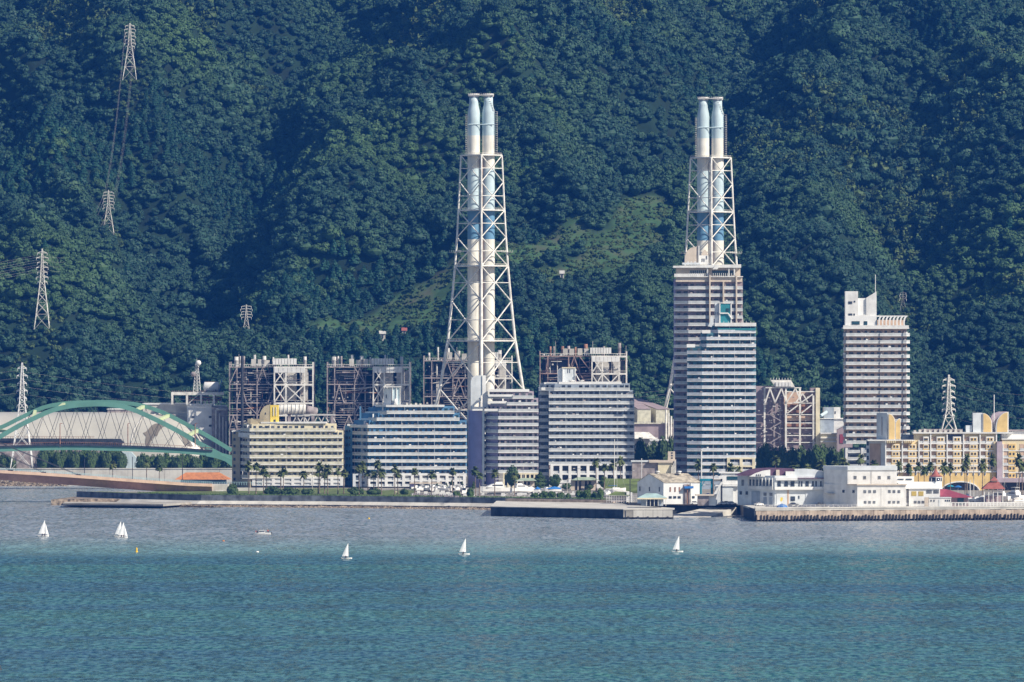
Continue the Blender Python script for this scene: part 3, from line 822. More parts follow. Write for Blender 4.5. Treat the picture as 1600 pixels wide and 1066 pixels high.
# ---------------------------------------------------------------- boiler houses: open steel frames full of plant
def boiler(name, label, x0p, x1p, Y, ytop, seed, right=.42, levels=(0,27,56,75,97,125,150), tone='steel_mauve', stacks=(), depth=30):
    r = random.Random(seed)
    X0, X1 = PX(x0p, Y), PX(x1p, Y); Wd = X1-X0
    Z = lambda py: PZ(py, Y)
    t = T(name, label, 'power plant', ((X0+X1)/2, Y, GZ), group='open steel boiler houses of the power station')
    zl = [Z(ytop+l) for l in levels if Z(ytop+l) > GZ+2]+[GZ-.3]
    lit, dk = M['steel_cream'], M[tone]  # front right bays coloured as sunlit steel, the rest as shaded steel
    split = X0+Wd*(1-right)
    cols = [X0, X0+Wd*.09, X0+Wd*.2, X0+Wd*.33, X0+Wd*.46, split, split+(X1-split)*.30, split+(X1-split)*.78, X1]
    rows = [Y, Y+depth*.45, Y+depth]
    for j, y in enumerate(rows):
        for i, x in enumerate(cols):
            if j == 0 and 0 < i < 5 and i % 2 == 0: continue
            yy = y+(5 if (x < split and j == 0) else 0)
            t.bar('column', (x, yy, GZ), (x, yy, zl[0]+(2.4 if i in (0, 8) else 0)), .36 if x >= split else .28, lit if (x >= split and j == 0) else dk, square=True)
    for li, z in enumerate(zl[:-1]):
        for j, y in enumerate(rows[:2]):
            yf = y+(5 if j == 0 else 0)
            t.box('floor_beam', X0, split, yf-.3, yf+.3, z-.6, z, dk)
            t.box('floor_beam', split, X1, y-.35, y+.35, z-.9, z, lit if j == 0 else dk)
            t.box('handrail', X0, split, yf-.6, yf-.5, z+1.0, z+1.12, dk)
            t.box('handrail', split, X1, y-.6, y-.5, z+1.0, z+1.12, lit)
        t.box('floor_grating', X0, X1, Y+5.5, Y+depth, z-.25, z-.1, M['steel_dark'])
        if li and r.random() < .9: t.box('floor_grating', split+1, X1-1, Y+.6, Y+6, z-.25, z-.1, M['steel'])
    for li in range(len(zl)-1):      # light galleries half way up each storey
        for q in (.35,.68):
            if r.random() < .8:
                zz = zl[li]*(1-q)+zl[li+1]*q; a = r.uniform(0,.35); b = a+r.uniform(.15,.3); t.box('gallery', X0+Wd*a, X0+Wd*min(b,.55), Y+4.2, Y+5.4, zz-.18, zz, dk); t.box('gallery_rail', X0+Wd*a, X0+Wd*min(b,.55), Y+4.15, Y+4.25, zz+.9, zz+1.05, M['steel'])
    # big casings hung inside, coloured dark for the shaded interior
    for (a, b, la, lb, ya) in ((.06,.40,0,3,9), (.48,.60,1,5,10), (.64,.80,0,2,5), (.84,.93,0,2,5), (.10,.30,4,6,9), (.63,.95,3,6,7)):
        la = min(la, len(zl)-2); lb = min(lb, len(zl)-1)
        if lb <= la: continue
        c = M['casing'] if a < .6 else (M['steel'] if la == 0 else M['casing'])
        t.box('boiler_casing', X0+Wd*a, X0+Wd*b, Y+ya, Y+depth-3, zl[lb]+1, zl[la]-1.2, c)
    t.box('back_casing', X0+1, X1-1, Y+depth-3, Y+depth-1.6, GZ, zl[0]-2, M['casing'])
    # X braces
    for li in range(len(zl)-1):
        za, zb = zl[li]-.5, zl[li+1]
        if li % 2 == 0 or li == 1:
            for a, b in ((5, 6), (6, 7)):
                if za-zb < 5: continue
                t.bar('brace', (cols[a], Y-.1, za), (cols[b], Y-.1, zb), .27, lit, square=True); t.bar('brace', (cols[b], Y-.2, za), (cols[a], Y-.2, zb), .27, lit, square=True)
                if (a+li) % 2: break
        a = r.randrange(0, 5); s = r.random() < .5
        t.bar('brace', (cols[a], Y+4.5, za if s else zb), (cols[a+1], Y+4.5, zb if s else za), .24, dk, square=True)
        a = r.randrange(0, 4)
        t.bar('brace', (cols[a], Y+4.5, zb), ((cols[a]+cols[a+1])/2, Y+4.5, za), .24, dk, square=True); t.bar('brace', (cols[a+1], Y+4.5, zb), ((cols[a]+cols[a+1])/2, Y+4.5, za), .24, dk, square=True)
    # pipes
    for i in range(38):
        li = r.randrange(0, len(zl)-1); lo, hi = zl[min(len(zl)-1, li+r.choice((1, 1, 2)))], zl[li]
        x = X0+Wd*r.uniform(.04,.98); y = Y+(1.5 if x > split else 6.5)+r.random()*2
        p = t.bar('pipe', (x, y, lo), (x, y, hi-r.uniform(.5, 2)), r.choice((.16,.22,.3,.45)), r.choice((M['steel'], dk, M['steel'], M['steel_cream'])) if x < split else r.choice((M['steel_cream'], M['steel'])), n=8)
    for i in range(34):
        li = r.randrange(0, len(zl)-1); z = zl[li]-r.uniform(1, 5); a = r.uniform(.02,.7); b = min(.99, a+r.uniform(.1,.35))
        t.bar('pipe', (X0+Wd*a, Y+6, z), (X0+Wd*b, Y+6, z+r.choice((0, 0, 1.5))), r.choice((.16,.25,.4)), r.choice((M['steel'], dk, M['rust'])), n=7)
    # small plant: valves, ducts, boxes, stair flights
    for nm, mm, k in (('valves', M['steel'], 150), ('cable_trays', dk, 110), ('small_pipes', M['rust'], 90), ('lit_fittings', M['white'], 90)):
        mbb = MB()
        for i in range(k):
            li = r.randrange(0, len(zl)-1); z = r.uniform(zl[li+1], zl[li]) if nm != 'lit_fittings' else zl[li]+r.uniform(-1.4, 1.0); a = r.random()
            x = X0+Wd*a; y = Y+(1 if x > split else 5.8)+r.random()
            if nm == 'cable_trays': mbb.box(x, min(X1, x+r.uniform(1, 6)), y, y+.4, z, z+.18)
            elif nm == 'small_pipes': mbb.bar((x, y, z), (x, y, z+r.uniform(1, 4)), .13)
            else: s = r.uniform(.25,.75); mbb.box(x, x+s*1.4, y, y+s, z, z+s*1.3)
        t.add(nm, mbb.mesh(nm, mm), None, stuff=True)
    for k in range(len(zl)-1):
        xa = X0+Wd*(.86 if k % 2 else .34); zz0, zz1 = zl[k+1], zl[k]; yy = Y+(2.2 if k % 2 else 7)
        t.bar('stair_flight', (xa, yy, zz0), (xa+(4 if k % 4 < 2 else -4), yy, zz1-.3), .28, M['steel'] if k % 2 else dk, square=True)
    # roof deck: panel row, vessels, vents
    zt = zl[0]
    n = 7
    for i in range(n):
        a = split+(X1-split)*(.0+.80*i/n); t.box('roof_panel', a, a+(X1-split)*.8/n-.18, Y-.5, Y-.2, zt-3.2, zt-.4, M['white'])
    for i in range(8):
        a = split-Wd*.02+(X1-split)*(.62*i/8); t.box('louvre_box', a, a+(X1-split)*.62/8-.2, Y+2, Y+5, zt+1.0, zt+4.3, M['white'])
    for i in range(4):
        a = X0+Wd*(.26+.085*i)+r.uniform(-.5,.5); t.box('louvre_box', a, a+Wd*.055, Y+6, Y+9, zt+.3, zt+3.4+r.random(), M['concrete_light'])
    for (f_, h, rad_, mm) in stacks:
        x = X0+Wd*f_; t.lathe('vent_stack', [(rad_,0),(rad_,h*.6),(rad_*1.12,h*.62),(rad_*1.12,h*.66),(rad_,h*.68),(rad_,h),(rad_*.8,h+.02)], (x, Y+6+r.random()*3, zt), M[mm], 16)
    t.box('roof_rail', X0, X1, Y-.2, Y-.1, zt+1.1, zt+1.25, lit); mbb = MB()
    for i in range(40): x = X0+Wd*i/39; mbb.box(x-.06, x+.06, Y-.2, Y-.1, zt, zt+1.2)
    t.add('roof_rail_posts', mbb.mesh('roof_rail_posts', lit), None, stuff=True)
    for i in range(5): x = X0+Wd*r.random(); t.bar('lightning_rod', (x, Y+3, zt), (x, Y+3, zt+r.uniform(4, 8)), .10, M['steel'], n=5)
    return t
SA = ((.08,5.2,1.15,'steel'), (.13,5.5,.5,'steel'), (.17,5.5,.5,'steel_mauve'), (.30,6.2,.7,'steel'), (.415,5.6,1.0,'steel'), (.52,5.0,.45,'steel'), (.70,6.2,.5,'steel'), (.90,5.3,.85,'steel'))
boiler('boiler_house', 'open steel boiler house above the cream apartment block, dark pole at its left', 358, 489, 3740, 573, 1, .46, stacks=SA)
boiler('boiler_house', 'open steel boiler house above the blue apartment block with two bright crossed bays', 511, 640, 3740, 573, 2, .44, stacks=SA)
boiler('boiler_house', 'dark boiler house seen through the left leg of the left chimney', 662, 800, 3790, 563, 3, .34, stacks=((.06,4,.6,'steel'), (.16,7,.5,'steel'), (.28,6.5,.6,'steel'), (.40,5,.6,'steel'), (.78,5.4,1.1,'steel'), (.86,5.4,1.1,'steel')))
boiler('boiler_house', 'reddish steel boiler house rising behind the grey white apartment block', 844, 979, 3760, 556, 4, .40, tone='steel_rusty', stacks=((.12,5,.5,'rust'), (.16,5,.5,'steel_mauve'), (.26,5,.8,'rust'), (.33,5.2,.8,'steel_mauve'), (.41,4.6,.5,'rust'), (.53,6.2,1.0,'rust'), (.74,5,.6,'steel_mauve'), (.92,6.8,.85,'steel_mauve')))
# extra drawn details on the first two
t = T('steel_pole', 'dark slender mast standing before the leftmost boiler house', 'mast', (PX(378.5,3738),3738,GZ)); t.bar('pole', (PX(378.5,3738),3738,GZ), (PX(378.5,3738),3738,PZ(556,3738)), .75, M['dark_metal'], n=8)
t.bar('base', (PX(378.5,3738),3738,GZ-.2), (PX(378.5,3738),3738,GZ+1), 1.4, M['concrete'], n=8)
# left unit service building (white-grey concrete) with frame, antenna and tank on top
Y = 3760.; x = lambda p: PX(p, Y); z = lambda p: PZ(p, Y)
t = T('turbine_hall', 'pale grey turbine hall with small square windows left of the boiler houses', 'industrial building', (x(300),Y,GZ))
t.box('wall', x(292), x(331), Y, Y+30, GZ, z(633.5), M['white'])
t.mesh('side_wall', [(x(331),Y+.1,GZ),(x(352),Y+24,GZ),(x(352),Y+24,z(634)),(x(331),Y+.1,z(634)),(x(331),Y+30,GZ),(x(331),Y+30,z(634))], [(0,1,2,3),(1,4,5,2),(3,2,5)], M['paleblue_white'])  # shade face coloured a bluer, darker white than the front
t.box('parapet', x(291.5), x(331.5), Y-.4, Y+30, z(633.5), z(632), M['white'])
for px_ in (301.5,328.5):
    for py_ in (651.8,665.2): t.box('window', x(px_-2.2), x(px_+2.2), Y-.15, Y+.3, z(py_+1.6), z(py_-1.6), M['glass'])
t.box('low_wing', x(222), x(291), Y+8, Y+34, GZ, z(632.5), M['concrete_light'])
t.box('wing_parapet', x(221), x(291.3), Y+7.5, Y+34, z(632.5), z(630.8), M['white'])
t.box('wing_annex', x(166), x(222), Y+12, Y+34, GZ, z(640.5), M['steel_mauve'])
t.box('annex_roof', x(165), x(222), Y+11.6, Y+34, z(640.5), z(639.3), M['white'])
t = T('roof_frame', 'rusty open steel frame on top of the pale turbine hall', 'steel frame', (x(305),Y,z(632)))
for px_ in (269,292,314,334): 
    t.bar('column', (x(px_),Y+1,z(632)), (x(px_),Y+1,z(613)), .55, M['steel_cream'], square=True); t.bar('column', (x(px_),Y+18,z(632)), (x(px_),Y+18,z(613)), .4, M['steel_dark'], square=True)
t.box('roof_beam', x(268), x(350), Y+.5, Y+1.5, z(617.5), z(613.5), M['steel_cream'])
t.box('deck', x(268), x(350), Y+.6, Y+19, z(613.5), z(612.8), M['steel'])
for py_ in (621,625): t.bar('pipe', (x(292),Y+4,z(py_)), (x(346),Y+4,z(py_)), .45, M['rust'], n=8)
for i in range(9): t.box('vent_box', x(294+i*6), x(297.5+i*6), Y+5, Y+7, z(631), z(627-i % 3*2), M['steel_mauve' if i % 2 else 'white'])
t.bar('brace', (x(294),Y+1,z(631)), (x(312),Y+1,z(615)), .2, M['steel'], n=6)
for i in range(26): t.bar('rail_post', (x(269+i*3.2),Y+.6,z(612.8)), (x(269+i*3.2),Y+.6,z(610)), .09, M['rust'], n=4)
t = T('storage_tank', 'white horizontal tank on the roof frame beside the antenna', 'tank', (x(330),Y+8,z(612)))
t.bar('drum', (x(318.5),Y+8,z(604.5)), (x(340.5),Y+8,z(604.5)), 2.55, M['white'], n=24)
for s, e in ((318.5,-1),(340.5,1)):
    t.add('end_cap', (lambda me: me)(newmesh('end_cap', [(0,0,1.0*e)]+[(2.55*math.cos(a_*math.pi/12),2.55*math.sin(a_*math.pi/12),0) for a_ in range(24)], [(0,1+i,1+(i+1) % 24) for i in range(24)], M['white'], True)), Matrix.Translation((x(s),Y+8,z(604.5))) @ Matrix.Rotation(R(90),4,'Y'))
for s in (322,336): t.box('saddle', x(s-1), x(s+1), Y+6, Y+10, z(612.8), z(606), M['steel_dark'])
t.box('top_walkway', x(321), x(338), Y+7.4, Y+8.6, z(597.5), z(596.9), M['rust'])
t = T('antenna_tower', 'small lattice antenna tower with two round dishes on the turbine hall', 'antenna', (x(307),Y+6,z(612)))
for (a, b) in ((301.5,305.2),(313,308.2),(307,306.7)):
    yy = Y+4 if b != 306.7 else Y+8
    t.bar('leg', (x(a),yy,z(612.8)), (x(b),Y+6,z(566)), .18, M['white'], n=5)
mbb = MB()
for i in range(9):
    f0, f1 = i/9, (i+1)/9; L0, R0 = 301.5+3.7*f0, 313-4.8*f0; L1, R1 = 301.5+3.7*f1, 313-4.8*f1; z0, z1 = z(612.8-46.8*f0), z(612.8-46.8*f1)
    mbb.bar((x(L0),Y+4.5,z0), (x(R1),Y+4.5,z1), .10); mbb.bar((x(R0),Y+4.5,z0), (x(L1),Y+4.5,z1), .10); mbb.bar((x(L1),Y+4.5,z1), (x(R1),Y+4.5,z1), .08)
t.add('bracing', mbb.mesh('bracing', M['white']), None, stuff=True)
for (a, b, q) in ((309.5,567.5,4.6),(301.5,585,4.2)):
    t.lathe('dish', [(q*.34*math.sin(w_)*1, -q*.34*math.cos(w_)) for w_ in [k_*math.pi/8 for k_ in range(1,8)]], (x(a),Y+3,z(b)), M['white' if a > 305 else 'steel_mauve'], 16)
t.box('platform', x(303), x(311), Y+4, Y+8, z(574), z(573.5), M['steel'])
t.bar('spike', (x(306.7),Y+6,z(566)), (x(306.7),Y+6,z(560)), .08, M['steel'], n=4)
t = T('blue_jib', 'thin bright blue jib leaning at the edge of the roof frame', 'crane', (x(342),Y+10,z(612)))
t.bar('boom', (x(341.5),Y+10,z(611)), (x(346),Y+10,z(592)), .32, M['blue_paint'], n=6); t.bar('base', (x(341),Y+10,z(612.8)), (x(341.8),Y+10,z(609)), .7, M['blue_paint'], n=6)
# ducts and grey bulk between turbine hall and the first boiler house
t = T('duct_bank', 'tall grey mauve ducts and pipe loops left of the first boiler house', 'ducting', (x(347),Y-8,GZ))
t.box('duct', x(331.5), x(356), Y-2, Y+4, GZ, z(636), M['steel_mauve'])
for i, px_ in enumerate((338,343.5,349,354)): t.bar('pipe', (x(px_),Y-3.5,GZ), (x(px_),Y-3.5,z(640+i*6)), .5, M['steel'], n=10)
t.bar('pipe', (x(338),Y-3.5,z(640)), (x(354),Y-3.5,z(640)), .5, M['steel'], n=10)
# big drums of the first house (under it, above the cream block)
Y = 3715.; x = lambda p: PX(p, Y); z = lambda p: PZ(p, Y)
t = T('gas_duct', 'fat cream duct with rounded ends below the leftmost boiler house', 'ducting', (x(450),Y,GZ))
t.bar('duct_drum', (x(436),Y,z(639.5)), (x(478),Y,z(639.5)), 2.5, M['steel_cream'], n=20)
t.bar('duct_drum', (x(478),Y,z(640)), (x(494),Y+2,z(644)), 2.3, M['steel_mauve'], n=20)
for i in range(7): t.bar('flange', (x(438+i*6),Y,z(639.5)), (x(438.8+i*6),Y,z(639.5)), 2.75, M['steel_cream'], n=20)
t.box('support_beam', x(456), x(524), Y-1, Y+1, z(649.5), z(647), M['steel'])
for i in range(6): t.bar('brace', (x(458+i*11),Y,z(660)), (x(463.5+i*11),Y,z(649)), .35, M['steel'], n=6); t.bar('brace', (x(469+i*11),Y,z(660)), (x(463.5+i*11),Y,z(649)), .35, M['steel'], n=6)
for px_ in (452,489,519): t.bar('column', (x(px_),Y,GZ), (x(px_),Y,z(648)), .8, M['steel_mauve'], square=True)
# white process halls right of the grey white block
Y = 3740.; x = lambda p: PX(p, Y); z = lambda p: PZ(p, Y)
def gabled(t, xa, xb, ya, yb, ze, zr, zb, wallm, roofm, ridge='y', over=.5):
    """gabled shed; the ridge runs along y or x"""
    if ridge == 'y':
        xm = (xa+xb)/2
        t.prism('wall', [(xa,zb),(xb,zb),(xb,ze),(xm,zr),(xa,ze)], ya, yb, wallm)
        for s, q in ((-1, xa), (1, xb)):
            t.mesh('roof', [(q+s*over,ya-over,ze-.1),(xm,ya-over,zr+.25),(xm,yb+over,zr+.25),(q+s*over,yb+over,ze-.1),(q+s*over,ya-over,ze-.35),(xm,ya-over,zr),(xm,yb+over,zr),(q+s*over,yb+over,ze-.35)], [(0,1,2,3),(4,7,6,5),(0,4,5,1),(2,6,7,3),(0,3,7,4)], roofm)
    else:
        ym = (ya+yb)/2
        v = [(xa,ya,zb),(xa,yb,zb),(xa,yb,ze),(xa,ym,zr),(xa,ya,ze),(xb,ya,zb),(xb,yb,zb),(xb,yb,ze),(xb,ym,zr),(xb,ya,ze)]
        t.add('wall', fixn(newmesh('wall', v, [(0,1,2,3,4),(5,9,8,7,6),(0,4,9,5),(1,6,7,2)], wallm)), None)
        for s, q in ((-1, ya), (1, yb)):
            t.mesh('roof', [(xa-over,q+s*over,ze-.1),(xb+over,q+s*over,ze-.1),(xb+over,ym,zr+.3),(xa-over,ym,zr+.3),(xa-over,q+s*over,ze-.35),(xb+over,q+s*over,ze-.35),(xb+over,ym,zr+.02),(xa-over,ym,zr+.02)], [(0,1,2,3),(4,7,6,5),(0,4,5,1),(0,3,7,4),(1,5,6,2)], roofm)
def shed_slant(nm, lab, a, b, yt0, yt1, yw, yb, back):
    """hall seen from its end, with a long roof that climbs to the left and away"""
    t = T(nm, lab, 'industrial building', (x(b),Y,GZ), group='pale process halls of the power station')
    v = [(x(a),Y,GZ),(x(b),Y,GZ),(x(b),Y,z(yw)),(x(a),Y,z(yw))]
    v2 = [(x(a)-back,Y+55,GZ),(x(b)-back,Y+55,GZ),(x(b)-back,Y+55,z(yt1)),(x(a)-back,Y+55,z(yt0))]
    t.mesh('wall', v+v2, [(0,1,2,3),(0,3,7,4),(1,5,6,2),(4,7,6,5)], M['cream_panel']); 
    t.mesh('roof', [(p[0],p[1]-.3,p[2]+.15) for p in (v[3],v[2])]+[(p[0],p[1],p[2]+.15) for p in (v2[2],v2[3])]+[(p[0],p[1]-.3,p[2]-.3) for p in (v[3],v[2])]+[(p[0],p[1],p[2]-.3) for p in (v2[2],v2[3])], [(0,1,2,3),(4,7,6,5),(0,4,5,1),(1,5,6,2),(3,2,6,7),(0,3,7,4)], M['mauve_wall'])
    return t
t = shed_slant('process_hall', 'pale hall with a mauve sloping roof just right of the grey white block', 996, 1017, 616, 618, 639, 660, 12)
t = shed_slant('process_hall', 'pale hall with a mauve sloping roof next to the right chimney leg', 1025, 1046, 624, 625, 639, 660, 14)
t = T('plinth_building', 'wide brown plinth building under the two pale halls', 'industrial building', (x(1015),Y-8,GZ))
t.box('wall', x(985), x(1062), Y-8, Y-1, GZ, z(662), M['mauve_wall']); t.box('ledge', x(984), x(1063), Y-9, Y-1, z(662), z(660.5), M['cream_panel'])
for i in range(14): t.bar('rail_post', (x(990+i*5),Y-9,z(660.5)), (x(990+i*5),Y-9,z(658)), .12, M['steel'], n=4)
for i in range(4): t.bar('pipe', (x(1040+i*4),Y-10,GZ), (x(1040+i*4),Y-10,z(640+i*5)), .5, M['steel_cream'], n=8)
t.box('low_hall', x(988), x(1024), Y-30, Y-12, GZ, z(685), M['concrete_light']); t.box('low_roof', x(986), x(1026), Y-31, Y-11, z(685), z(683.5), M['white'])
t.mesh('canopy', [(x(990),Y-28,z(674)),(x(1012),Y-28,z(674)),(x(1024),Y-34,z(684)),(x(990),Y-34,z(684)),(x(990),Y-28,z(683.6)),(x(1012),Y-28,z(683.6))], [(0,3,2,1),(0,1,5,4),(1,2,5),(0,4,3)], M['steel_cream'])
t.box('chimney_foot', x(1013), x(1049), Y-60, Y-36, GZ, z(686.5), M['white']); t.box('foot_cap', x(1012), x(1050), Y-61, Y-36, z(686.5), z(684.8), M['white'])
# right-hand unit (brown, mauve) behind the teal tower
Y = 3700.; x = lambda p: PX(p, Y); z = lambda p: PZ(p, Y)
t = T('boiler_house', 'brown boiler house with cream trusses and a pale flat shaft between the towers', 'power plant', (x(1232),Y,GZ), group='open steel boiler houses of the power station')
t.box('back_wall', x(1181), x(1226), Y+10, Y+26, GZ, z(604), M['mauve_wall']); t.box('back_wall', x(1226), x(1275), Y+8, Y+26, GZ, z(612), M['brown_wall'])
t.box('casing', x(1228), x(1274), Y+2, Y+8, z(645), z(632), M['rust']); t.box('casing', x(1228), x(1274), Y+2, Y+8, z(658), z(650), M['brown_wall']); t.box('casing', x(1228), x(1274), Y+2, Y+8, z(667), z(661), M['rust'])
for i, (ya, yb) in enumerate(((670,678),(681,690),(694,703))): t.box('casing', x(1230), x(1273), Y+3, Y+8, z(yb), z(ya), M['mauve_wall'])
for py_ in (606,612,630,648,661,669,680.5,691.5,703): t.box('floor_beam', x(1196 if py_ in (606,) else 1228), x(1276 if py_ != 606 else 1252), Y-.4, Y+.6, z(py_+.7), z(py_-.7), M['steel_cream'])
for py_ in (630,648,661,670,680,692): t.box('floor_beam', x(1181), x(1228), Y+3, Y+4, z(py_+.6), z(py_-.6), M['steel_mauve'])
for px_ in (1228,1250,1271): t.bar('column', (x(px_),Y,GZ), (x(px_),Y,z(606 if px_ < 1260 else 618)), .5, M['steel_cream'], square=True)
for px_ in (1195,1210,1219): t.bar('column', (x(px_),Y+3,GZ), (x(px_),Y+3,z(606)), .45, M['steel_mauve' if px_ > 1200 else 'steel_cream'], square=True)
tr = [(1196,629),(1203,607),(1211,629),(1221,607),(1229,629),(1243,607),(1252,629),(1240,629)]
for a, b in zip(tr[:-1], tr[1:]): t.bar('truss_member', (x(a[0]),Y-.6,z(a[1])), (x(b[0]),Y-.6,z(b[1])), .35, M['steel_cream'], square=True)
for (a, b, c, d) in ((1230,646,1247,633),(1252,646,1268,633),(1252,629,1270,616),(1244,628,1254,615),(1262,628,1254,615)): t.bar('brace', (x(a),Y-.6,z(b)), (x(c),Y-.6,z(d)), .3, M['steel_cream'], square=True)
t.mesh('hopper', [(x(1204),Y-1,z(594)),(x(1236),Y-1,z(594)),(x(1242),Y-1,z(605)),(x(1212),Y-1,z(605)),(x(1204),Y+9,z(594)),(x(1236),Y+9,z(594)),(x(1242),Y+9,z(605)),(x(1212),Y+9,z(605))], [(0,3,2,1),(0,1,5,4),(0,4,7,3),(1,2,6,5)], M['steel_cream'])
for i in range(8): t.bar('rail_post', (x(1204+i*4.5),Y-1,z(594)), (x(1204+i*4.5),Y-1,z(590.5)), .14, M['steel_cream'], n=4)
for i in range(5): t.box('louvre_box', x(1212+i*5), x(1216+i*5), Y-1.6, Y-1.1, z(604), z(597), M['white'])
t.box('flat_shaft', x(1274.5), x(1281), Y-1, Y+16, GZ, z(606.5), M['cream']); t.box('shaft_side', x(1267), x(1274.4), Y+4, Y+16, z(620), z(606.5), M['mauve_wall'])
for k in range(7): t.bar('stair_flight', (x(1203 if k % 2 else 1222),Y+1,z(703-k*11)), (x(1222 if k % 2 else 1203),Y+1,z(703-(k+1)*11)), .22, M['steel_mauve'], square=True)
mbb = MB(); r_ = random.Random(8)
for i in range(120): a = r_.uniform(1183,1272); b = r_.uniform(608,703); s = r_.uniform(.2,.6); mbb.box(x(a), x(a)+s*2, Y+1.2, Y+1.9, z(b), z(b)+s)
t.add('fittings', mbb.mesh('fittings', M['steel']), None, stuff=True)
# sheds right of it, shaded sides coloured blue grey
t = T('filter_house', 'box building, shaded side coloured blue grey, with a slanting white duct beside the beige tower', 'industrial building', (x(1300),Y,GZ))
t.box('lower_wall', x(1281.5), x(1303), Y+2, Y+20, GZ, z(656), M['slate_wall']); t.box('lit_wall', x(1303.2), x(1321), Y+2.3, Y+20, GZ, z(655), M['white'])  # slate is the shaded copy, white the sunlit copy of the wall
t.box('roof', x(1281), x(1322), Y+1.6, Y+20, z(655), z(654), M['white'])
t.box('upper_wall', x(1288), x(1303.5), Y+6, Y+20, z(654), z(637), M['slate_wall']); t.box('upper_lit_wall', x(1303.7), x(1314), Y+6, Y+20, z(654), z(637), M['white'])  # same shaded and sunlit wall colours as below
t.box('window', x(1305), x(1306.6), Y+5.8, Y+6, z(647), z(643), M['glass'])
t.bar('duct', (x(1282),Y-1,z(650)), (x(1292),Y+3,z(644)), .85, M['flue_pale'], n=12)
t.box('yellow_hall', x(1281.5), x(1306), Y-8, Y+1.5, GZ, z(677), M['cream']); 
for py_ in (677,684,690): t.box('ledge', x(1281), x(1307), Y-9, Y+1, z(py_+.7), z(py_-.7), M['white'])
t = T('mauve_shed', 'mauve gabled shed with a dark red door beside the beige tower foot', 'industrial building', (x(1313),Y-15,GZ))
gabled(t, x(1306), x(1330), Y-15, Y-9, z(670), z(664), GZ, M['mauve_wall'], M['white']); t.box('door', x(1310), x(1317), Y-15.3, Y-15.05, z(692), z(678), M['red_roof'])
# ================================================================ apartment blocks
WROLL = random.Random(99)
def balconied(t, floors, fh, wallm, railm, slabm, depth=14, recess=1.5, mod=2.6, fin=2, glasses=('glass','glass','glass_curtain'), sidewall=None, railh=1.28, slabh=.42, railstep=None, winw=.58, finm=None, overh=0.0):
    """floors: list of (z, polyline) from the bottom up; the polyline runs left to right along the balcony edge"""
    nwin = 0; items = [MB(), MB(), MB()]
    for fi, (z, P) in enumerate(floors):
        Wl = offset(P, recess)
        yb = max(p[1] for p in P)+depth
        core = Wl+[(Wl[-1][0], yb), (Wl[0][0], yb)]
        t.slab('wall', core, z, z+fh, wallm)
        v, f = sweep(P, [(-overh,z-slabh+.12),(-overh,z+.12),(.14,z+.12),(recess+.4,z+.1),(recess+.4,z-slabh+.12)])
        f += [(0, len(P), 2*len(P), 3*len(P), 4*len(P)), tuple(len(P)*k+len(P)-1 for k in range(4, -1, -1))]
        n = len(P); f += [(4*n+i, 4*n+i+1, i+1, i) for i in range(n-1)]
        t.mesh('balcony_slab', v, f, slabm)
        v, f = sweep(P, [(.02,z+.12),(.02,z+railh),(.14,z+railh),(.14,z+.12)]); n = len(P)
        f += [(0, n, 2*n, 3*n), (n-1, 4*n-1, 3*n-1, 2*n-1)]
        t.mesh('balcony_rail', v, f, railm)
        # end returns of the balcony
        for a, b in ((P[0], Wl[0]), (P[-1], Wl[-1])):
            t.bar('rail_end', (a[0], a[1], z+.6), (b[0], b[1], z+.6), .45, railm, square=True) if False else None
        for si in range(len(Wl)-1):
            a = Vector((*Wl[si], 0)); b = Vector((*Wl[si+1], 0)); L_ = (b-a).length; u = (b-a)/L_; nn = Vector((u.y, -u.x, 0)); ang_ = math.atan2(u.y, u.x)
            k = max(1, int(L_/mod)); m_ = L_/k
            for i in range(k):
                c = a+u*(m_*(i+.5))
                if WROLL.random() < .30:      # washing, air conditioners, screens on the balcony
                    q = a+u*(m_*(i+WROLL.random()))+nn*(recess*.55); s_ = WROLL.uniform(.25,.7); items[WROLL.randrange(3)].box(q.x-s_, q.x+s_, q.y-.15, q.y+.15, z+WROLL.uniform(.3,1.2), z+WROLL.uniform(1.5,2.1))
                if WROLL.random() < .06: continue
                g_ = M[WROLL.choice(glasses)]
                ww = m_*winw*(1 if WROLL.random() < .7 else .7)
                cc = c+nn*.06
                nwin += 1
                if nwin <= 300:
                    w_ = t.cbox('window', (cc.x, cc.y, z+.25), (ww, .14, min(2.15, fh-.75)), g_, rot=ang_)
                elif 'extra' not in t.__dict__: t.extra = {}
                if nwin > 300:
                    t.extra.setdefault(g_.name, []).append((cc, ang_, ww, z+.25, min(2.15, fh-.75)))
                if i % fin == 0 and i and fin < 90:
                    fc = a+u*(m_*i)+nn*(recess*.5-.05)
                    t.cbox('partition', (fc.x, fc.y, z+.12), (.12, recess-.2, fh-slabh-.05), finm or slabm, rot=ang_)
    for mb_, m_ in zip(items, (M['white_clean'], M['glass_curtain'], M['steel_mauve'])):
        if mb_.v: t.add('balcony_items', mb_.mesh('balcony_items', m_), None, stuff=True)
    if 'extra' in t.__dict__:
        for g_, L_ in t.extra.items():
            V = []; Fc = []
            for (c, an, ww, z0, hh) in L_:
                k = len(V); ca, sa = math.cos(an), math.sin(an)
                for zz in (z0, z0+hh):
                    for dx, dy in ((-ww/2,-.07),(ww/2,-.07),(ww/2,.07),(-ww/2,.07)): V.append((c.x+ca*dx-sa*dy, c.y+sa*dx+ca*dy, zz))
                Fc += [tuple(k+i for i in q) for q in ((0,3,2,1),(4,5,6,7),(0,1,5,4),(1,2,6,5),(2,3,7,6),(3,0,4,7))]
            t.mesh('further_windows', V, Fc, M[g_], stuff=True)
    return nwin

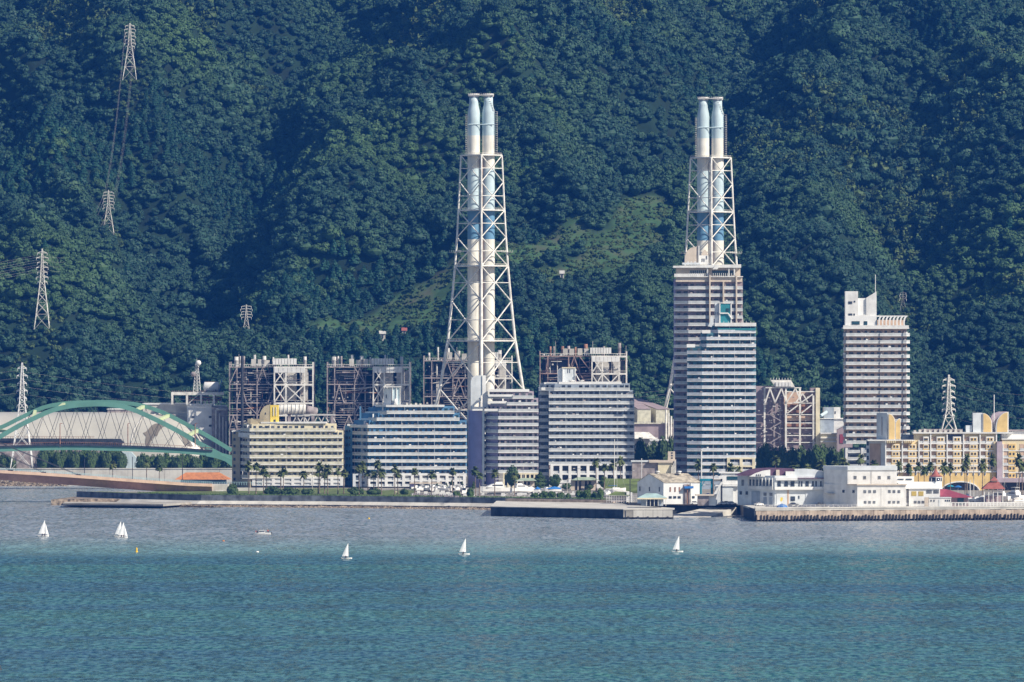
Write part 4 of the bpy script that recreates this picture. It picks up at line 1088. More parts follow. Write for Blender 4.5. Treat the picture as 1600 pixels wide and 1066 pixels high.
def arcade(t, xa, xb, y, zb, zt, ncol, rows, frame, back, depth=2.2, cw=1.4):
    """white frame of square openings"""
    t.box('arcade_back', xa+.3, xb-.3, y+depth, y+depth+.4, zb, zt, back)
    L_ = xb-xa
    for i in range(ncol+1): c = xa+cw/2+(L_-cw)*i/ncol; t.box('arcade_pier', c-cw/2, c+cw/2, y, y+.9, zb, zt, frame)
    h = (zt-zb)/rows
    for j in range(rows+1): t.box('arcade_beam', xa, xb, y+.04, y+.86, zb+h*j-(.5 if j else 0), zb+h*j+.25, frame)
    for j in range(rows):
        t.box('balcony_rail', xa+.2, xb-.2, y+.5, y+.62, zb+h*j+.2, zb+h*j+1.35, M['grey_panel'])
        for i in range(ncol): c = xa+cw/2+(L_-cw)*(i+.5)/ncol; t.box('window', c-L_/ncol*.34, c+L_/ncol*.34, y+depth-.1, y+depth-.02, zb+h*j+.6, zb+h*j+h-.75, M['glass'])

# ---- cream block
Y = 3404.; x = lambda p: PX(p, Y); z = lambda p: PZ(p, Y)
t = T('apartment_block', 'cream terraced apartment block with a yellow rooftop stair shaft', 'apartment block', (x(450),Y,GZ))
fh = 62.3/5.923*MPP(Y)
base = z(754.5); fl = []
L0 = [(x(373.5),Y+13.5),(x(390),Y),(x(536.5),Y+2.5)]
for i in range(8): fl.append((base+fh*(i-1)+fh*.0, L0))
rows = []
for i, py in enumerate((742.5,732,721.5,711,700.5,690,679.5)): rows.append((z(py+4.2), L0))
rows.append((z(679.5-10.3+4.2)-0, [(x(374),Y+12.5),(x(390),Y+.2),(x(524),Y+2.4)]))
rows = sorted(rows)
nw = balconied(t, rows, fh, M['cream'], M['cream_panel'], M['white'], depth=14, mod=2.7, fin=3)
rows = [(z(673.8)+fh*.0, None)]
t.slab('side_wall', [(x(360.5),Y+15.5),(x(373.4),Y+12.6),(x(376),Y+20),(x(361),Y+24)], GZ, z(675.5), M['tan'])  # side wall coloured tan for the shade on it
for i in range(9):
    zz = z(752-10.4*i); c = Vector((x(364.6), Y+14.4, zz)); t.cbox('window', c, (1.1,.3,1.3), M['glass'], rot=-.22)
t.box('parapet', x(360), x(374), Y+15.2, Y+15.5, z(675.8), z(673), M['white'])
# stepped top storeys
balconied(t, [(z(673.2)+.0, [(x(392),Y+9),(x(400),Y+1.5),(x(524),Y+2.8)])][:0], fh, M['cream'], M['cream_panel'], M['white'])
t.slab('upper_wall', [(x(398),Y+4),(x(512),Y+4.4),(x(512),Y+14),(x(384),Y+14)], z(672), z(662), M['cream'])
t.slab('roof_slab', [(x(407),Y+3.5),(x(433),Y+2),(x(510),Y+2.6),(x(510),Y+15),(x(404),Y+15)], z(662), z(659.6), M['white'])
for i in range(12): t.box('window', x(404+i*8.6), x(408.6+i*8.6), Y+3.6, Y+3.9, z(670.5), z(664.5), M['glass'])
v, f = sweep([(x(371),Y+12),(x(380),Y+4),(x(398),Y+.6)], [(0,z(683.2)),(0,z(676.5)),(.15,z(676.5)),(.15,z(683.2))]); t.mesh('terrace_rail', v, f, M['white'])
v, f = sweep([(x(392),Y+5),(x(412),Y+1)], [(0,z(672.8)),(0,z(667.5)),(.15,z(667.5)),(.15,z(672.8))]); t.mesh('terrace_rail', v, f, M['white'])
t.slab('stepped_wing', [(x(386),Y+6),(x(412),Y+4.5),(x(412),Y+12),(x(386),Y+13)], z(672), z(655), M['tan'])
# yellow shaft with curved side
Yp = Y+7
t.box('stair_shaft', x(421.5), x(434.5), Yp, Yp+6, z(661), z(633.5), M['yellow'])
for a in (426,430): t.box('shaft_fin', x(a), x(a+1.1), Yp-.35, Yp-.05, z(650), z(636), M['white'])
t.box('shaft_door', x(427), x(430), Yp-.2, Yp-.05, z(660), z(656), M['glass'])
prof = [(x(421.4),z(661)),(x(421.4),z(632.5))]+[(x(421.4-16.5*math.sin(a_)), z(632.5+20*(1-math.cos(a_)))) for a_ in [k*math.pi/16 for k in range(1, 9)]]+[(x(404.5),z(661))]
t.prism('curved_screen', prof, Yp+.2, Yp+5, M['tan'])
t.box('screen_window', x(413.5), x(415), Yp, Yp+.3, z(648), z(645), M['glass'])
t.prism('curved_rail', [(x(391),z(669)),(x(391),z(656)),(x(393),z(653)),(x(396),z(656)),(x(402),z(658)),(x(404),z(669))], Yp-3, Yp-2.6, M['tan'])
arcade(t, x(394), x(536), Y+.8, GZ+1, z(746.6), 9, 2, M['white'], M['cream'])
t.slab('side_base', [(x(373),Y+13),(x(391),Y+.8),(x(394),Y+3),(x(380),Y+16)], GZ, z(749), M['tan'])  # same shaded tan as the side wall above

# ---- blue block
Y = 3400.; x = lambda p: PX(p, Y); z = lambda p: PZ(p, Y)
t = T('apartment_block', 'blue terraced apartment block with white balcony bands and a pale blue shaft', 'apartment block', (x(640),Y,GZ))
fh = 10.87*MPP(Y)
def bl(a, b, yo=0): return [(x(a),Y+13+yo),(x(b),Y+yo),(x(729.5),Y+3+yo)]
rows = [(z(743.7-10.87*i), bl(549, 574.5)) for i in range(7)]
rows.append((z(667.8), [(x(556),Y+12),(x(573.5),Y+1),(x(729),Y+3)]))
rows.append((z(656.7), [(x(565),Y+11),(x(588.5),Y+1.5),(x(718),Y+3)]))
rows.append((z(646), [(x(578),Y+11),(x(604),Y+1.8),(x(710),Y+3.2)]))
balconied(t, rows, fh, M['blue_wall'], M['grey_panel'], M['white'], depth=14, mod=2.5, fin=3, glasses=('glass','glass_teal','glass'), finm=M['paleblue_white'])
t.slab('side_wall', [(x(537.5),Y+17),(x(549.5),Y+12.6),(x(552),Y+22),(x(538),Y+26)], GZ, z(666), M['blue_wall'])
for i in range(10):
    for a in (541,545.4): t.cbox('window', (x(a), Y+(15.6 if a < 543 else 14.1)-.1, z(760-10.87*i+3)), (.9,.25,1.2), M['glass_black'], rot=-.35)
t.box('parapet', x(542), x(556), Y+8, Y+12.4, z(666), z(663), M['white'])
for a, b, p, yo in ((545,574,666,5),(559,588,656,4.5),(570,604,645.5,4)):
    v, f = sweep([(x(a),Y+yo+5),(x(b),Y+.4)], [(0,z(p+2.4)),(0,z(p-2)),(.15,z(p-2)),(.15,z(p+2.4))]); t.mesh('terrace_rail', v, f, M['white'])
t.slab('upper_wall', [(x(588),Y+8),(x(604),Y+4),(x(690),Y+4.6),(x(690),Y+14),(x(588),Y+14)], z(646), z(636.2), M['blue_wall'])
t.slab('roof_slab', [(x(586),Y+7),(x(603),Y+2.4),(x(694),Y+3),(x(694),Y+15),(x(586),Y+15)], z(636.2), z(633), M['white'])
for i in range(9): t.box('window', x(607+i*9), x(612+i*9), Y+4.0, Y+4.3, z(644.6), z(638.6), M['glass'])
for a, b, p, q in ((552,571,668,657),(562,588,657,646),(575,604,646,637)): t.slab('stepped_wing', [(x(a),Y+10),(x(b),Y+4),(x(b),Y+14),(x(a),Y+15)], z(p), z(q), M['blue_wall'])
t.box('wing_fin', x(561.5), x(564), Y+5, Y+7, z(657), z(635.5), M['blue_wall'])
Yp = Y+8
t.slab('stair_shaft', [(x(599),Yp+4),(x(611),Yp),(x(612),Yp+7),(x(600),Yp+8)], z(633.2), z(607.5), M['paleblue_white'])
t.box('shaft_face', x(612), x(625), Yp+.5, Yp+6, z(633.2), z(606), M['flue_pale'])
for a in (612,618.4,624.2): t.box('shaft_frame', x(a), x(a+1.1), Yp, Yp+.45, z(633.2), z(605.5), M['white'])
t.box('shaft_cap', x(598.5), x(626), Yp-.3, Yp+8, z(605.5), z(604.2), M['white'])
t.box('shaft_window', x(602.2), x(603.6), Yp+2.4, Yp+2.6, z(623), z(617), M['glass'])
t.bar('rooftop_drum', (x(615),Yp-1,z(628.5)), (x(620.5),Yp-1,z(628.5)), 1.6, M['white'], n=16)
for i, a in enumerate((634,640,648,655)): t.box('vent_box', x(a), x(a+3.2), Yp, Yp+2, z(633.2), z(630+i % 2), M['concrete_light'])
arcade(t, x(574), x(728), Y+.9, GZ+.6, z(741.5), 11, 2, M['white_clean'], M['slate_wall'])
arcade(t, x(551), x(574), Y+3.5, GZ+.6, z(741.5), 2, 2, M['paleblue_white'], M['blue_wall'])

# ---- lilac wing and grey white wing (one building)
Y = 3398.; x = lambda p: PX(p, Y); z = lambda p: PZ(p, Y)
t = T('apartment_block', 'big grey white apartment block with a lower lilac left wing and end wall', 'apartment block', (x(870),Y,GZ))
fh = 10.52*MPP(Y)
t.slab('lilac_end_wall', [(x(731),Y+13),(x(753),Y+8.5),(x(755),Y+20),(x(732),Y+22)], GZ, z(642), M['violet'])
t.slab('end_fin', [(x(730),Y+12.8),(x(731.6),Y+12.2),(x(732.4),Y+14),(x(731),Y+15)], GZ, z(641), M['white']); t.slab('end_fin', [(x(753.2),Y+7.6),(x(757),Y+6.6),(x(757.6),Y+12),(x(754),Y+12)], GZ, z(640), M['paleblue_white'])
for i in range(12): t.cbox('window', (x(758), Y+6.2, z(757-10.52*i)), (.7,.5,1.4), M['glass_black'], rot=-.3)
def lw(a, b, c, yo=0): return [(x(a),Y+8+yo),(x(b),Y+yo),(x(c),Y+yo)]
rows = [(z(736.6-10.52*i+2.0), lw(758, 778.5, 841.5)) for i in range(9)]
rows.append((z(641.6+1.5), lw(757, 779, 841.5))); rows.append((z(630.8+1.8), lw(766, 792, 841)))
rows.append((z(620.4+1.8), lw(762, 801, 834)))
balconied(t, rows, fh, M['pinkish'], M['grey_panel'], M['white_clean'], depth=13, mod=2.6, fin=3, sidewall=M['violet'])
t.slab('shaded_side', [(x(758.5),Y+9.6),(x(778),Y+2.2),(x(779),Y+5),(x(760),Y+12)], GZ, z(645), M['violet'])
t.box('roof_slab', x(763), x(827), Y+1, Y+14, z(612.5), z(608.5), M['white_clean'])
t.box('roof_wall', x(768), x(832), Y+3, Y+13, z(620), z(612.5), M['pinkish'])
for i in range(7): t.box('window', x(772+i*8), x(775+i*8), Y+2.7, Y+3, z(618), z(614), M['glass'])
for a, b, p in ((757,779,640.5),(762,792,628.5),(763,802,618)): t.box('terrace_rail', x(a), x(b), Y+.3, Y+.45, z(p+2), z(p-1.6), M['white_clean'])
# tall curved screen
prof = [(x(735.5),z(641)),(x(735.5),z(596)),(x(738),z(590)),(x(744),z(587)),(x(753.5),z(586.5)),(x(753.5),z(617)),(x(741),z(632)),(x(741),z(641))]
t.prism('curved_screen', prof, Y+9, Y+9.8, M['paleblue_white']); t.prism('screen_frame', [(x(753.6),z(641)),(x(753.6),z(587)),(x(759),z(587)),(x(759),z(612)),(x(762),z(612)),(x(762),z(641))], Y+8.5, Y+14, M['white_clean'])
t.mesh('stair_parapet', [(x(738),Y+6,z(632)),(x(752),Y+6,z(622)),(x(752),Y+6,z(626)),(x(738),Y+6,z(636)),(x(738),Y+6.6,z(632)),(x(752),Y+6.6,z(622)),(x(752),Y+6.6,z(626)),(x(738),Y+6.6,z(636))], [(0,3,2,1),(4,5,6,7),(0,1,5,4),(2,3,7,6)], M['white_clean'])
t.box('stair_landing', x(738), x(763), Y+6.6, Y+9, z(642), z(636), M['white_clean'])
# recessed link
for i in range(14):
    zz = z(742-10.52*i)
    t.box('link_slab', x(841.8), x(857.5), Y+2.4, Y+6, zz-.35, zz+.1, M['paleblue_white']); t.box('link_rail', x(843), x(857), Y+2.5, Y+2.7, zz+.1, zz+1.2, M['grey_panel'])
t.box('link_wall', x(841), x(858), Y+5, Y+14, GZ, z(606), M['slate_wall'])
for i in range(14): t.box('window', x(846), x(853), Y+4.8, Y+4.95, z(742-10.52*i)+.3, z(742-10.52*i)+2.3, M['glass'])
# right wing
rows = [(z(725.5-10.52*i), [(x(857.5),Y-3),(x(991),Y-3)]) for i in range(10)]
rows.append((z(725.5-105.2), [(x(857.5),Y-3),(x(989.5),Y-3)])); rows.append((z(725.5-115.7), [(x(842),Y+1),(x(866),Y-2.6),(x(984),Y-2.6)]))
t2 = t; t2.extra = {}
balconied(t2, rows, fh, M['slate_wall'], M['grey_panel'], M['white_clean'], depth=15, mod=2.6, fin=3, glasses=('glass','glass','glass_curtain','glass_black'), finm=M['paleblue_white'])
t.box('roof_wall', x(862), x(972), Y, Y+13, z(606), z(599.5), M['slate_wall'])
for i in range(11): t.box('window', x(872+i*8.8), x(877+i*8.8), Y-.3, Y-.05, z(604.5), z(600.5), M['glass'])
t.box('roof_slab', x(850), x(874), Y+1, Y+14, z(600.5), z(597.8), M['white']); t.box('roof_slab', x(873), x(971), Y-1.2, Y+14, z(600.5), z(596.8), M['white_clean'])
t.box('terrace_rail', x(846), x(864), Y-.5, Y-.35, z(610), z(605.5), M['white_clean'])
# rooftop shaft
t.box('stair_shaft', x(880), x(898.5), Y+5, Y+12, z(597), z(575.5), M['paleblue_white']); t.box('shaft_frame', x(879), x(880.2), Y+4.6, Y+12, z(597), z(574.5), M['white']); t.box('shaft_frame', x(898), x(899.6), Y+4.6, Y+12, z(597), z(574.5), M['white'])
t.box('shaft_cap', x(878), x(899.6), Y+4.6, Y+12.2, z(575.5), z(574), M['cream'])
prof = [(x(879),z(597)),(x(879),z(575))]+[(x(879-7.5*math.sin(a_)), z(575+7*(1-math.cos(a_)))) for a_ in [k*math.pi/12 for k in range(1, 7)]]+[(x(871.5),z(597))]
t.prism('curved_screen', prof, Y+6, Y+11, M['paleblue_white'])
for a in (887,890): t.box('shaft_slit', x(a), x(a+.9), Y+4.85, Y+4.98, z(583), z(577), M['glass'])
for a, s in ((893,1.6),(909,1.3)): t.lathe('satellite_dish', [(s*math.sin(w_), -s*math.cos(w_)*.6) for w_ in (.2,.6,1.0,1.4)], (x(a),Y+3,z(594)), M['white'], 12)
t.bar('roof_pipe', (x(900),Y+4,z(585)), (x(906),Y+4,z(596)), .25, M['white'], n=6)
arcade(t, x(860), x(991.5), Y-3.2, GZ+2.6, z(726), 9, 2, M['white_clean'], M['slate_wall'])
arcade(t, x(786), x(843), Y-.2, GZ, z(740), 8, 1, M['cream'], M['pinkish'], cw=.8)
t.box('plinth', x(858), x(992), Y-2.8, Y+8, GZ, GZ+2.6, M['white'])

# ---- rear beige tower
Y = 3402.; x = lambda p: PX(p, Y); z = lambda p: PZ(p, Y)
t = T('apartment_tower', 'tall beige apartment tower with brown piers behind the teal one', 'apartment tower', (x(1105),Y,GZ))
fh = 11.42*MPP(Y)
rows = []
for i in range(28):
    py = 449.2-.2+11.42*i
    if py > 752: break
    right = 1160.5 if i < 6 else (1160 if i < 8 else 1095)
    rows.append((z(py+2.4), [(x(1053.5),Y+4.5),(x(1075.5),Y+.8),(x(right),Y)]))
rows = rows[::-1]
balconied(t, rows, fh, M['mauve_wall'], M['grey_panel'], M['white'], depth=16, mod=2.7, fin=3, finm=M['beige'])
for px_ in (1109.2,1130.4,1150.8): t.box('pier', x(px_-1.1), x(px_+1.1), Y-.6, Y+.9, z(510), z(428 if px_ != 1130.4 else 440), M['beige'])
t.box('sky_floor', x(1057), x(1157), Y+2.5, Y+15, z(436), z(419), M['beige']); t.box('sky_balcony', x(1053.5), x(1161), Y-.2, Y+2.4, z(433), z(431.8), M['white'])
t.box('sky_rail', x(1053.5), x(1100), Y-.1, Y+.1, z(431.8), z(427.8), M['white'])
t.box('sky_band', x(1056), x(1160), Y+.8, Y+2.4, z(440.5), z(433), M['beige'])
for a, b in ((1078,1104),(1113,1138),(1140,1147)): t.box('window_band', x(a), x(b), Y+2.2, Y+2.45, z(430), z(422.5), M['glass_teal'])
for i in range(22): t.bar('rail_post', (x(1076+i*3.2),Y-.1,z(432)), (x(1076+i*3.2),Y-.1,z(427)), .12, M['white'], n=4)
for i in range(9): t.box('mullion', x(1078+i*3.2), x(1078.6+i*3.2), Y+2.0, Y+2.2, z(430), z(422.5), M['white'])
t.prism('roof_slab', [(x(1052),z(418.5)),(x(1052),z(415.5)),(x(1158),z(413.2)),(x(1158),z(418.5))], Y-.6, Y+16, M['white'])
for px_ in (1105.5,1139,1147.5): t.box('column', x(px_-.9), x(px_+.9), Y-.1, Y+.9, z(432), z(418), M['white'])
t.prism('canopy', [(x(1113),z(421)),(x(1118),z(414.5)),(x(1124),z(414.5)),(x(1121),z(421))], Y-2.4, Y-.7, M['white'])
Yp = Y+4
prof = [(x(1070.5),z(413)),(x(1070.5),z(400)),(x(1074),z(392)),(x(1080),z(387)),(x(1092.5),z(384.5)),(x(1092.5),z(413))]
t.prism('curved_screen', prof, Yp, Yp+1, M['beige']); t.box('screen_frame', x(1091.5), x(1093.2), Yp-.6, Yp+5, z(413.5), z(384), M['white'])
t.box('plant_room', x(1093.2), x(1107.5), Yp+1, Yp+8, z(413.5), z(399), M['white']); t.prism('plant_room_arch', [(x(1096),z(399)),(x(1098),z(393)),(x(1102),z(390)),(x(1105),z(393)),(x(1107),z(399))], Yp+1, Yp+1.6, M['beige'])
for a, b in ((1100,404),(1104,400),(1097,404)): t.box('window', x(a), x(a+1.2), Yp+.8, Yp+.98, z(b+5), z(b), M['glass'])
for a in (1074,1079,1085): t.box('vent_box', x(a), x(a+2.6), Y+1, Y+3, z(414), z(408.5), M['white'])
t.box('roof_rail', x(1066), x(1094), Y+.2, Y+.3, z(413.5), z(410.5), M['paleblue_white'])
t.box('left_return', x(1053.2), x(1056), Y+5.5, Y+9, GZ, z(436), M['violet'])

# ---- teal tower
Y = 3373.; x = lambda p: PX(p, Y); z = lambda p: PZ(p, Y)
t = T('apartment_tower', 'slender grey balconied tower with teal walls and teal rooftop box', 'apartment tower', (x(1130),Y,GZ))
fh = 10.87*MPP(Y)
rows = []
for i in range(22):
    py = 517.5+10.87*i
    a, b = (1110,1122) if i == 0 else ((1093,1104) if i <= 2 else (1074,1096))
    if i >= 3: a, b = 1073.5, 1097
    rows.append((z(py+2.2), [(x(a),Y+2.6),(x(b),Y),(x(1181.3),Y+.4)]))
rows = rows[::-1]
balconied(t, rows, fh, M['teal_dark'], M['rail_grey'], M['white'], depth=14, mod=2.5, fin=2, glasses=('glass_teal','glass','glass_curtain'), finm=M['paleblue_white'])
t.box('roof_slab', x(1117), x(1181.5), Y-.3, Y+14, z(510), z(504.5), M['white']); t.box('roof_slab', x(1105), x(1131), Y+.6, Y+12, z(508.5), z(505.5), M['paleblue_white'])
t.box('roof_frame', x(1122), x(1181), Y+.2, Y+1, z(516.5), z(513), M['teal_wall'])
Yp = Y+4
t.box('teal_box', x(1126), x(1142), Yp+.3, Yp+6, z(505), z(474.5), M['teal_wall'])
for a in (1124.3,1142): t.box('box_frame', x(a), x(a+1.7), Yp, Yp+6, z(505), z(473.5), M['white'])
t.box('box_cap', x(1123), x(1146), Yp-.1, Yp+6.2, z(474), z(472.8), M['white'])
t.box('box_side', x(1117.5), x(1124), Yp+1.5, Yp+7, z(505), z(474), M['paleblue_white'])
t.box('box_terrace', x(1125), x(1138), Yp-.5, Yp+.2, z(490.5), z(488.5), M['white']); t.bar('stair_rail', (x(1138),Yp-.3,z(490)), (x(1144),Yp-.3,z(499)), .35, M['white'], n=4)
t.box('box_window', x(1135), x(1140), Yp+.1, Yp+.28, z(487), z(482), M['glass_teal'])
for a in (1118.5,1121.5): t.box('window', x(a), x(a+1), Yp+1.3, Yp+1.48, z(492), z(488), M['glass'])
t.prism('curved_screen', [(x(1106),z(510)),(x(1109.5),z(503)),(x(1109.5),z(496)),(x(1113),z(495)),(x(1115),z(499)),(x(1115),z(505)),(x(1112),z(511))], Y-.4, Y+1.2, M['paleblue_white'])
for a, b, p in ((1073,1086,541),(1097,1110,519)): t.box('terrace_parapet', x(a), x(b), Y-.4, Y-.2, z(p+2), z(p-3.2), M['white_clean'])
t.box('plain_panel', x(1109), x(1113), Y+3, Y+9, z(735), z(515), M['teal_dark'])
for i in range(8): t.bar('roof_rail_post', (x(1124+i*7),Y,z(504.5)), (x(1124+i*7),Y,z(502)), .1, M['white'], n=4)
arcade(t, x(1136), x(1180), Y-.35, z(753), z(716), 2, 3, M['cream'], M['mauve_wall'])
t.box('plinth', x(1078), x(1181), Y+.6, Y+12, GZ, z(752), M['slate_wall'])

# ---- right beige tower
Y = 3400.; x = lambda p: PX(p, Y); z = lambda p: PZ(p, Y)
t = T('apartment_tower', 'beige apartment tower at the right with white wedge roof and curved pergola', 'apartment tower', (x(1370),Y,GZ))
fh = 11.2*MPP(Y)
rows = []
for i in range(16):
    py = 522+11.2*i+.8
    rows.append((z(py+1.8), [(x(1317.3),Y+1.5),(x(1322),Y),(x(1352.3),Y),(x(1352.5),Y+.5),(x(1374.5),Y+.5),(x(1374.8),Y),(x(1409),Y),(x(1411),Y-.6),(x(1416),Y-.9),(x(1420),Y-.2),(x(1422),Y+1.5)]))
for i in range(5):
    py = 522+11.2*(16+i)+4
    for seg in ((1325,1344),(1350,1369),(1378,1400)):
        t.box('short_balcony_slab', x(seg[0]), x(seg[1]), Y-.2, Y+1.6, z(py+2.6), z(py+1.4), M['white']); t.box('short_balcony_rail', x(seg[0]), x(seg[1]), Y-.1, Y+.02, z(py+1.4), z(py-2), M['grey_panel'])
        t.box('window', x(seg[0]+3), x(seg[1]-3), Y+1.8, Y+1.95, z(py+1), z(py-5), M['glass'])
rows = rows[::-1]
balconied(t, rows, fh, M['brown_wall'], M['grey_panel'], M['white'], depth=15, mod=2.6, fin=99, glasses=('glass','glass','glass_curtain'))
t.box('lower_wall', x(1321), x(1418), Y+2, Y+15, GZ, z(700), M['slate_wall'])
for a in (1321,1345.5,1370.5,1402): t.box('buttress', x(a), x(a+3.6), Y, Y+2.5, GZ, z(700), M['white'])
t.box('terrace_slab', x(1317.5), x(1420.5), Y-.6, Y+15, z(514), z(511.8), M['white_clean']); 
t.box('terrace_rail', x(1317.5), x(1420), Y-.6, Y-.45, z(511.8), z(508.5), M['white'])
t.box('penthouse', x(1321), x(1370), Y+1.4, Y+13, z(512), z(493.5), M['white_clean'])
t.box('window', x(1331), x(1343.5), Y+1.2, Y+1.38, z(507.5), z(502), M['glass_teal']); t.box('window', x(1350), x(1355.5), Y+1.2, Y+1.38, z(508), z(502), M['glass_teal'])
t.box('lift_tower', x(1321), x(1341), Y+2, Y+11, z(494), z(455.2), M['white'])
t.box('window', x(1326), x(1332), Y+1.8, Y+1.98, z(475), z(471), M['glass']); t.box('window', x(1334.5), x(1336.8), Y+1.8, Y+1.98, z(472.5), z(470), M['glass']); t.box('window', x(1326), x(1332), Y+1.8, Y+1.98, z(494), z(490), M['glass']); t.box('window', x(1334), x(1336), Y+1.8, Y+1.98, z(495), z(490), M['glass'])
t.box('stair_room', x(1341.2), x(1354), Y+3.5, Y+11, z(494), z(466), M['white_clean'])
t.prism('wedge', [(x(1354),z(500)),(x(1354),z(465.5)),(x(1370),z(455.5)),(x(1370),z(494)),(x(1364),z(497)),(x(1362),z(500))], Y+2.6, Y+3.6, M['white'])
t.box('wedge_side', x(1369), x(1370.2), Y+3.6, Y+11, z(494), z(456), M['white'])
t.bar('mast', (x(1368.6),Y+5,z(458)), (x(1368.6),Y+5,z(429)), .17, M['white'], n=6)
t.box('roof_walk_rail', x(1341), x(1360), Y+1.6, Y+1.7, z(494), z(492), M['white'])
t.box('pergola_back', x(1372), x(1414), Y+6, Y+7, z(512), z(500), M['brown_wall']); t.box('pergola_beam', x(1370), x(1419), Y+5, Y+12, z(495), z(493.2), M['white'])
for i in range(8):
    xa = 1373.5+i*5.6; prof = [(x(xa+1.4),z(512)),(x(xa+1.0),z(503)),(x(xa+2.2),z(498)),(x(xa+5.2),z(493.6)),(x(xa+1.6),z(494.4)),(x(xa-.5),z(498)),(x(xa-1.0),z(503)),(x(xa-.6),z(512))]
    t.prism('pergola_rib', prof, Y+.2, Y+1.8, M['white_clean'])

# ---- yellow hotel
Y = 3350.; x = lambda p: PX(p, Y); z = lambda p: PZ(p, Y)
t = T('hotel', 'long yellow hotel with white window surrounds and quarter round roof screens', 'hotel', (x(1480),Y,GZ))
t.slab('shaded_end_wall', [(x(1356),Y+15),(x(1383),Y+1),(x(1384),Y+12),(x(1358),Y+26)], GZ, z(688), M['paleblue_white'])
u_ = Vector((x(1383)-x(1356), -14, 0)).normalized(); an = math.atan2(u_.y, u_.x)
def onend(px_, off=0): f_ = (px_-1356)/27.; return Vector((x(px_), Y+15-14*f_-off, 0))
c = onend(1368.7, .35); t.cbox('brown_panel', (c.x, c.y, GZ+4), ((x(1376)-x(1361))/math.cos(an), .3, z(693.5)-GZ-4), M['brown_wall'], rot=an)
for i in range(6): c = onend(1358.2, .2); t.cbox('window', (c.x, c.y, z(697+11.25*i)), (1.3,.3,1.9), M['glass'], rot=an)
t.box('roof_edge', x(1355.5), x(1429), Y-.3, Y+14, z(689), z(687.4), M['white'])
t.box('main_wall', x(1383.5), x(1428.5), Y+1.6, Y+14, GZ, z(688.5), M['hotel_cream']); t.box('main_wall', x(1428.5), x(1557), Y+1.6, Y+14, GZ, z(677), M['hotel_cream'])
t.box('roof_slab', x(1427), x(1583), Y-.5, Y+14, z(677.6), z(675.6), M['white']); t.box('roof_plant', x(1440), x(1505), Y+4, Y+10, z(675.6), z(671), M['steel_mauve'])
bays = [1384,1410,1436,1454.3,1480,1505.7,1531.5,1557]
for b in bays: t.box('pilaster', x(b-.9), x(b+.9), Y-.1, Y+1.6, z(737), z(688 if b < 1440 else 677), M['white_clean'])
for r_ in range(-1, 5):
    py = 696+11.25*r_
    for i in range(len(bays)-1):
        a, b = bays[i]+1, bays[i+1]-1
        if r_ < 0 and i < 2: continue
        wd = b-a; rc = wd*.34          # recessed balcony at the left of each bay
        yb = Y+.25
        t.box('window_bay', x(a+rc), x(b-wd*.12), yb, Y+1.6, z(py+8.6), z(py-2.4), M['hotel_yellow'] if r_ >= 0 else M['white'])
        t.box('floor_band', x(a), x(b), yb-.15, Y+1.6, z(py+9.3), z(py+7.4), M['white_clean'])
        if wd > 20 or True:
            t.box('surround', x(a+rc+1), x(b-wd*.12-.8), yb-.08, yb, z(py+5.3), z(py-1.4), M['white_clean'])
            t.box('surround_panel', x(a+rc+1.7), x(b-wd*.12-1.5), yb-.12, yb-.081, z(py+4.4), z(py-.5), M['hotel_yellow'])
            for k in (.28,.72):
                c0 = a+rc+1+(wd*(1-.12)-rc-1.8)*k; t.box('window', x(c0-1.25), x(c0+1.25), yb-.2, yb-.125, z(py+3.6), z(py+.2), M['glass'])
        t.box('balcony_rail', x(a+.3), x(a+rc), Y+.5, Y+.6, z(py+7.3), z(py+4.4), M['grey_panel'])
        t.box('balcony_back', x(a+.2), x(a+rc), Y+1.45, Y+1.58, z(py+7.3), z(py-2), M['brown_wall'])
        t.box('balcony_rail', x(b-wd*.12+.2), x(b), Y+.5, Y+.6, z(py+7.3), z(py+4.4), M['grey_panel'])
for b in (1391,1418): 
    for k in range(5): t.box('awning_slat', x(b-5+k*3), x(b-3.6+k*3), Y-1.0, Y+.2, z(692), z(689), M['hotel_cream'])
for a, b in ((1408,1428),(1481,1503)): t.box('roof_glazing', x(a), x(b), Y+1.2, Y+1.5, z(687.6), z(679), M['glass'])
# plain lower storey with oval windows and the big flat arch
arch = [(x(1471),z(768))]+[(x(1500.5-29.5*math.cos(a_)), z(767.5-14.5*math.sin(a_))) for a_ in [k*math.pi/14 for k in range(1, 14)]]+[(x(1530),z(768))]
wallp = [(x(1423),z(768)),(x(1423),z(737)),(x(1556),z(737)),(x(1556),z(768))]+arch[::-1]
t.prism('lower_wall', wallp, Y-.4, Y+1.2, M['hotel_yellow'])
outer = [(x(1500.5-31*math.cos(a_)), z(768-16.3*math.sin(a_))) for a_ in [k*math.pi/14 for k in range(0, 15)]]; inner = [(x(1500.5-29.3*math.cos(a_)), z(768-14.4*math.sin(a_))) for a_ in [k*math.pi/14 for k in range(0, 15)]]
t.prism('arch_trim', outer+inner[::-1], Y-.8, Y-.42, M['white_clean'])
t.box('arch_shadow', x(1469), x(1533), Y+1.25, Y+1.58, GZ, z(751.5), M['glass']); t.box('string_course', x(1384), x(1557), Y-.7, Y+1, z(738.2), z(736), M['white_clean'])  # dark sheet stands for the shade inside the arch
for i in range(13):
    px_ = 1431+i*9.0
    ov = [(x(px_+1.5*math.cos(a_)), z(740.5+2.9*math.sin(a_))) for a_ in [k*math.pi/6 for k in range(12)]]; iv = [(x(px_+.9*math.cos(a_)), z(740.5+2.1*math.sin(a_))) for a_ in [k*math.pi/6 for k in range(12)]]
    w_ = t.prism('oval_window', ov, Y-.6, Y-.41, M['white_clean']); t.prism('pane', iv, Y-.7, Y-.605, M['glass'], parent=w_)
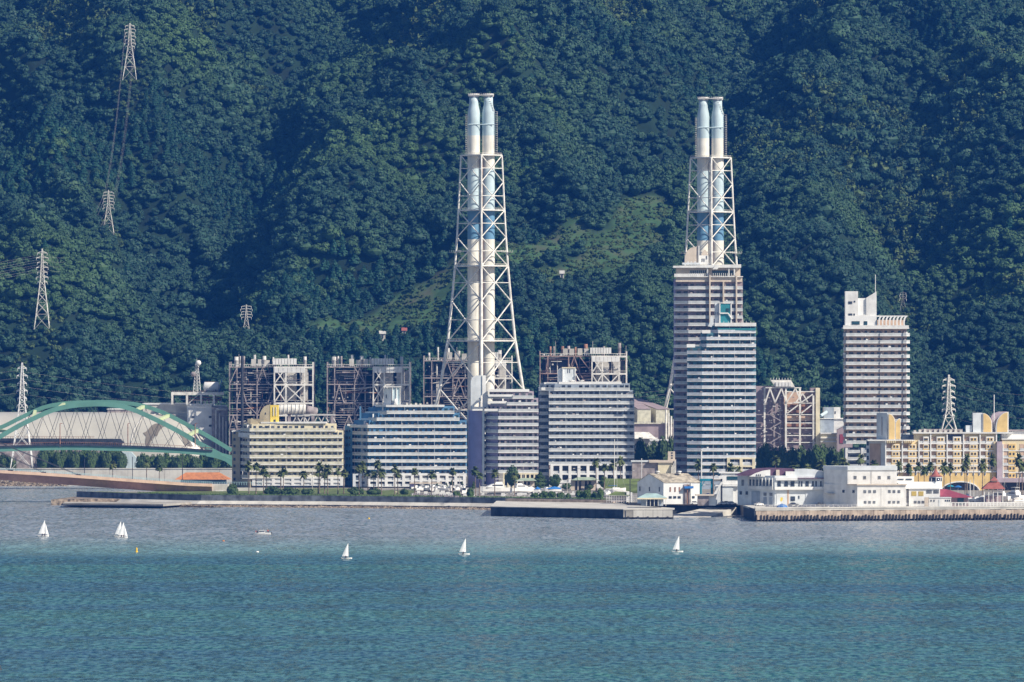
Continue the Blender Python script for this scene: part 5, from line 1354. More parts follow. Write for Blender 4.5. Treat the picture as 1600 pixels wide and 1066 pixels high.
# mauve link and the right-hand block
t.box('link_tower', x(1557.2), x(1565.5), Y-2.5, Y+14, GZ, z(690), M['pinkish']); t.box('balcony_stack', x(1552.5), x(1557), Y-.6, Y+1.6, z(735), z(690), M['hotel_cream'])
t.box('right_wall', x(1565.7), x(1625), Y-1.5, Y+14, GZ, z(686), M['hotel_cream']); t.box('right_roof', x(1565), x(1626), Y-2, Y+14, z(687), z(685.4), M['white_clean']); t.box('right_upper', x(1566), x(1625), Y+4, Y+14, z(685.4), z(673), M['white'])
t.box('right_upper_roof', x(1557), x(1625), Y+3, Y+14.5, z(674), z(672), M['steel_mauve'])
for r_ in range(5):
    py = 696+11.25*r_
    for i in range(3):
        a = 1567+i*26; 
        t.box('balcony_back', x(a), x(a+8), Y-1.62, Y-1.52, z(py+6.5), z(py-2), M['brown_wall']); t.box('balcony_rail', x(a), x(a+8), Y-2.0, Y-1.9, z(py+7.5), z(py+4.6), M['grey_panel']); t.box('floor_band', x(a-.6), x(a+25), Y-2.0, Y-1.7, z(py+9), z(py+7.6), M['white_clean'])
        t.box('window_bay', x(a+8.5), x(a+19.5), Y-2.05, Y-1.55, z(py+7), z(py-2.4), M['hotel_yellow'])
        for k in (11.2,16.6): t.box('window', x(a+k-1.2), x(a+k+1.2), Y-2.2, Y-2.06, z(py+3.6), z(py+.2), M['glass'])
    t.box('pilaster', x(1566), x(1567.5), Y-2.2, Y-1.5, z(py+9), z(py-2), M['white_clean'])
for i in range(8): t.box('window', x(1570.5+i*5.5), x(1573+i*5.5), Y-1.7, Y-1.51, z(746), z(740), M['glass_curtain'])
t.box('ground_canopy', x(1556), x(1625), Y-5, Y-1.5, z(753.5), z(747), M['pinkish'])
t.box('ground_shade', x(1558), x(1625), Y-1.7, Y-1.51, GZ, z(753.5), M['glass_black'])  # black sheet put in as the shade under the canopy
# roof screens
t.slab('roof_tower', [(x(1371.5),Y+11),(x(1387),Y+3),(x(1389),Y+10),(x(1374),Y+15)], z(688), z(645.5), M['paleblue_white'])
t.box('tower_slit', x(1378.6), x(1379.6), Y+6.6, Y+7.4, z(681), z(652), M['steel_mauve'])
def qround(xa, xb, yt, yb, flat, yo):
    """panel with a quarter-round top; flat side given"""
    w_ = xb-xa; k = [i*math.pi/16 for i in range(9)]
    if flat == 'l': prof = [(xa,yb),(xa,yt)]+[(xa+w_*math.sin(a_), yt+(w_*1.25)*(1-math.cos(a_))) for a_ in k[1:]]+[(xb,yb)]
    else: prof = [(xb,yb),(xb,yt)]+[(xb-w_*math.sin(a_), yt+(w_*1.25)*(1-math.cos(a_))) for a_ in k[1:]]+[(xa,yb)]
    cx_, cy_ = (xa+xb)/2, (yt+yb)/2
    t.prism('screen_edge', [(x(a_),z(b_)) for a_, b_ in prof], Y+yo, Y+yo+4, M['white_clean'])
    t.prism('screen_panel', [(x(cx_+(a_-cx_)*.84),z(cy_+(b_-cy_)*.95)) for a_, b_ in prof], Y+yo-.15, Y+yo-.01, M['hotel_yellow'])
qround(1388.5,1399.5,646.5,687.5,'l',3); qround(1400,1407.8,654,687,'r',4)
t.box('screen_back', x(1521), x(1535.5), Y+3, Y+10, z(676), z(645.5), M['paleblue_white']); qround(1536,1551,645.8,676,'l',2.5); qround(1556.5,1576.5,643.8,676,'r',2.5)
t.prism('curved_roof', [(x(1547),z(676)),(x(1548),z(655)),(x(1553),z(647)),(x(1562),z(643.8)),(x(1575),z(643.5)),(x(1575),z(676))], Y+7, Y+12, M['pinkish'])
t.bar('mast', (x(1554.6),Y+6,z(676)), (x(1554.6),Y+6,z(617)), .22, M['white'], n=6); t.box('roof_box', x(1510), x(1520), Y+4, Y+8, z(676), z(665), M['paleblue_white'])
for i in range(10): t.box('rooftop_unit', x(1428+i*8), x(1432+i*8), Y+2.5, Y+4, z(675.6), z(672.5-(i*7) % 3), M['concrete_light'])
# ================================================================ storage dome with mural, bridges, pylons
Y = 3745.; x = lambda p: PX(p, Y); z = lambda p: PZ(p, Y)
zt, zb_ = z(645), GZ-.3
t = T('storage_dome', 'long pale barrel roofed storage dome with two grey dolphins painted on it', 'storage building', (x(150),Y,GZ))
RD = 30.0
def dome_h(px_):       # height of the crown along its length
    if px_ <= 255: return 1.0
    q = (px_-255)/98.; return math.sqrt(max(0, 1-q*q*1.0))
def dome_pt(px_, a, out=0.0):  # a: 0 at the front foot ... pi at the back
    h = dome_h(px_); ca, sa = math.cos(a), math.sin(a)
    return (x(px_), Y+RD-(RD*(.25+.75*h)+out)*ca, zb_+(zt-zb_+out)*h*(sa**.8 if sa > 0 else 0))
cols_ = [-60+i*15 for i in range(21)]+[250+i*6.5 for i in range(1, 16)]+[351, 353]
NA = 24
v = [dome_pt(c, math.pi*j/NA) for c in cols_ for j in range(NA+1)]
f = [(i*(NA+1)+j, (i+1)*(NA+1)+j, (i+1)*(NA+1)+j+1, i*(NA+1)+j+1) for i in range(len(cols_)-1) for j in range(NA)]
t.add('shell', fixn(newmesh('shell', v, f, M['membrane'], True)), None)
for c in [-20,20,60,100,140,180,220]:     # seams between the sheets
    for j in range(2, 14): t.bar('seam_rib', dome_pt(c, math.pi*j/NA, .02), dome_pt(c, math.pi*(j+1)/NA, .02), .07, M['steel'], n=4) if j % 1 == 0 and c in (100,180) else None
for k, (ca, ra) in enumerate(((262,58),(256,80))):   # arched ribs of the rounded end
    pts = []
    for i in range(13):
        w_ = math.pi*i/12*.5; px_ = ca-ra*math.cos(w_) if k == 0 else ca+(92)*math.sin(w_); 
        a_ = .35+1.0*math.sin(w_) if k == 0 else math.pi/2-.9*(1-math.cos(w_))
        pts.append(dome_pt(px_, a_, .12))
    for a, b in zip(pts[:-1], pts[1:]): t.bar('arch_rib', a, b, .28, M['steel'], n=6)
def mural(pts, name):
    # flat paint patch laid on the shell: ear-clipped fan projected on the curved surface
    import bmesh
    bm = bmesh.new(); vs = [bm.verts.new((p[0], p[1], 0)) for p in pts]; bm.faces.new(vs)
    bmesh.ops.triangulate(bm, faces=bm.faces[:]); bmesh.ops.subdivide_edges(bm, edges=bm.edges[:], cuts=3, use_grid_fill=True)
    v = []
    for q in bm.verts:
        px_, py_ = q.co.x, q.co.y; hz = (z(py_)-zb_)/((zt-zb_)*dome_h(px_)); a_ = math.asin(max(0, min(1, hz))**(1/.8))
        v.append(dome_pt(px_, a_, .18))
    f = [[w_.index for w_ in p.verts] for p in bm.faces]; bm.verts.index_update()
    f = [[w_.index for w_ in p.verts] for p in bm.faces]; bm.free()
    t.mesh(name, v, f, M['mural_grey'])
mural([(260,663.5),(257.5,666.5),(253,668.5),(250,671.5),(247,676),(245,682),(243.5,682),(244,678),(241,681),(238,686),(235,691),(233.5,697),(228,697),(226.5,690),(227.5,682),(224,679),(222.8,677),(227,675.5),(231,671),(235,666),(240,663.2),(246,662),(252,661.6),(256,662)], 'dolphin_mural')
mural([(277,676),(283,677.5),(289,682),(294,688),(298,693),(301.5,698),(296,697.5),(288,695),(285,689),(283,684),(280,680)], 'dolphin_mural')
t.box('base_wall', x(-60), x(345), Y+RD*.02-1.0, Y+RD*.02, GZ-.3, z(716), M['concrete_light'])
t.mesh('blue_gable', [(x(186),Y-12,GZ),(x(216),Y-12,GZ),(x(216),Y-12,z(716)),(x(207),Y-12,z(706)),(x(186),Y-12,z(705)),(x(186),Y-5,GZ),(x(216),Y-5,GZ),(x(216),Y-5,z(716)),(x(207),Y-5,z(706)),(x(186),Y-5,z(705))], [(0,1,2,3,4),(4,3,8,9),(3,2,7,8),(1,6,7,2),(0,4,9,5)], M['flue_pale'])
Y = 3715.
t = T('conveyor_gallery', 'long mauve grey gallery building with a dark flat roof before the dome', 'industrial building', (x(100),Y,GZ))
t.box('wall', x(-40), x(190), Y, Y+6, GZ, z(687), M['steel_mauve']); t.prism('roof', [(x(-40),z(688)),(x(-40),z(685)),(x(188),z(686)),(x(194),z(692)),(x(190),z(694))], Y-1, Y+6.5, M['dark_metal'])
for a, b in ((-30,17),(68,130),(145,187)): t.box('window_band', x(a), x(b), Y-.2, Y-.05, z(694), z(689.5), M['glass'])
for i in range(38): t.bar('rail_post', (x(5+i*3.8),Y-.9,z(685.5)), (x(5+i*3.8),Y-.9,z(682)), .10, M['rust'], n=4)
t.bar('handrail', (x(5),Y-.9,z(682)), (x(148),Y-.9,z(682.6)), .08, M['rust'], n=4)
# ---- green network-arch bridge
t = T('arch_bridge', 'green steel arch bridge with crossed hangers in front of the storage dome', 'bridge', (PX(170,3600),3600,GZ))
YA, YB = 3590., 3606.
def spl(pts, n=40):
    xs = np.array([p[0] for p in pts], float); ys = np.array([p[1] for p in pts], float)
    m = np.gradient(ys, xs); out = []
    for q in np.linspace(xs[0], xs[-1], n+1):
        i = min(len(xs)-2, max(0, int(np.searchsorted(xs, q, 'right'))-1)); h = xs[i+1]-xs[i]; s = (q-xs[i])/h
        yv = (2*s**3-3*s**2+1)*ys[i]+(s**3-2*s**2+s)*h*m[i]+(-2*s**3+3*s**2)*ys[i+1]+(s**3-s**2)*h*m[i+1]
        out.append((q, yv))
    return out
near = [(-90,727),(-45,706),(0,682.5),(23,669),(58,651.5),(81,641.5),(111,634.5),(143,631.8),(176,632.8),(208,640),(231,650),(277,673),(324,700),(345,711)]
far_ = [(-120,720),(-70,692),(-30,677),(0,668.5),(35,651.5),(69,636.5),(97,631),(139,628.7),(166,628.2),(185,629),(220,633.5),(254,644.5),(289,662),(324,681),(362,704)]
def rib(nm, pts, Yq, wd, hpx, n=46):
    s = spl(pts, n); h = hpx*MPP(Yq)/2; v = []; f = []
    for i, (a, b) in enumerate(s):
        a0, b0 = s[max(0, i-1)]; a1, b1 = s[min(len(s)-1, i+1)]
        tx, tz = PX(a1,Yq)-PX(a0,Yq), PZ(b1,Yq)-PZ(b0,Yq); l = math.hypot(tx, tz); nx_, nz_ = -tz/l, tx/l
        X_, Z_ = PX(a,Yq), PZ(b,Yq)
        for sy, sn in ((-1,-1),(-1,1),(1,1),(1,-1)): v.append((X_+nx_*h*sn, Yq+sy*wd/2, Z_+nz_*h*sn))
    for i in range(len(s)-1):
        for k in range(4): f.append((i*4+k, i*4+(k+1) % 4, (i+1)*4+(k+1) % 4, (i+1)*4+k))
    t.add(nm, fixn(newmesh(nm, v, f+[(0,1,2,3), tuple(4*n+k for k in range(4))], M['bridge_green'])), None)
    return s
sn = rib('arch_rib', near, YA, 1.6, 7.2); sf = rib('arch_rib', far_, YB, 1.6, 6.2)
def at_(s, px_): 
    xs = [p[0] for p in s]; return float(np.interp(px_, xs, [p[1] for p in s]))
for a, b in ((-60,-88),(12,-8),(52,60-5),(93,100),(213,224),(247,263),(293,308),(-25,-45)):
    ya = at_(sn, a)-1; yb = at_(sf, b)+1
    t.bar('cross_brace', (PX(a,YA),YA+.5,PZ(ya,YA)), (PX(b,YB),YB-.5,PZ(yb,YB)), .75, M['bridge_lit'], square=True)
deck_t = [(-120,705),(-60,702),(0,699.5),(50,698),(110,697),(165,698),(230,700),(290,703),(332,706)]
sd_ = spl(deck_t, 30); v = []; f = []
for i, (a, b) in enumerate(sd_):
    for Yq, o in ((YA-.9,0),(YA-.9,8.6),(YB+.9,8.6),(YB+.9,0)): v.append((PX(a,YA), Yq, PZ(b-1+o*.85,YA)))
for i in range(len(sd_)-1):
    for k in range(4): f.append((i*4+k, i*4+(k+1) % 4, (i+1)*4+(k+1) % 4, (i+1)*4+k))
t.add('deck_girder', fixn(newmesh('deck_girder', v, f+[(0,1,2,3), tuple(120+k for k in range(4))], M['bridge_green'])), None)
for i in range(30):
    a, b = sd_[i], sd_[i+1]
    t.bar('deck_edge', (PX(a[0],YA),YA-1.1,PZ(a[1]-1.6,YA)), (PX(b[0],YA),YA-1.1,PZ(b[1]-1.6,YA)), .42, M['dark_metal'], square=True)
    t.bar('handrail', (PX(a[0],YA),YA-1.0,PZ(a[1]-6,YA)), (PX(b[0],YA),YA-1.0,PZ(b[1]-6,YA)), .09, M['rust'], n=4)
mbb = MB()
for i in range(150): px_ = -115+i*3; yy = float(np.interp(px_, [p[0] for p in sd_], [p[1] for p in sd_])); mbb.bar((PX(px_,YA),YA-1.0,PZ(yy-2,YA)), (PX(px_,YA),YA-1.0,PZ(yy-6,YA)), .08)
t.add('rail_posts', mbb.mesh('rail_posts', M['rust']), None, stuff=True)
# end piece where rib and deck merge, running down behind the cream block
prof = [(323,699),(332,699),(362,722-6),(372,724),(372,744),(362,727),(352,718),(340,711),(323,709)]
t.prism('end_haunch', [(PX(a,YA),PZ(b,YA)) for a, b in [(322,696),(334,704),(346,711),(362,718),(376,721),(376,738),(365,731),(352,721),(338,716),(322,713)]], YA-1.0, YA+.9, M['bridge_green'])
t.prism('end_haunch', [(PX(a,YB),PZ(b,YB)) for a, b in [(320,713),(345,716),(362,722),(378,734),(378,722),(362,712),(340,706),(320,705)]], YB-1.0, YB+.9, M['bridge_green'])
for k in range(11):       # network hangers, crossing
    a = 40+k*26; 
    for dx in (-20, 20):
        b = a+dx; ytop = at_(sn, a)+3; ybot = float(np.interp(b, [p[0] for p in sd_], [p[1] for p in sd_]))
        if ytop > ybot-4 or b > 330: continue
        t.bar('hanger', (PX(a,YA),YA,PZ(ytop,YA)), (PX(b,YA),YA-.2,PZ(ybot,YA)), .11, M['dark_metal'], n=4)
        t.bar('hanger', (PX(a+6,YB),YB,PZ(at_(sf, a+6)+3,YB)), (PX(b+6,YB),YB+.2,PZ(ybot,YB)), .10, M['dark_metal'], n=4) if b+6 < 335 else None
for i in range(3): px_ = (94,200,305)[i]; t.bar('lamp_post', (PX(px_,YA),YA-1.3,PZ(698,YA)), (PX(px_,YA),YA-1.3,PZ(662,YA)), .22, M['rust'], n=6); t.bar('lamp_arm', (PX(px_,YA),YA-1.3,PZ(662,YA)), (PX(px_+4,YA),YA-1.3,PZ(661.5,YA)), .16, M['rust'], n=5)
# ---- brown cable-stayed bridge
t = T('girder_bridge', 'brown box girder of a cable stayed bridge reaching the shore from the left', 'bridge', (PX(330,3325),3325,GZ))
def BY(px_): return 3325-(330-px_)*.03
top = [(-200,722.5),(0,735.5),(60,739),(122,743.2),(220,750.5),(293,755.5),(331,756.8)]; bot = [(-200,735),(0,750.5),(60,755),(110,758.3),(220,766.5),(293,770.8),(325,771)]
n = 40; rows_ = []
for i in range(n+1):
    px_ = -200+531*i/n; a = float(np.interp(px_, [p[0] for p in top], [p[1] for p in top])); b = float(np.interp(min(px_, 325), [p[0] for p in bot], [p[1] for p in bot]))
    Yq = BY(px_); X_ = PX(px_, Yq); za, zb2 = PZ(a, Yq), PZ(b, Yq)
    rows_.append([(X_,Yq,za),(X_,Yq,za-1.15),(X_,Yq+.9,za-1.6),(X_,Yq+3.2,zb2),(X_,Yq+9,zb2),(X_,Yq+11.4,za-1.6),(X_,Yq+12.3,za)])
v = [q for r_ in rows_ for q in r_]; K = 7
f = [(i*K+k, i*K+(k+1) % K, (i+1)*K+(k+1) % K, (i+1)*K+k) for i in range(n) for k in range(1, K)]
t.add('box_girder', fixn(newmesh('box_girder', v, f+[tuple(range(K)), tuple(n*K+k for k in range(K))], M['bridge_brown'])), None)
v = []; 
for r_ in rows_: p = r_[0]; v += [(p[0],p[1]-.15,p[2]+.15),(p[0],p[1]-.15,p[2]-1.15),(p[0],p[1]+.4,p[2]+.15)]
f = [(i*3, i*3+1, i*3+4, i*3+3) for i in range(n)]+[(i*3, i*3+3, i*3+5, i*3+2) for i in range(n)]
t.mesh('lit_fascia', v, f, M['bridge_edge'])  # fascia coloured lighter than the girder as its sunlit edge
mbb = MB(); m2 = MB()
for i in range(n):
    a, b = rows_[i][0], rows_[i+1][0]
    for h in (.5,.85,1.25): mbb.bar((a[0],a[1]+.5,a[2]+h), (b[0],b[1]+.5,b[2]+h), .07)
    for k in range(4):
        q = k/4; mbb.bar((a[0]+(b[0]-a[0])*q, a[1]+.5, a[2]+(b[2]-a[2])*q), (a[0]+(b[0]-a[0])*q, a[1]+.5, a[2]+(b[2]-a[2])*q+1.3), .08)
t.add('parapet_railing', mbb.mesh('parapet_railing', M['rail_blue']), None, stuff=True)
pt = (PX(-250,BY(-250)), BY(-250)+6, PZ(590,BY(-250)))
for a, b in ((16,736.5),(68,740),(122,743.6),(-40,732)):
    c = (PX(a,BY(a)), BY(a)+1.2, PZ(b,BY(a))+.2); t.bar('stay_cable', c, pt, .14, M['dark_metal'], n=5); t.bar('stay_cable', (c[0],c[1]+9.5,c[2]), pt, .12, M['dark_metal'], n=5)
    t.box('cable_anchor', c[0]-1.2, c[0]+1.2, c[1]-1, c[1]+.6, c[2]-.3, c[2]+.5, M['dark_metal'])
t.bar('bridge_pylon', (pt[0],pt[1],-2), (pt[0],pt[1],pt[2]+5), 2.4, M['bridge_brown'], n=10)
for px_, py_ in ((25,722),(132,725),(207,722),(285,722)):
    Yq = BY(px_)+10; yb = float(np.interp(px_, [p[0] for p in top], [p[1] for p in top])); t.bar('lamp_post', (PX(px_,Yq),Yq,PZ(yb,Yq)), (PX(px_,Yq),Yq,PZ(py_-8,Yq)), .16, M['dark_metal'], n=6)
ab = T('bridge_abutment', 'pale concrete abutment where the brown bridge meets the promenade', 'abutment', (PX(345,3330),3330,GZ))
x = lambda p: PX(p, 3330.); z = lambda p: PZ(p, 3330.)
ab.box('wall', x(331), x(356), 3328, 3342, 0, z(757), M['concrete_light']); ab.box('wing_wall', x(356), x(412), 3333, 3342, 0, z(763), M['concrete_light'])
ab.box('gate_recess', x(337), x(349), 3327.5, 3327.95, z(777), z(766.5), M['white']); ab.box('foot', x(300), x(356), 3334, 3342, -1, z(774), M['quay_dark'])
ab.box('rail', x(331), x(414), 3328.6, 3328.8, z(753.6), z(753.2), M['rail_blue'])
for i in range(22): ab.bar('rail_post', (x(332+i*3.8),3328.7,z(757 if i < 7 else 758)), (x(332+i*3.8),3328.7,z(753.3)), .09, M['rail_blue'], n=4)
for i in range(7): ab.bar('under_prop', (x(250+i*11),3345,0), (x(250+i*11),3345,z(770)), .35, M['dark_metal'], n=6)
# orange roofed pavilion
Y = 3480.; x = lambda p: PX(p, Y); z = lambda p: PZ(p, Y)
t = T('pavilion', 'low pavilion with a wide orange hipped roof beside the cream block', 'pavilion', (x(318),Y,GZ))
t.box('wall', x(282), x(352), Y+2, Y+16, GZ, z(749), M['blue_wall'])
v = [(x(273),Y-1,z(749.5)),(x(359),Y-1,z(749.5)),(x(359),Y+19,z(749.5)),(x(273),Y+19,z(749.5)),(x(289),Y+6,z(739)),(x(341),Y+6,z(738.6)),(x(341),Y+10,z(738.6)),(x(289),Y+10,z(739))]
t.mesh('roof', v, [(0,1,5,4),(1,2,6,5),(2,3,7,6),(3,0,4,7),(4,5,6,7),(3,2,1,0)], M['orange_roof'])
for i in range(16): t.bar('roof_rib', (x(275+i*5.5),Y-1.02,z(749.5)), (x(290+i*3.4),Y+6,z(738.9)), .10, M['orange_roof'], n=4)
# wall beneath trees already built; white fence below the bridge
t = T('shore_fence', 'pale fence on the far bank seen under the brown bridge', 'fence', (PX(180,3420),3420,2))
x = lambda p: PX(p, 3420.); z = lambda p: PZ(p, 3420.)
for i in range(41): t.bar('fence_post', (x(144+i*2.1),3420,z(777)), (x(144+i*2.1),3420,z(767.5)), .10, M['concrete_light'], n=4)
t.box('fence_panel', x(144), x(228), 3420.3, 3420.5, z(777), z(770), M['concrete_light'])

# ---------------------------------------------------------------- lattice pylons
def pylon(label, px_, pyt, pyb, wb, Yq, arms=5, face='both', armw=4.2, tint='steel', nb=14, waist=.25, thin=1.0, group='power line pylons'):
    cx = PX(px_, Yq); zt_, zb0 = PZ(pyt, Yq), PZ(pyb, Yq); H = zt_-zb0; wb = wb*MPP(Yq)/2
    t = T('pylon', label, 'pylon', (cx, Yq, zb0), group=group)
    def wd(f_): return wb*((1-f_/.62)*(1-waist)+waist) if f_ < .62 else wb*waist*(1-(f_-.62)/.38*.82)
    lv = [0]; 
    while lv[-1] < .995: lv.append(min(1, lv[-1]+max(.035, 2.1*wd(lv[-1])/H*.95)))
    rr_ = (H*.0042+.05)*thin
    for i in range(len(lv)-1):
        for sx, sy in ((-1,-1),(1,-1),(1,1),(-1,1)):
            a, b = wd(lv[i]), wd(lv[i+1]); t.bar('leg', (cx+sx*a,Yq+sy*a,zb0+H*lv[i]), (cx+sx*b,Yq+sy*b,zb0+H*lv[i+1]), rr_*1.3, M[tint], n=4)
    mbb = MB()
    for i in range(len(lv)-1):
        a, b = wd(lv[i]), wd(lv[i+1]); z0, z1 = zb0+H*lv[i], zb0+H*lv[i+1]; cs = ((-1,-1),(1,-1),(1,1),(-1,1))
        for k in range(4):
            p, q = cs[k], cs[(k+1) % 4]
            mbb.bar((cx+p[0]*a,Yq+p[1]*a,z0), (cx+q[0]*b,Yq+q[1]*b,z1), rr_*.7, 3); mbb.bar((cx+q[0]*a,Yq+q[1]*a,z0), (cx+p[0]*b,Yq+p[1]*b,z1), rr_*.7, 3); mbb.bar((cx+p[0]*b,Yq+p[1]*b,z1), (cx+q[0]*b,Yq+q[1]*b,z1), rr_*.6, 3)
    t.add('bracing', mbb.mesh('bracing', M[tint]), None, stuff=True)
    ends = []
    for k in range(arms):
        f_ = .95-k*.42/arms*(1.0); za = zb0+H*f_; w_ = wd(f_)
        for s in ((-1, 1) if face == 'both' else (1,)):
            ex = cx+s*armw*(1 if k % 2 else .85)
            t.bar('crossarm', (cx+s*w_*.8,Yq,za), (ex,Yq,za-.2), rr_*1.1, M[tint], n=4); t.bar('crossarm_stay', (cx+s*w_*.8,Yq,za+H*.022), (ex,Yq,za-.1), rr_*.8, M[tint], n=4)
            t.bar('insulator', (ex,Yq,za-.2), (ex,Yq,za-1.4), .13, M['white'], n=5); ends.append((ex,Yq,za-1.4))
    return t, ends
PY = [('tall lattice pylon high on the wooded ridge, the uppermost one', 203,36,123,22,7), ('small lattice pylon on the bright green spur below the uppermost pylon', 169.5,297,364,18,6), ('slim lattice pylon at the left edge of the lower slope', 66,389,512,24,7), ('tiny lattice pylon low on the slope above the second boiler house', 385,476,524,13,5)]
E_ = []
for i_ in range(4): pass
for lab, px_, a, b, wb, ar in PY:
    Yq = on_hill(px_, b); t, e = pylon(lab, px_, a, b+3, wb, Yq, ar, armw=3.4, thin=.62, tint='steel_cream'); E_.append(e)
_, e5 = pylon('white lattice pylon behind the left end of the green arch bridge', 34.5, 567, 735, 35, 3700, 6, armw=2.8, tint='white', waist=.24, thin=.8); E_.append(e5)
_, e6 = pylon('cream lattice pylon with many arms behind the yellow hotel', 1482.5, 586, 740, 60, 3680, 7, face='both', armw=3.5, tint='steel_cream', waist=.13)
pylon('tiny pale pylon far up the slope behind the right beige tower', 1411, 456, 486, 10, on_hill(1411,486), 4, armw=2.0, thin=.32)
def wire(a, b, sag, k=10):
    me = MB(); pp = [tuple(a[j]+(b[j]-a[j])*i/k for j in range(2))+(a[2]+(b[2]-a[2])*i/k-sag*4*(i/k)*(1-i/k),) for i in range(k+1)]
    for p, q in zip(pp[:-1], pp[1:]): me.bar(p, q, .028, 3)
    return me
wl = T('power_lines', 'thin power lines sagging between the pylons on the wooded slope', 'power lines', E_[0][0])
for i, j in ((0,1),(1,2)):
    for k in range(0, min(8, len(E_[i]), len(E_[j])), 1): wl.add('wire', wire(E_[i][k], E_[j][k], 14).mesh('wire', M['steel']))
for k in range(0, 8): e = E_[2][k]; wl.add('wire', wire(e, (e[0]-260, e[1]-60, e[2]-18), 9).mesh('wire', M['steel']))
for k in range(0, 8, 2):
    e = E_[4][k]; wl.add('wire', wire(e, (e[0]-120, e[1], e[2]-2), 3).mesh('wire', M['steel'])); wl.add('wire', wire(e, (PX(1040,3850), 3850, PZ(610+k*3,3850)), 12, 24).mesh('wire', M['steel']))
for k in range(1, 14, 4): e = e6[k]; wl.add('wire', wire(e, (PX(1660,3700), 3700, e[2]-6), 3).mesh('wire', M['steel_mauve']))

for px_, py_, w_, mm, lab in ((440,536,9,'brick_roof','small white house with a reddish roof on the slope above the boiler houses'),(598,526,12,'steel','long low farm shed among the orchard terraces'),(632,521,9,'brick_roof','small farmhouse at the right end of the orchard terraces'),(878,432,8,'steel','tiny hut at the foot of the terraced field')):
    Yq = on_hill(px_, py_); X_ = PX(px_, Yq); w = w_*MPP(Yq)/2*.7; z0 = PZ(py_, Yq)-.8
    t = T('farm_house', lab, 'house', (X_,Yq,z0), group='farm buildings on the slope'); gabled(t, X_-w, X_+w, Yq-7, Yq, z0+2.6, z0+3.9, z0-8, M['concrete_light'], M[mm], ridge='x'); t.box('door', X_-.5, X_+.5, Yq-7.1, Yq-7.02, z0, z0+2, M['glass'])
# ================================================================ low buildings on the island
def front(Yq): return (lambda p: PX(p, Yq)), (lambda p: PZ(p, Yq))
G2 = GZ+.35
Y = 3078.; x, z = front(Y)
t = T('boat_shed', 'white gabled boat shed with a weathered grey roof and narrow windows', 'shed', (x(1060),Y,GZ))
a, b, c = (x(996.8),Y+14), (x(1036.7),Y), (x(1093.5),Y+4)     # back-left, corner, right
d = (a[0]+c[0]-b[0], a[1]+c[1]-b[1]); ze, zr = z(753.4), z(741.2); m1 = ((a[0]+b[0])/2-.5,(a[1]+b[1])/2); m2 = ((c[0]+d[0])/2+.2,(c[1]+d[1])/2)
t.mesh('gable_wall', [(*a,GZ),(*b,GZ),(*b,ze),(*m1,zr),(*a,ze)], [(0,1,2,3,4)], M['paleblue_white']); t.mesh('front_wall', [(*b,GZ),(*c,GZ),(*c,ze),(*b,ze)], [(0,1,2,3)], M['white_clean'])  # gable end coloured as the shaded copy of the white front
t.mesh('rear_wall', [(*c,GZ),(*d,GZ),(*a,GZ),(*a,ze),(*d,ze),(*c,ze),(*m2,zr)], [(1,2,3,4),(0,1,4,6,5)], M['white'])
for nm, p, q in (('roof', b, c), ('roof', a, d)):
    t.mesh(nm, [(p[0],p[1]-.25,ze-.05),(q[0]+.4,q[1]-.25,ze-.05),(m2[0]+.4,m2[1],zr+.2),(m1[0]-.3,m1[1],zr+.2),(p[0],p[1]-.25,ze-.3),(q[0]+.4,q[1]-.25,ze-.3),(m2[0]+.4,m2[1],zr),(m1[0]-.3,m1[1],zr)], [(0,1,2,3),(7,6,5,4),(0,4,5,1),(0,3,7,4),(1,5,6,2)], M['fibre_roof'])
for k in range(24): p0 = (b[0]+(c[0]-b[0])*k/23, b[1]+(c[1]-b[1])*k/23); p1 = (m1[0]+(m2[0]-m1[0])*k/23, m1[1]+(m2[1]-m1[1])*k/23); t.bar('roof_seam', (p0[0],p0[1]-.2,ze), (p1[0],p1[1],zr+.24), .08, M['fibre_roof'], n=4)
u1 = math.atan2(b[1]-a[1], b[0]-a[0]); u2 = math.atan2(c[1]-b[1], c[0]-b[0])
for f_ in (.1,.47,.85): t.cbox('window', (a[0]+(b[0]-a[0])*f_-.1, a[1]+(b[1]-a[1])*f_-.12, z(768.5)), (.55,.2,2.0), M['glass'], rot=u1)
for px_ in (1047.5,1055,1062): f_ = (px_-1036.7)/56.8; t.cbox('window', (x(px_), b[1]+4*f_-.1, z(768.5)), (.55,.2,2.0), M['rust'], rot=u2)
for px_ in (1047.5,1054.5,1061.5,1083.5): f_ = (px_-1036.7)/56.8; t.cbox('window', (x(px_), b[1]+4*f_-.1, z(779)), (1.3,.2,1.0), M['glass'], rot=u2)
t.cbox('shutter_door', (x(1073.5), b[1]+2.3, GZ), (2.9,.3,z(757)-GZ), M['steel_mauve'], rot=u2); t.cbox('blue_awning', (x(1076), b[1]+1.4, z(763.5)), (4.0,1.6,1.0), M['blue_paint'], rot=u2)
t.bar('rust_pipe', (x(1079.5),b[1]+1.4,GZ), (x(1079.5),b[1]+1.4,z(755.5)), .42, M['steel_cream'], n=8); t.bar('rust_pipe', (x(1074),b[1]+1.2,GZ), (x(1074),b[1]+1.2,z(757)), .22, M['rust'], n=6)
for px_ in (1028,1062): t.lathe('roof_vent', [(.7,0),(.7,.6),(1.1,.7),(.9,1.2)], (x(px_), (m1[1]+m2[1])/2-1, zr+.1), M['white'], 10)
t = T('kiosk', 'small kiosk with a turquoise hipped roof in front of the boat shed', 'kiosk', (x(1018),3052,GZ))
t.box('wall', x(1000), x(1034), 3049, 3056, GZ, z(775.5), M['slate_wall']); 
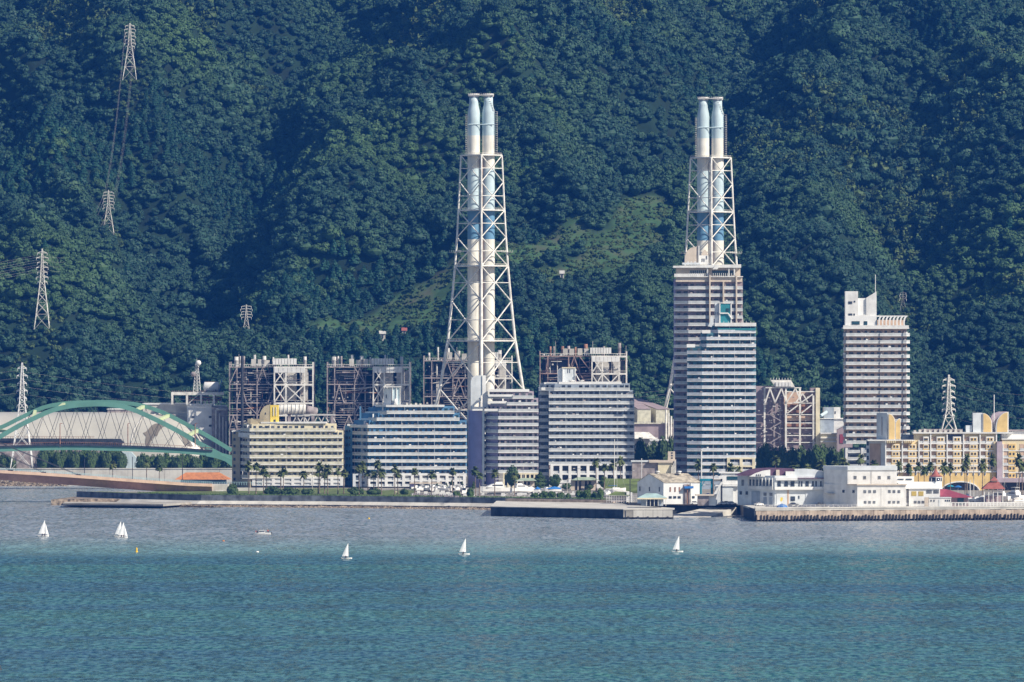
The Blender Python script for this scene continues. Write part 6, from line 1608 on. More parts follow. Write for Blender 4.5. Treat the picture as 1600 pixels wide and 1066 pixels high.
t.mesh('roof', [(x(994),3046.5,z(775.6)),(x(1040),3046.5,z(775.6)),(x(1040),3058,z(775.6)),(x(994),3058,z(775.6)),(x(1008),3052,z(768.8)),(x(1024),3052,z(768.8))], [(0,1,5,4),(1,2,5),(2,3,4,5),(3,0,4),(3,2,1,0)], M['turquoise'])
t.box('fascia', x(993.8), x(1040.2), 3046.2, 3046.45, z(777.6), z(775.4), M['cream'])
for i in range(6): t.bar('post', (x(1008+i*6),3047,GZ), (x(1008+i*6),3047,z(777)), .12, M['white'], n=6)
t.box('dark_opening', x(1010), x(1026), 3048.75, 3048.95, GZ, z(776.5), M['glass_black'])
t = T('gate_hut', 'small hut, shaded side coloured grey, with a beige roof between the boat shed and the pot stacks', 'hut', (x(1100),3056,GZ))
t.box('wall', x(1088), x(1105), 3053, 3060, GZ, z(772), M['steel_mauve']); t.box('lit_wall', x(1105.2), x(1116), 3054, 3060, GZ, z(773), M['white_clean']); t.box('roof', x(1084.5), x(1117.5), 3052, 3061, z(772.6), z(770.9), M['beige'])  # mauve grey wall is the shaded copy of the sunlit white one
# blue boat hoist
Y = 3088.; x, z = front(Y)
t = T('boat_hoist', 'blue green travelling boat hoist frame beside the white boat shed', 'boat hoist', (x(1104),Y,GZ))
for px_ in (1095.5,1112.5):
    for yy in (Y,Y+7): t.bar('leg', (x(px_),yy,GZ+.5), (x(px_),yy,z(750)), .36, M['teal_steel'], square=True)
t.box('top_beam', x(1094), x(1114), Y-.5, Y+.5, z(751.5), z(748.5), M['teal_steel']); t.box('top_beam', x(1094), x(1114), Y+6.5, Y+7.5, z(751.5), z(748.5), M['teal_steel'])
for px_ in (1095.5,1112.5): t.box('side_beam', x(px_)-.4, x(px_)+.4, Y, Y+7, z(753), z(750.5), M['teal_steel']); t.bar('wheel', (x(px_)-.35,Y,GZ+.6), (x(px_)+.35,Y,GZ+.6), .6, M['dark_metal'], n=14)
t.box('sling', x(1099), x(1109), Y+3, Y+3.3, z(758.5), z(757.4), M['white']); t.bar('brace', (x(1095.5),Y,z(762)), (x(1101),Y,z(751)), .18, M['teal_steel'], n=6)
t = T('fuel_tank', 'round blue tank standing under the boat hoist', 'tank', (x(1106),Y+3,GZ)); t.lathe('drum', [(1.9,0),(2.2,.4),(2.2,2.8),(1.4,3.7),(.3,4.1)], (x(1106.5),Y+3.4,GZ+.4), M['blue_paint'], 18); t.box('cradle', x(1102), x(1111), Y+2, Y+5, GZ, GZ+.45, M['steel'])
t = T('boat_crane', 'white angled crane arm leaning up beside the blue boat hoist', 'crane', (x(1117),3070,GZ))
t.bar('boom', (x(1114.5),3070,z(771)), (x(1126.5),3070,z(752)), .42, M['white_clean'], square=True); t.bar('ram', (x(1117.5),3070,z(777)), (x(1124),3070,z(757)), .25, M['white'], n=8); t.box('base', x(1111.5), x(1118.5), 3068, 3072, GZ, z(777), M['white']); t.box('cab', x(1121), x(1128), 3069, 3071, z(747), z(742.5), M['white_clean']); t.bar('mast', (x(1125.5),3070,GZ), (x(1125.5),3070,z(747)), .4, M['dark_metal'], n=8)
# white office and trailer
t = T('harbour_office', 'white box office with one wide dark window behind the purple roofed clubhouse', 'office', (x(1140),3085,GZ))
t.box('upper_wall', x(1127), x(1156), 3085, 3095, z(757), z(739.5), M['white']); t.box('upper_window', x(1135.5), x(1153), 3084.8, 3084.98, z(750), z(744.2), M['glass_teal']); t.box('roof_edge', x(1123), x(1157), 3084.4, 3095, z(739.5), z(738), M['white_clean'])
t.box('lower_wall', x(1118.5), x(1145), 3082, 3096, GZ, z(759.5), M['paleblue_white']); t.box('lower_lit_wall', x(1145.1), x(1156), 3083, 3096, GZ, z(759), M['white_clean']); t.box('lower_roof', x(1117), x(1157), 3081.5, 3096, z(759.5), z(757.4), M['white_clean'])  # pale blue part is the shaded copy of the sunlit white wall
# purple roofed clubhouse
Y = 3040.; x, z = front(Y)
t = T('clubhouse', 'grey harbour clubhouse with a purple arched roof and pillared balcony', 'clubhouse', (x(1220),Y,G2))
A_, B_, C_ = (x(1154.5),Y+13), (x(1210.5),Y), (x(1290),Y+3)
t.slab('wall', [A_, B_, C_, (C_[0],Y+18), (A_[0],Y+18)], GZ+.2, z(743.5), M['paleblue_white'])
ua = math.atan2(B_[1]-A_[1], B_[0]-A_[0]); ub = math.atan2(C_[1]-B_[1], C_[0]-B_[0])
def onA(px_, o=.12): f_ = (px_-1154.5)/56.; return (x(px_)+o*math.sin(ua), A_[1]+(B_[1]-A_[1])*f_-o*math.cos(ua))
def onB(px_, o=.12): f_ = (px_-1210.5)/79.5; return (x(px_), B_[1]+(C_[1]-B_[1])*f_-o)
roofp = [(x(1149.5),z(743.5)),(x(1160),z(739.5)),(x(1172),z(735)),(x(1184),z(733)),(x(1205),z(732.2)),(x(1242),z(733.3)),(x(1242),z(743.2)),(x(1180),z(743.2)),(x(1166),z(743.9))]
t.prism('purple_roof', roofp, Y+4, Y+19, M['purple_roof'])
t.prism('gable_arch', [(x(1171),z(745)),(x(1180),z(740)),(x(1192),z(736)),(x(1204),z(734.2)),(x(1204),z(745.5))], Y+3.4, Y+3.95, M['white_clean'])
for i in range(3): t.box('gable_slit', x(1182+i*3), x(1183.2+i*3), Y+3.2, Y+3.38, z(744.5), z(741.5), M['glass'])
t.prism('pale_roof', [(x(1242),z(746.5)),(x(1242),z(734)),(x(1258),z(733.4)),(x(1274),z(734.4)),(x(1290.5),z(738)),(x(1290.5),z(747.5))], Y+2.6, Y+16, M['paleblue_white'])
t.box('roof_box', x(1213), x(1218.5), Y+3, Y+6, z(745), z(734.5), M['beige']); t.box('roof_box', x(1228), x(1242), Y+2.5, Y+6, z(746), z(737), M['white']); t.box('roof_terrace', x(1212), x(1246), Y-.6, Y+3, z(750.5), z(746.5), M['white_clean'])
t.cbox('eave', ((x(1242)+x(1291))/2, Y+1.6, z(748)), (x(1291)-x(1246), 2.6,.35), M['purple_roof'], rot=ub)
for px_ in (1162,): t.cbox('window', (*onA(px_), z(760)), (1.2,.2,2.6), M['glass_curtain'], rot=ua)
for i in range(8):
    px_ = 1171.5+i*5.2; c_ = onA(px_, .5); t.cbox('balcony_pillar', (*c_, z(761)), (.35,.35,4.0), M['white'], rot=ua); c_ = onA(px_+2.4, .1)
    if i < 7: t.cbox('window', (*c_, z(759.5)), (.9,.2,2.6), M['glass'], rot=ua)
c_ = onA(1190, .7); t.cbox('balcony_rail', (*c_, z(765.5)), (13.5,.2,1.4), M['white'], rot=ua)
for px_, w_, h_ in ((1159,1.2,1.5),(1168.3,1.2,1.5)): t.cbox('window', (*onA(px_), z(774)), (w_,.2,h_), M['glass'], rot=ua)
t.cbox('roller_door', (*onA(1182), GZ+.35), (4.6,.2,z(768)-GZ-.4), M['slate_wall'], rot=ua)
for px_ in (1196,1205): t.cbox('door', (*onA(px_), GZ+.35), (1.7,.2,z(777)-GZ-.4), M['slate_wall'], rot=ua); t.cbox('window', (*onA(px_), z(775)), (1.5,.2,1.3), M['glass_curtain'], rot=ua)
t.slab('balcony_slab', [(x(1210.8),Y-1.6),(x(1290),Y+1.4),(x(1290),Y+3),(x(1210.8),Y+.1)], z(765.4), z(764.2), M['white_clean']); t.slab('balcony_parapet', [(x(1210.8),Y-1.62),(x(1290),Y+1.38),(x(1290),Y+1.55),(x(1210.8),Y-1.45)], z(764.2), z(760.8), M['white_clean'])
for px_, w_ in ((1217.5,1.4),(1228.5,1.5),(1238.5,1.7),(1249,.5),(1253,.6),(1261.5,1.4),(1270.5,.7),(1275.5,.6),(1283,.6)): t.cbox('window', (*onB(px_), z(760.5)), (w_,.2,2.3), M['glass'], rot=ub)
t.cbox('roller_door', (*onB(1221.5), GZ+.35), (4.6,.16,z(768.5)-GZ-.35), M['paleblue_white'], rot=ub); t.cbox('roller_door', (*onB(1267), GZ+.35), (4.4,.16,z(768.5)-GZ-.35), M['paleblue_white'], rot=ub); t.cbox('roller_door', (*onB(1284), GZ+.35), (2.2,.16,z(774)-GZ-.35), M['paleblue_white'], rot=ub)
t.cbox('shade_opening', (*onB(1231.5,.14), GZ+.35), (.7,.2,z(767)-GZ), M['brown_wall'], rot=ub); t.cbox('window', (*onB(1239), z(783)), (1.9,.2,2.0), M['glass'], rot=ub); t.cbox('window', (*onB(1248.5), z(779.5)), (.5,.2,1.3), M['glass'], rot=ub)
# large white block
Y = 3025.; x, z = front(Y)
t = T('warehouse', 'large white two level warehouse with small square windows near the quay', 'warehouse', (x(1370),Y,G2))
t.slab('lower_wall', [(x(1289.5),Y+15),(x(1339.5),Y),(x(1416),Y+2),(x(1416),Y+20),(x(1289.5),Y+22)], GZ+.2, z(757.5), M['white'])
t.slab('upper_wall', [(x(1289.8),Y+16),(x(1325),Y+4),(x(1402.5),Y+5),(x(1402.5),Y+21),(x(1290),Y+22)], z(757.5), z(735.2), M['white'])
t.slab('roof_band', [(x(1289.3),Y+15.7),(x(1325),Y+3.6),(x(1403),Y+4.6),(x(1403),Y+21),(x(1289.5),Y+22.3)], z(735.2), z(729.2), M['paleblue_white'])
t.slab('lower_roof', [(x(1324),Y+3),(x(1339),Y-.7),(x(1417.5),Y+1.3),(x(1417.5),Y+6),(x(1324),Y+6)], z(758.2), z(756.6), M['beige'])
def onU(px_): return (x(px_), Y+4+(px_-1325)/77.5-.06)
def onL(px_): return (x(px_), Y+2*(px_-1339.5)/76.5-.06)
for px_ in (1337,1352,1375,1390): t.cbox('window_frame', (*onU(px_), z(749.3)), (1.35,.14,1.5), M['steel'], rot=.047); t.cbox('window', (onU(px_)[0], onU(px_)[1]-.06, z(749)), (1.1,.12,1.3), M['glass_curtain'], rot=.047)
for px_ in (1351.5,1359,1366.8,1390,1397.3,1405): t.cbox('window', (*onL(px_), z(770.5)), (1.15,.16,1.25), M['glass_curtain'], rot=.095)
for px_ in (1352,1359,1366,1390,1397,1404): t.cbox('window', (*onL(px_), z(787)), (1.1,.16,1.1), M['glass_curtain'], rot=.095)
ux = math.atan2(-15, x(1339.5)-x(1289.5))
for px_, w_ in ((1319,1.2),(1334,1.2)): f_ = (px_-1289.5)/50; t.cbox('window', (x(px_)-.05, Y+15-15*f_-.12, z(770.5)), (w_,.25,1.2), M['glass'], rot=ux)
t.cbox('side_canopy', (x(1298), Y+11.2, z(773.5)), (4.6,1.6,.5), M['concrete_light'], rot=ux); t.cbox('joint', (*onL(1377), GZ+.4), (.1,.12,z(758)-GZ-.5), M['steel'], rot=.095)
t.bar('downpipe', (x(1363),Y+4.2,z(757)), (x(1363),Y+4.2,z(735)), .08, M['steel'], n=5)
t = T('white_shed', 'bright white shed with a white metal roof and two gold window panels', 'shed', (x(1445),Y,G2))
Ys = Y+4
t.box('front_wall', x(1421), x(1469.6), Ys, Ys+12, GZ+.2, z(763.8), M['white_clean'])
t.mesh('roof', [(x(1415.5),Ys-.6,z(763.4)),(x(1470),Ys-.6,z(763.4)),(x(1459),Ys+12,z(754)),(x(1403.5),Ys+12,z(754)),(x(1415.5),Ys-.6,z(764.3)),(x(1470),Ys-.6,z(764.3)),(x(1459),Ys+12,z(755)),(x(1403.5),Ys+12,z(755))], [(0,1,2,3),(7,6,5,4),(0,4,5,1),(1,5,6,2),(3,7,4,0)], M['white_clean'])
t.box('clerestory', x(1403.5), x(1431.5), Ys+12.2, Ys+16, z(757), z(745.8), M['white_clean'])
for a in (1405.5,1418.5): t.box('window', x(a), x(a+9.5), Ys+12, Ys+12.15, z(751.4), z(749.4), M['glass'])
for a in (1425,1436): t.box('gold_panel', x(a), x(a+7.8), Ys-.15, Ys-.02, z(775.2), z(768.2), M['gold_panel'])
for a in (1448.5,1459.5): t.box('window', x(a), x(a+8.4), Ys-.15, Ys-.02, z(771.4), z(766.2), M['glass_curtain'])
for a in (1429,1435,1441,1447): t.box('window', x(a), x(a+4), Ys-.15, Ys-.02, z(787), z(783), M['glass_curtain'])
t = T('portable_cabin', 'low white portable cabin with small square windows by the quay railing', 'cabin', (x(1468),Y-3,G2))
t.box('wall', x(1451), x(1485.5), Y-3, Y+1, G2, z(777.8), M['white']); t.box('roof', x(1450.6), x(1486), Y-3.3, Y+1.2, z(777.8), z(776.8), M['paleblue_white'])
for a in (1453.5,1458,1476,1479,1482): t.box('window', x(a), x(a+1.7), Y-3.15, Y-3.02, z(783.5), z(780.8), M['glass'])
t.box('door', x(1466), x(1468.2), Y-3.15, Y-3.02, G2, z(780.5), M['paleblue_white']); t.box('crate_stack', x(1444), x(1450), Y-3.5, Y-1.5, G2, z(777), M['beige'])
t = T('restaurant', 'low harbour restaurant under a large sloping crimson roof', 'restaurant', (x(1495),Y+4,G2))
t.box('wall', x(1470), x(1514), Y+5, Y+14, G2, z(777), M['mauve_wall']); t.box('window_band', x(1497), x(1507), Y+4.8, Y+4.95, G2+.6, z(779), M['glass_teal'])
t.mesh('roof', [(x(1470),Y+3,z(777.3)),(x(1521),Y+3,z(777.3)),(x(1470),Y+10,z(765)),(x(1482),Y+12,z(765.5)),(x(1470),Y+3,z(778.1)),(x(1521),Y+3,z(778.1)),(x(1500),Y+16,z(777.3)),(x(1470),Y+16,z(777.3))], [(0,1,3,2),(0,4,5,1),(1,6,3),(6,7,2,3),(0,2,7,4)], M['red_roof'])
Y = 3090.; x, z = front(Y)
t = T('turret_kiosk', 'small octagonal kiosk with a pink pointed roof behind the white shed', 'kiosk', (x(1462),Y,GZ))
t.lathe('wall', [(2.75,0),(2.75,z(744.5)-GZ)], (x(1462),Y,GZ), M['paleblue_white'], 8); t.lathe('window_ring', [(2.8,0),(2.8,z(746.5)-z(752))], (x(1462),Y,z(752)), M['glass'], 8)
for i in range(8): a_ = (i+.0)*math.pi/4; t.bar('mullion', (x(1462)+2.82*math.cos(a_),Y+2.82*math.sin(a_),z(752.5)), (x(1462)+2.82*math.cos(a_),Y+2.82*math.sin(a_),z(746)), .16, M['white'], n=4)
t.lathe('roof', [(3.1,0),(2.0,.5),(1.2,1.4),(.6,2.6),(.08,3.5)], (x(1462),Y,z(744.6)), M['brick_roof'], 8)
t = T('red_pavilion', 'open pavilion with a two tier red roof among the boats at the right', 'pavilion', (x(1551),Y,GZ))
t.mesh('roof', [(x(1534),Y-4,z(764)),(x(1570),Y-4,z(764)),(x(1570),Y+6,z(764)),(x(1534),Y+6,z(764)),(x(1546),Y,z(752.5)),(x(1560),Y,z(752.5)),(x(1560),Y+2,z(752.5)),(x(1546),Y+2,z(752.5))], [(0,1,5,4),(1,2,6,5),(2,3,7,6),(3,0,4,7),(4,5,6,7),(3,2,1,0)], M['brick_roof'])
t.mesh('upper_roof', [(x(1547),Y-1.2,z(751)),(x(1560),Y-1.2,z(751)),(x(1560),Y+2.4,z(751)),(x(1547),Y+2.4,z(751)),(x(1553.5),Y+.6,z(744.5))], [(0,1,4),(1,2,4),(2,3,4),(3,0,4),(3,2,1,0)], M['brick_roof'])
t.box('lantern', x(1549), x(1558), Y-.5, Y+1.8, z(753), z(751), M['brown_wall'])
for px_ in (1537,1544,1551,1558,1566): t.bar('post', (x(px_),Y-3,GZ), (x(px_),Y-3,z(764)), .18, M['white'], n=6)
t.box('counter', x(1540), x(1564), Y-1, Y+3, GZ, z(775), M['mauve_wall'])
for nm, px_, py_, mm, lab in (('parasol', 1497, 760, 'blue_paint', 'bright blue parasol in front of the hotel arch'), ('parasol', 1485, 759, 'teal_steel', 'dull blue parasol left of the bright blue one by the hotel arch')):
    Yq = 3300.; t = T(nm, lab, 'parasol', (PX(px_,Yq),Yq,GZ), group='parasols before the hotel arch'); t.lathe('canopy', [(1.9,0),(1.2,.5),(.08,.95)], (PX(px_,Yq),Yq,PZ(py_+1.5,Yq)), M[mm], 10); t.bar('pole', (PX(px_,Yq),Yq,GZ), (PX(px_,Yq),Yq,PZ(py_,Yq)+.2), .07, M['white'], n=5)
# cream and grey box hall behind the kiosk
Y = 3330.; x, z = front(Y)
t = T('machine_hall', 'grey and cream flat roofed hall between the grey white block and the teal tower', 'hall', (x(1020),Y,GZ))
t.box('grey_wall', x(988), x(1028), Y+1, Y+12, GZ, z(722), M['steel_mauve']); t.box('grey_roof', x(986), x(1030), Y+.5, Y+12, z(722), z(720), M['paleblue_white'])
t.box('cream_wall', x(1028.2), x(1051), Y, Y+12, GZ, z(723), M['cream']); t.box('cream_roof', x(1014), x(1056), Y-.8, Y+12, z(723), z(719.5), M['beige'])
t.box('shaft', x(1044), x(1055), Y+3, Y+9, z(719.5), z(706), M['beige']); 
for i in range(3): t.box('shaft_opening', x(1049), x(1051.5), Y+2.85, Y+2.98, z(717-i*4), z(715-i*4), M['glass'])
for i in range(5): t.bar('pipe', (x(1049+i*1.6),Y-1.4,GZ), (x(1049+i*1.6),Y-1.4,z(730-i*3)), .2, M['steel_cream'], n=6)
# garden pavilion (green roof) before the arcade, entrance box, white wall
Y = 3350.; x, z = front(Y)
t = T('garden_pavilion', 'small garden pavilion with a pale green hipped roof before the grey white block', 'pavilion', (x(913),Y,GZ))
t.box('wall', x(892), x(931), Y+2, Y+9, GZ, z(751), M['beige']); t.mesh('roof', [(x(893),Y,z(750.5)),(x(936),Y,z(750.5)),(x(936),Y+11,z(750.5)),(x(893),Y+11,z(750.5)),(x(903),Y+5,z(746)),(x(926),Y+5,z(746))], [(0,1,5,4),(1,2,5),(2,3,4,5),(3,0,4),(3,2,1,0)], M['garden_roof'])
for a in (899,905,914,920): t.box('opening', x(a), x(a+3), Y+1.8, Y+1.95, GZ, z(752), M['glass_black'])
t = T('garden_pavilion', 'long garden shelter with a pale green roof below the lilac wing arcade', 'pavilion', (x(825),Y,GZ))
t.box('wall', x(812), x(835), Y+2, Y+9, GZ, z(752), M['beige']); t.mesh('roof', [(x(806),Y,z(751.5)),(x(838),Y,z(751.5)),(x(838),Y+11,z(751.5)),(x(806),Y+11,z(751.5)),(x(814),Y+5,z(747.5)),(x(832),Y+5,z(747.5))], [(0,1,5,4),(1,2,5),(2,3,4,5),(3,0,4),(3,2,1,0)], M['garden_roof'])
for a in (819,825): t.box('opening', x(a), x(a+3), Y+1.8, Y+1.95, GZ, z(753), M['glass_black'])
t = T('entrance_block', 'dark glazed entrance block at the foot of the blue apartment block', 'entrance', (x(660),Y+38,GZ))
xx, zz = front(3388.); t.box('wall', xx(641), xx(652), 3388, 3396, GZ, zz(756), M['violet']); t.box('glazing', xx(652.2), xx(672), 3389, 3396, GZ, zz(757), M['glass_teal']); t.box('roof', xx(640), xx(690), 3387, 3396, zz(756), zz(754.4), M['beige'])
t = T('white_cabinet', 'tall white cabinet standing on the lawn below the blue block', 'cabinet', (PX(618.5,3300),3300,GZ)); xx, zz = front(3300.); t.box('body', xx(616), xx(622), 3300, 3302, GZ, zz(768), M['cream']); t.box('door', xx(616.8), xx(621.2), 3299.9, 3299.98, GZ+.3, zz(769), M['white_clean'])
t = T('garden_wall', 'long low pale garden wall along the foot of the two left apartment blocks', 'wall', (PX(540,3390),3390,GZ)); xx, zz = front(3390.)
for i in range(17): t.box('wall_panel', xx(396+i*14.6), xx(396+i*14.6+14.3), 3390, 3390.5, GZ, zz(763), M['concrete_light'])
t = T('yard_shed', 'low shed with an olive roof behind the pier railing', 'shed', (PX(966,3120),3120,GZ)); xx, zz = front(3120.)
t.box('wall', xx(955), xx(978), 3121, 3128, GZ, zz(773.5), M['steel_mauve']); t.mesh('roof', [(xx(950),3119.5,zz(773.6)),(xx(984),3119.5,zz(773.6)),(xx(984),3129,zz(770)),(xx(962),3129,zz(768.5)),(xx(950),3119.5,zz(774.4)),(xx(984),3119.5,zz(774.4))], [(0,1,2,3),(0,4,5,1)], M['grass']); t.box('white_end', xx(979), xx(988), 3120, 3127, GZ, zz(770), M['white_clean'])
# fences
def fence(nm, lab, pa, pb, zb, h, n, mm, rails=2, r=.07):
    t = T(nm, lab, 'fence', (pa[0], pa[1], zb))
    for i in range(n+1): q = i/n; p = (pa[0]+(pb[0]-pa[0])*q, pa[1]+(pb[1]-pa[1])*q); t.bar('post', (*p, zb), (*p, zb+h), r, M[mm], n=5)
    for k in range(rails): hh = h*(k+1)/rails-.05; t.bar('rail', (*pa, zb+hh), (*pb, zb+hh), r*.8, M[mm], n=5)
    return t
fence('white_fence', 'tall white post fence at the landward end of the pier', (PX(948,3105),3105), (PX(1048,3095),3095), GZ, 3.2, 26, 'white', 3, .10)
fence('white_fence', 'white mesh fence along the harbour wall above the slipway', (PX(1052,3098.5),3098.5), (PX(1095,3098.5),3098.5), GZ+.25, 2.6, 14, 'white', 3, .08)
fence('pot_cage_fence', 'cream mesh cage holding stacked fishing pots beside the clubhouse', (PX(1115,3094),3094), (PX(1153,3094),3094), GZ, 4.2, 12, 'cream', 4, .10)
fence('white_fence', 'low white railing between the boat yard and the promenade hedges', (PX(880,3182),3182), (PX(948,3168),3168), GZ, 1.8, 22, 'white', 2, .08)
qf = T('quay_balustrade', 'pale balustrade with square openings behind the right end of the piled quay', 'balustrade', qp(88,5,5.35))
for i in range(30): c_ = qp(88+i*1.55,5,5.35); qf.cbox('baluster', c_, (.35,.3,2.1), M['white'], rot=ang)
for h in (0,1.9): c_ = qp(88+22.5,5,5.35+h); qf.cbox('rail', c_, (46,.36,.3), M['white'], rot=ang)
# stacked pots: many small boxes in nets
mbb = MB(); r_ = random.Random(5)
for i in range(260): px_ = r_.uniform(1117,1152); k = r_.randrange(7); s = r_.uniform(.35,.6); mbb.box(PX(px_,3098), PX(px_,3098)+s*1.5, 3096+r_.random()*3, 3096+r_.random()*3+s, GZ+k*.5, GZ+k*.5+.42)
struct('fishing_pots', mbb.mesh('fishing_pots', M['gold_panel']), 'stuff', label='piled fishing pots and nets inside the cream mesh cage', cat='fishing pots')
# lamp posts and flagpoles
def pole(lab, px_, pt_, Yq, kind='lamp_post', mm='white', r=.16, arm=0):
    t = T(kind, lab, 'lamp post' if kind == 'lamp_post' else 'flagpole', (PX(px_,Yq),Yq,GZ), group='poles along the marina'); zt_ = PZ(pt_,Yq)
    t.bar('pole', (PX(px_,Yq),Yq,GZ), (PX(px_,Yq),Yq,zt_), r, M[mm], n=7)
    if kind == 'lamp_post':
        for s in ((1,) if arm == 0 else (-1, 1)): t.bar('arm', (PX(px_,Yq),Yq,zt_), (PX(px_,Yq)+s*1.5,Yq,zt_+.25), r*.7, M[mm], n=5); t.box('lamp_head', PX(px_,Yq)+s*1.5-.5, PX(px_,Yq)+s*1.5+.5, Yq-.3, Yq+.3, zt_+.1, zt_+.4, M['steel'])
    else: t.bar('finial', (PX(px_,Yq),Yq,zt_), (PX(px_,Yq),Yq,zt_+.4), r*1.5, M[mm], n=7)
pole('very tall pale mast in front of the right end of the grey white block', 960, 688, 3300, 'flagpole')
pole('pale mast in front of the teal tower, behind the blue hoist', 1096, 704, 3200, 'flagpole', r=.3)
pole('pale pole rising left of the white boat shed', 1002.5, 718, 3180, 'flagpole')
pole('dark pole standing at the root of the pier', 984.5, 736, 3090, 'lamp_post', 'dark_metal', .2)
pole('slim double lamp before the grey white block arcade', 902, 733, 3290, 'lamp_post', 'dark_metal', .12, 1)
pole('slim lamp left of the double lamp before the arcade', 886, 749, 3290, 'lamp_post', 'concrete_light', .14)
pole('slim lamp rising between palms before the cream block', 488, 731, 3330, 'lamp_post', 'steel', .13)
pole('pale pole in front of the yellow hotel arch', 1521.5, 722, 3200, 'flagpole')
pole('white pole right of the palms before the hotel arch', 1516, 752, 3190, 'flagpole')
pole('dark lamp before the lilac wing', 817.5, 724, 3300, 'lamp_post', 'steel', .12)
pole('lamp in front of the blue block right end', 718, 742, 3330, 'lamp_post', 'steel', .12)

# ================================================================ vegetation on the island
def palm_proto(seed, H, rc, m=None, shag=0.0):
    r = random.Random(seed); o = T('palm_tree', 'x', 'palm tree', (0,0,0), group='palm trees along the waterfront')
    bend = r.uniform(-.35,.35); n = 7; v = []; f = []
    for i in range(n+1):
        q = i/n; rr_ = .26*(1-q*.45)*(1.5 if i == 0 else 1)
        for k in range(6): v.append((bend*q*q+rr_*math.cos(k*math.pi/3), rr_*math.sin(k*math.pi/3), H*q-.2))
    for i in range(n):
        for k in range(6): f.append((i*6+k, i*6+(k+1) % 6, (i+1)*6+(k+1) % 6, (i+1)*6+k))
    o.mesh('trunk', v, f, M['trunk'], smooth=True)
    V = []; Q = []; c = Vector((bend,0,H-.2))
    nf = 34
    for i in range(nf):
        a = r.uniform(0, 6.28); e = r.uniform(-.9, 1.25); L_ = rc*r.uniform(.8, 1.1); d = Vector((math.cos(a)*math.cos(e), math.sin(a)*math.cos(e), math.sin(e))); side = Vector((-math.sin(a), math.cos(a), 0))
        for s in range(4):      # a drooping frond: stem then fan of blades
            q0, q1 = s/4, (s+1)/4
            def P(q): return c+d*L_*q+Vector((0,0,-L_*.55*q*q*max(0, math.cos(e))))
            w0, w1 = (.05,.16,.30,.26,.04)[s]*rc*.95, (.05,.16,.30,.26,.04)[s+1]*rc*.95
            k = len(V); p0, p1 = P(q0), P(q1); dr = Vector((0,0,-.35))
            V += [tuple(p0+side*w0+dr*w0), tuple(p0), tuple(p0-side*w0+dr*w0), tuple(p1+side*w1+dr*w1), tuple(p1), tuple(p1-side*w1+dr*w1)]
            if s < 3 or True: Q += [(k,k+1,k+4,k+3), (k+1,k+2,k+5,k+4)]
    o.add('crown', newmesh('crown', V, Q, m or LEAFP))
    # dead skirt under the crown
    V = []; Q = []
    for i in range(14):
        a = i*.449; k = len(V); L_ = rc*r.uniform(.45,.75)
        for s, w_ in ((0,.1),(1,.22)): V += [(bend+math.cos(a)*(.2+s*.45)-math.sin(a)*w_, math.sin(a)*(.2+s*.45)+math.cos(a)*w_, H-.3-s*L_), (bend+math.cos(a)*(.2+s*.45)+math.sin(a)*w_, math.sin(a)*(.2+s*.45)-math.cos(a)*w_, H-.3-s*L_)]
        Q.append((k,k+1,k+3,k+2))
    o.add('dead_fronds', newmesh('dead_fronds', V, Q, M['trunk']))
    return o
def place(protos, used, px_, pyc, Yq, label, seed, zb=GZ, H0=10., sc_=None, group=None):
    """pyc: picture row of the crown centre / top used to size the tree"""
    i = seed % len(protos); P_, Hp = protos[i]
    H = PZ(pyc, Yq)-zb; s = H/Hp; wx = sc_ if sc_ else 1.0
    if i not in used:
        used.add(i); o = P_.o; o.location = (PX(px_,Yq), Yq, zb); o['label'] = label; o.scale = (wx, wx, s); o.rotation_euler[2] = seed*1.3
        if group: o['group'] = group
        return o
    return copy_tree(P_.o, (PX(px_,Yq), Yq, zb), label, rot=seed*1.3, scale=(wx, wx, s), group=group)
PP = [(palm_proto(1, 12, 2.6), 12.), (palm_proto(2, 12, 2.4), 12.), (palm_proto(3, 12, 2.7), 12.), (palm_proto(4, 12, 2.3), 12.)]
used = set()
ORD = ['first','second','third','fourth','fifth','sixth','seventh','eighth','ninth','tenth','eleventh','twelfth','thirteenth','fourteenth','fifteenth','sixteenth']
sets = [
 ([(389,726),(400,727),(411.7,733),(416.5,740),(438.8,738),(442.5,735),(474.7,740),(497,738),(499,727),(507,742),(512,731),(528,735),(537,738)], 3264, 'palm before the cream block, %s counted from the left', 2.1),
 ([(561,731),(567,727),(575,738),(584,739),(591,723),(596,737),(617,730),(621.5,740),(648,735),(674.5,740),(707,735)], 3254, 'palm before the blue block, %s counted from the left', 2.1),
 ([(743,734),(749,742),(773,738),(803.5,742)], 3230, 'palm before the lilac wing, %s counted from the left', 2.1),
 ([(931.5,720),(944,728),(958.5,724),(969.5,717.5)], 3330, 'palm before the grey white arcade, %s counted from the left', 2.1),
 ([(1091,724),(1114.5,728),(1142,729),(1154,733),(1187,741)], 3240, 'palm at the foot of the teal tower, %s counted from the left', 2.3),
 ([(1405.5,726),(1420,731),(1435,727),(1444,732),(1455,726),(1475,728),(1485,728),(1508,726),(1511,715),(1535,724),(1551,716),(1592.5,716),(1597,727)], 3190, 'palm before the yellow hotel, %s counted from the left', 2.0),
 ([(176,725),(229,722),(249,730)], 3440, 'lone palm behind the brown bridge, %s counted from the left', 2.2),
 ([(1211,716),(1242,727),(1262,729),(1283,724),(1304,725),(1319,722),(1345,715),(1365,724)], 3330, 'bushy palm behind the harbour clubhouse, %s counted from the left', 2.0),
]
sd0 = 0
for pts, Yq, lab, _ in sets:
    for i, (a, b) in enumerate(pts):
        place(PP, used, a, b, Yq+((i*7) % 5)*3, lab % ORD[i], sd0, sc_=1.0 if a < 1180 or a > 1390 else 1.25); sd0 += 1
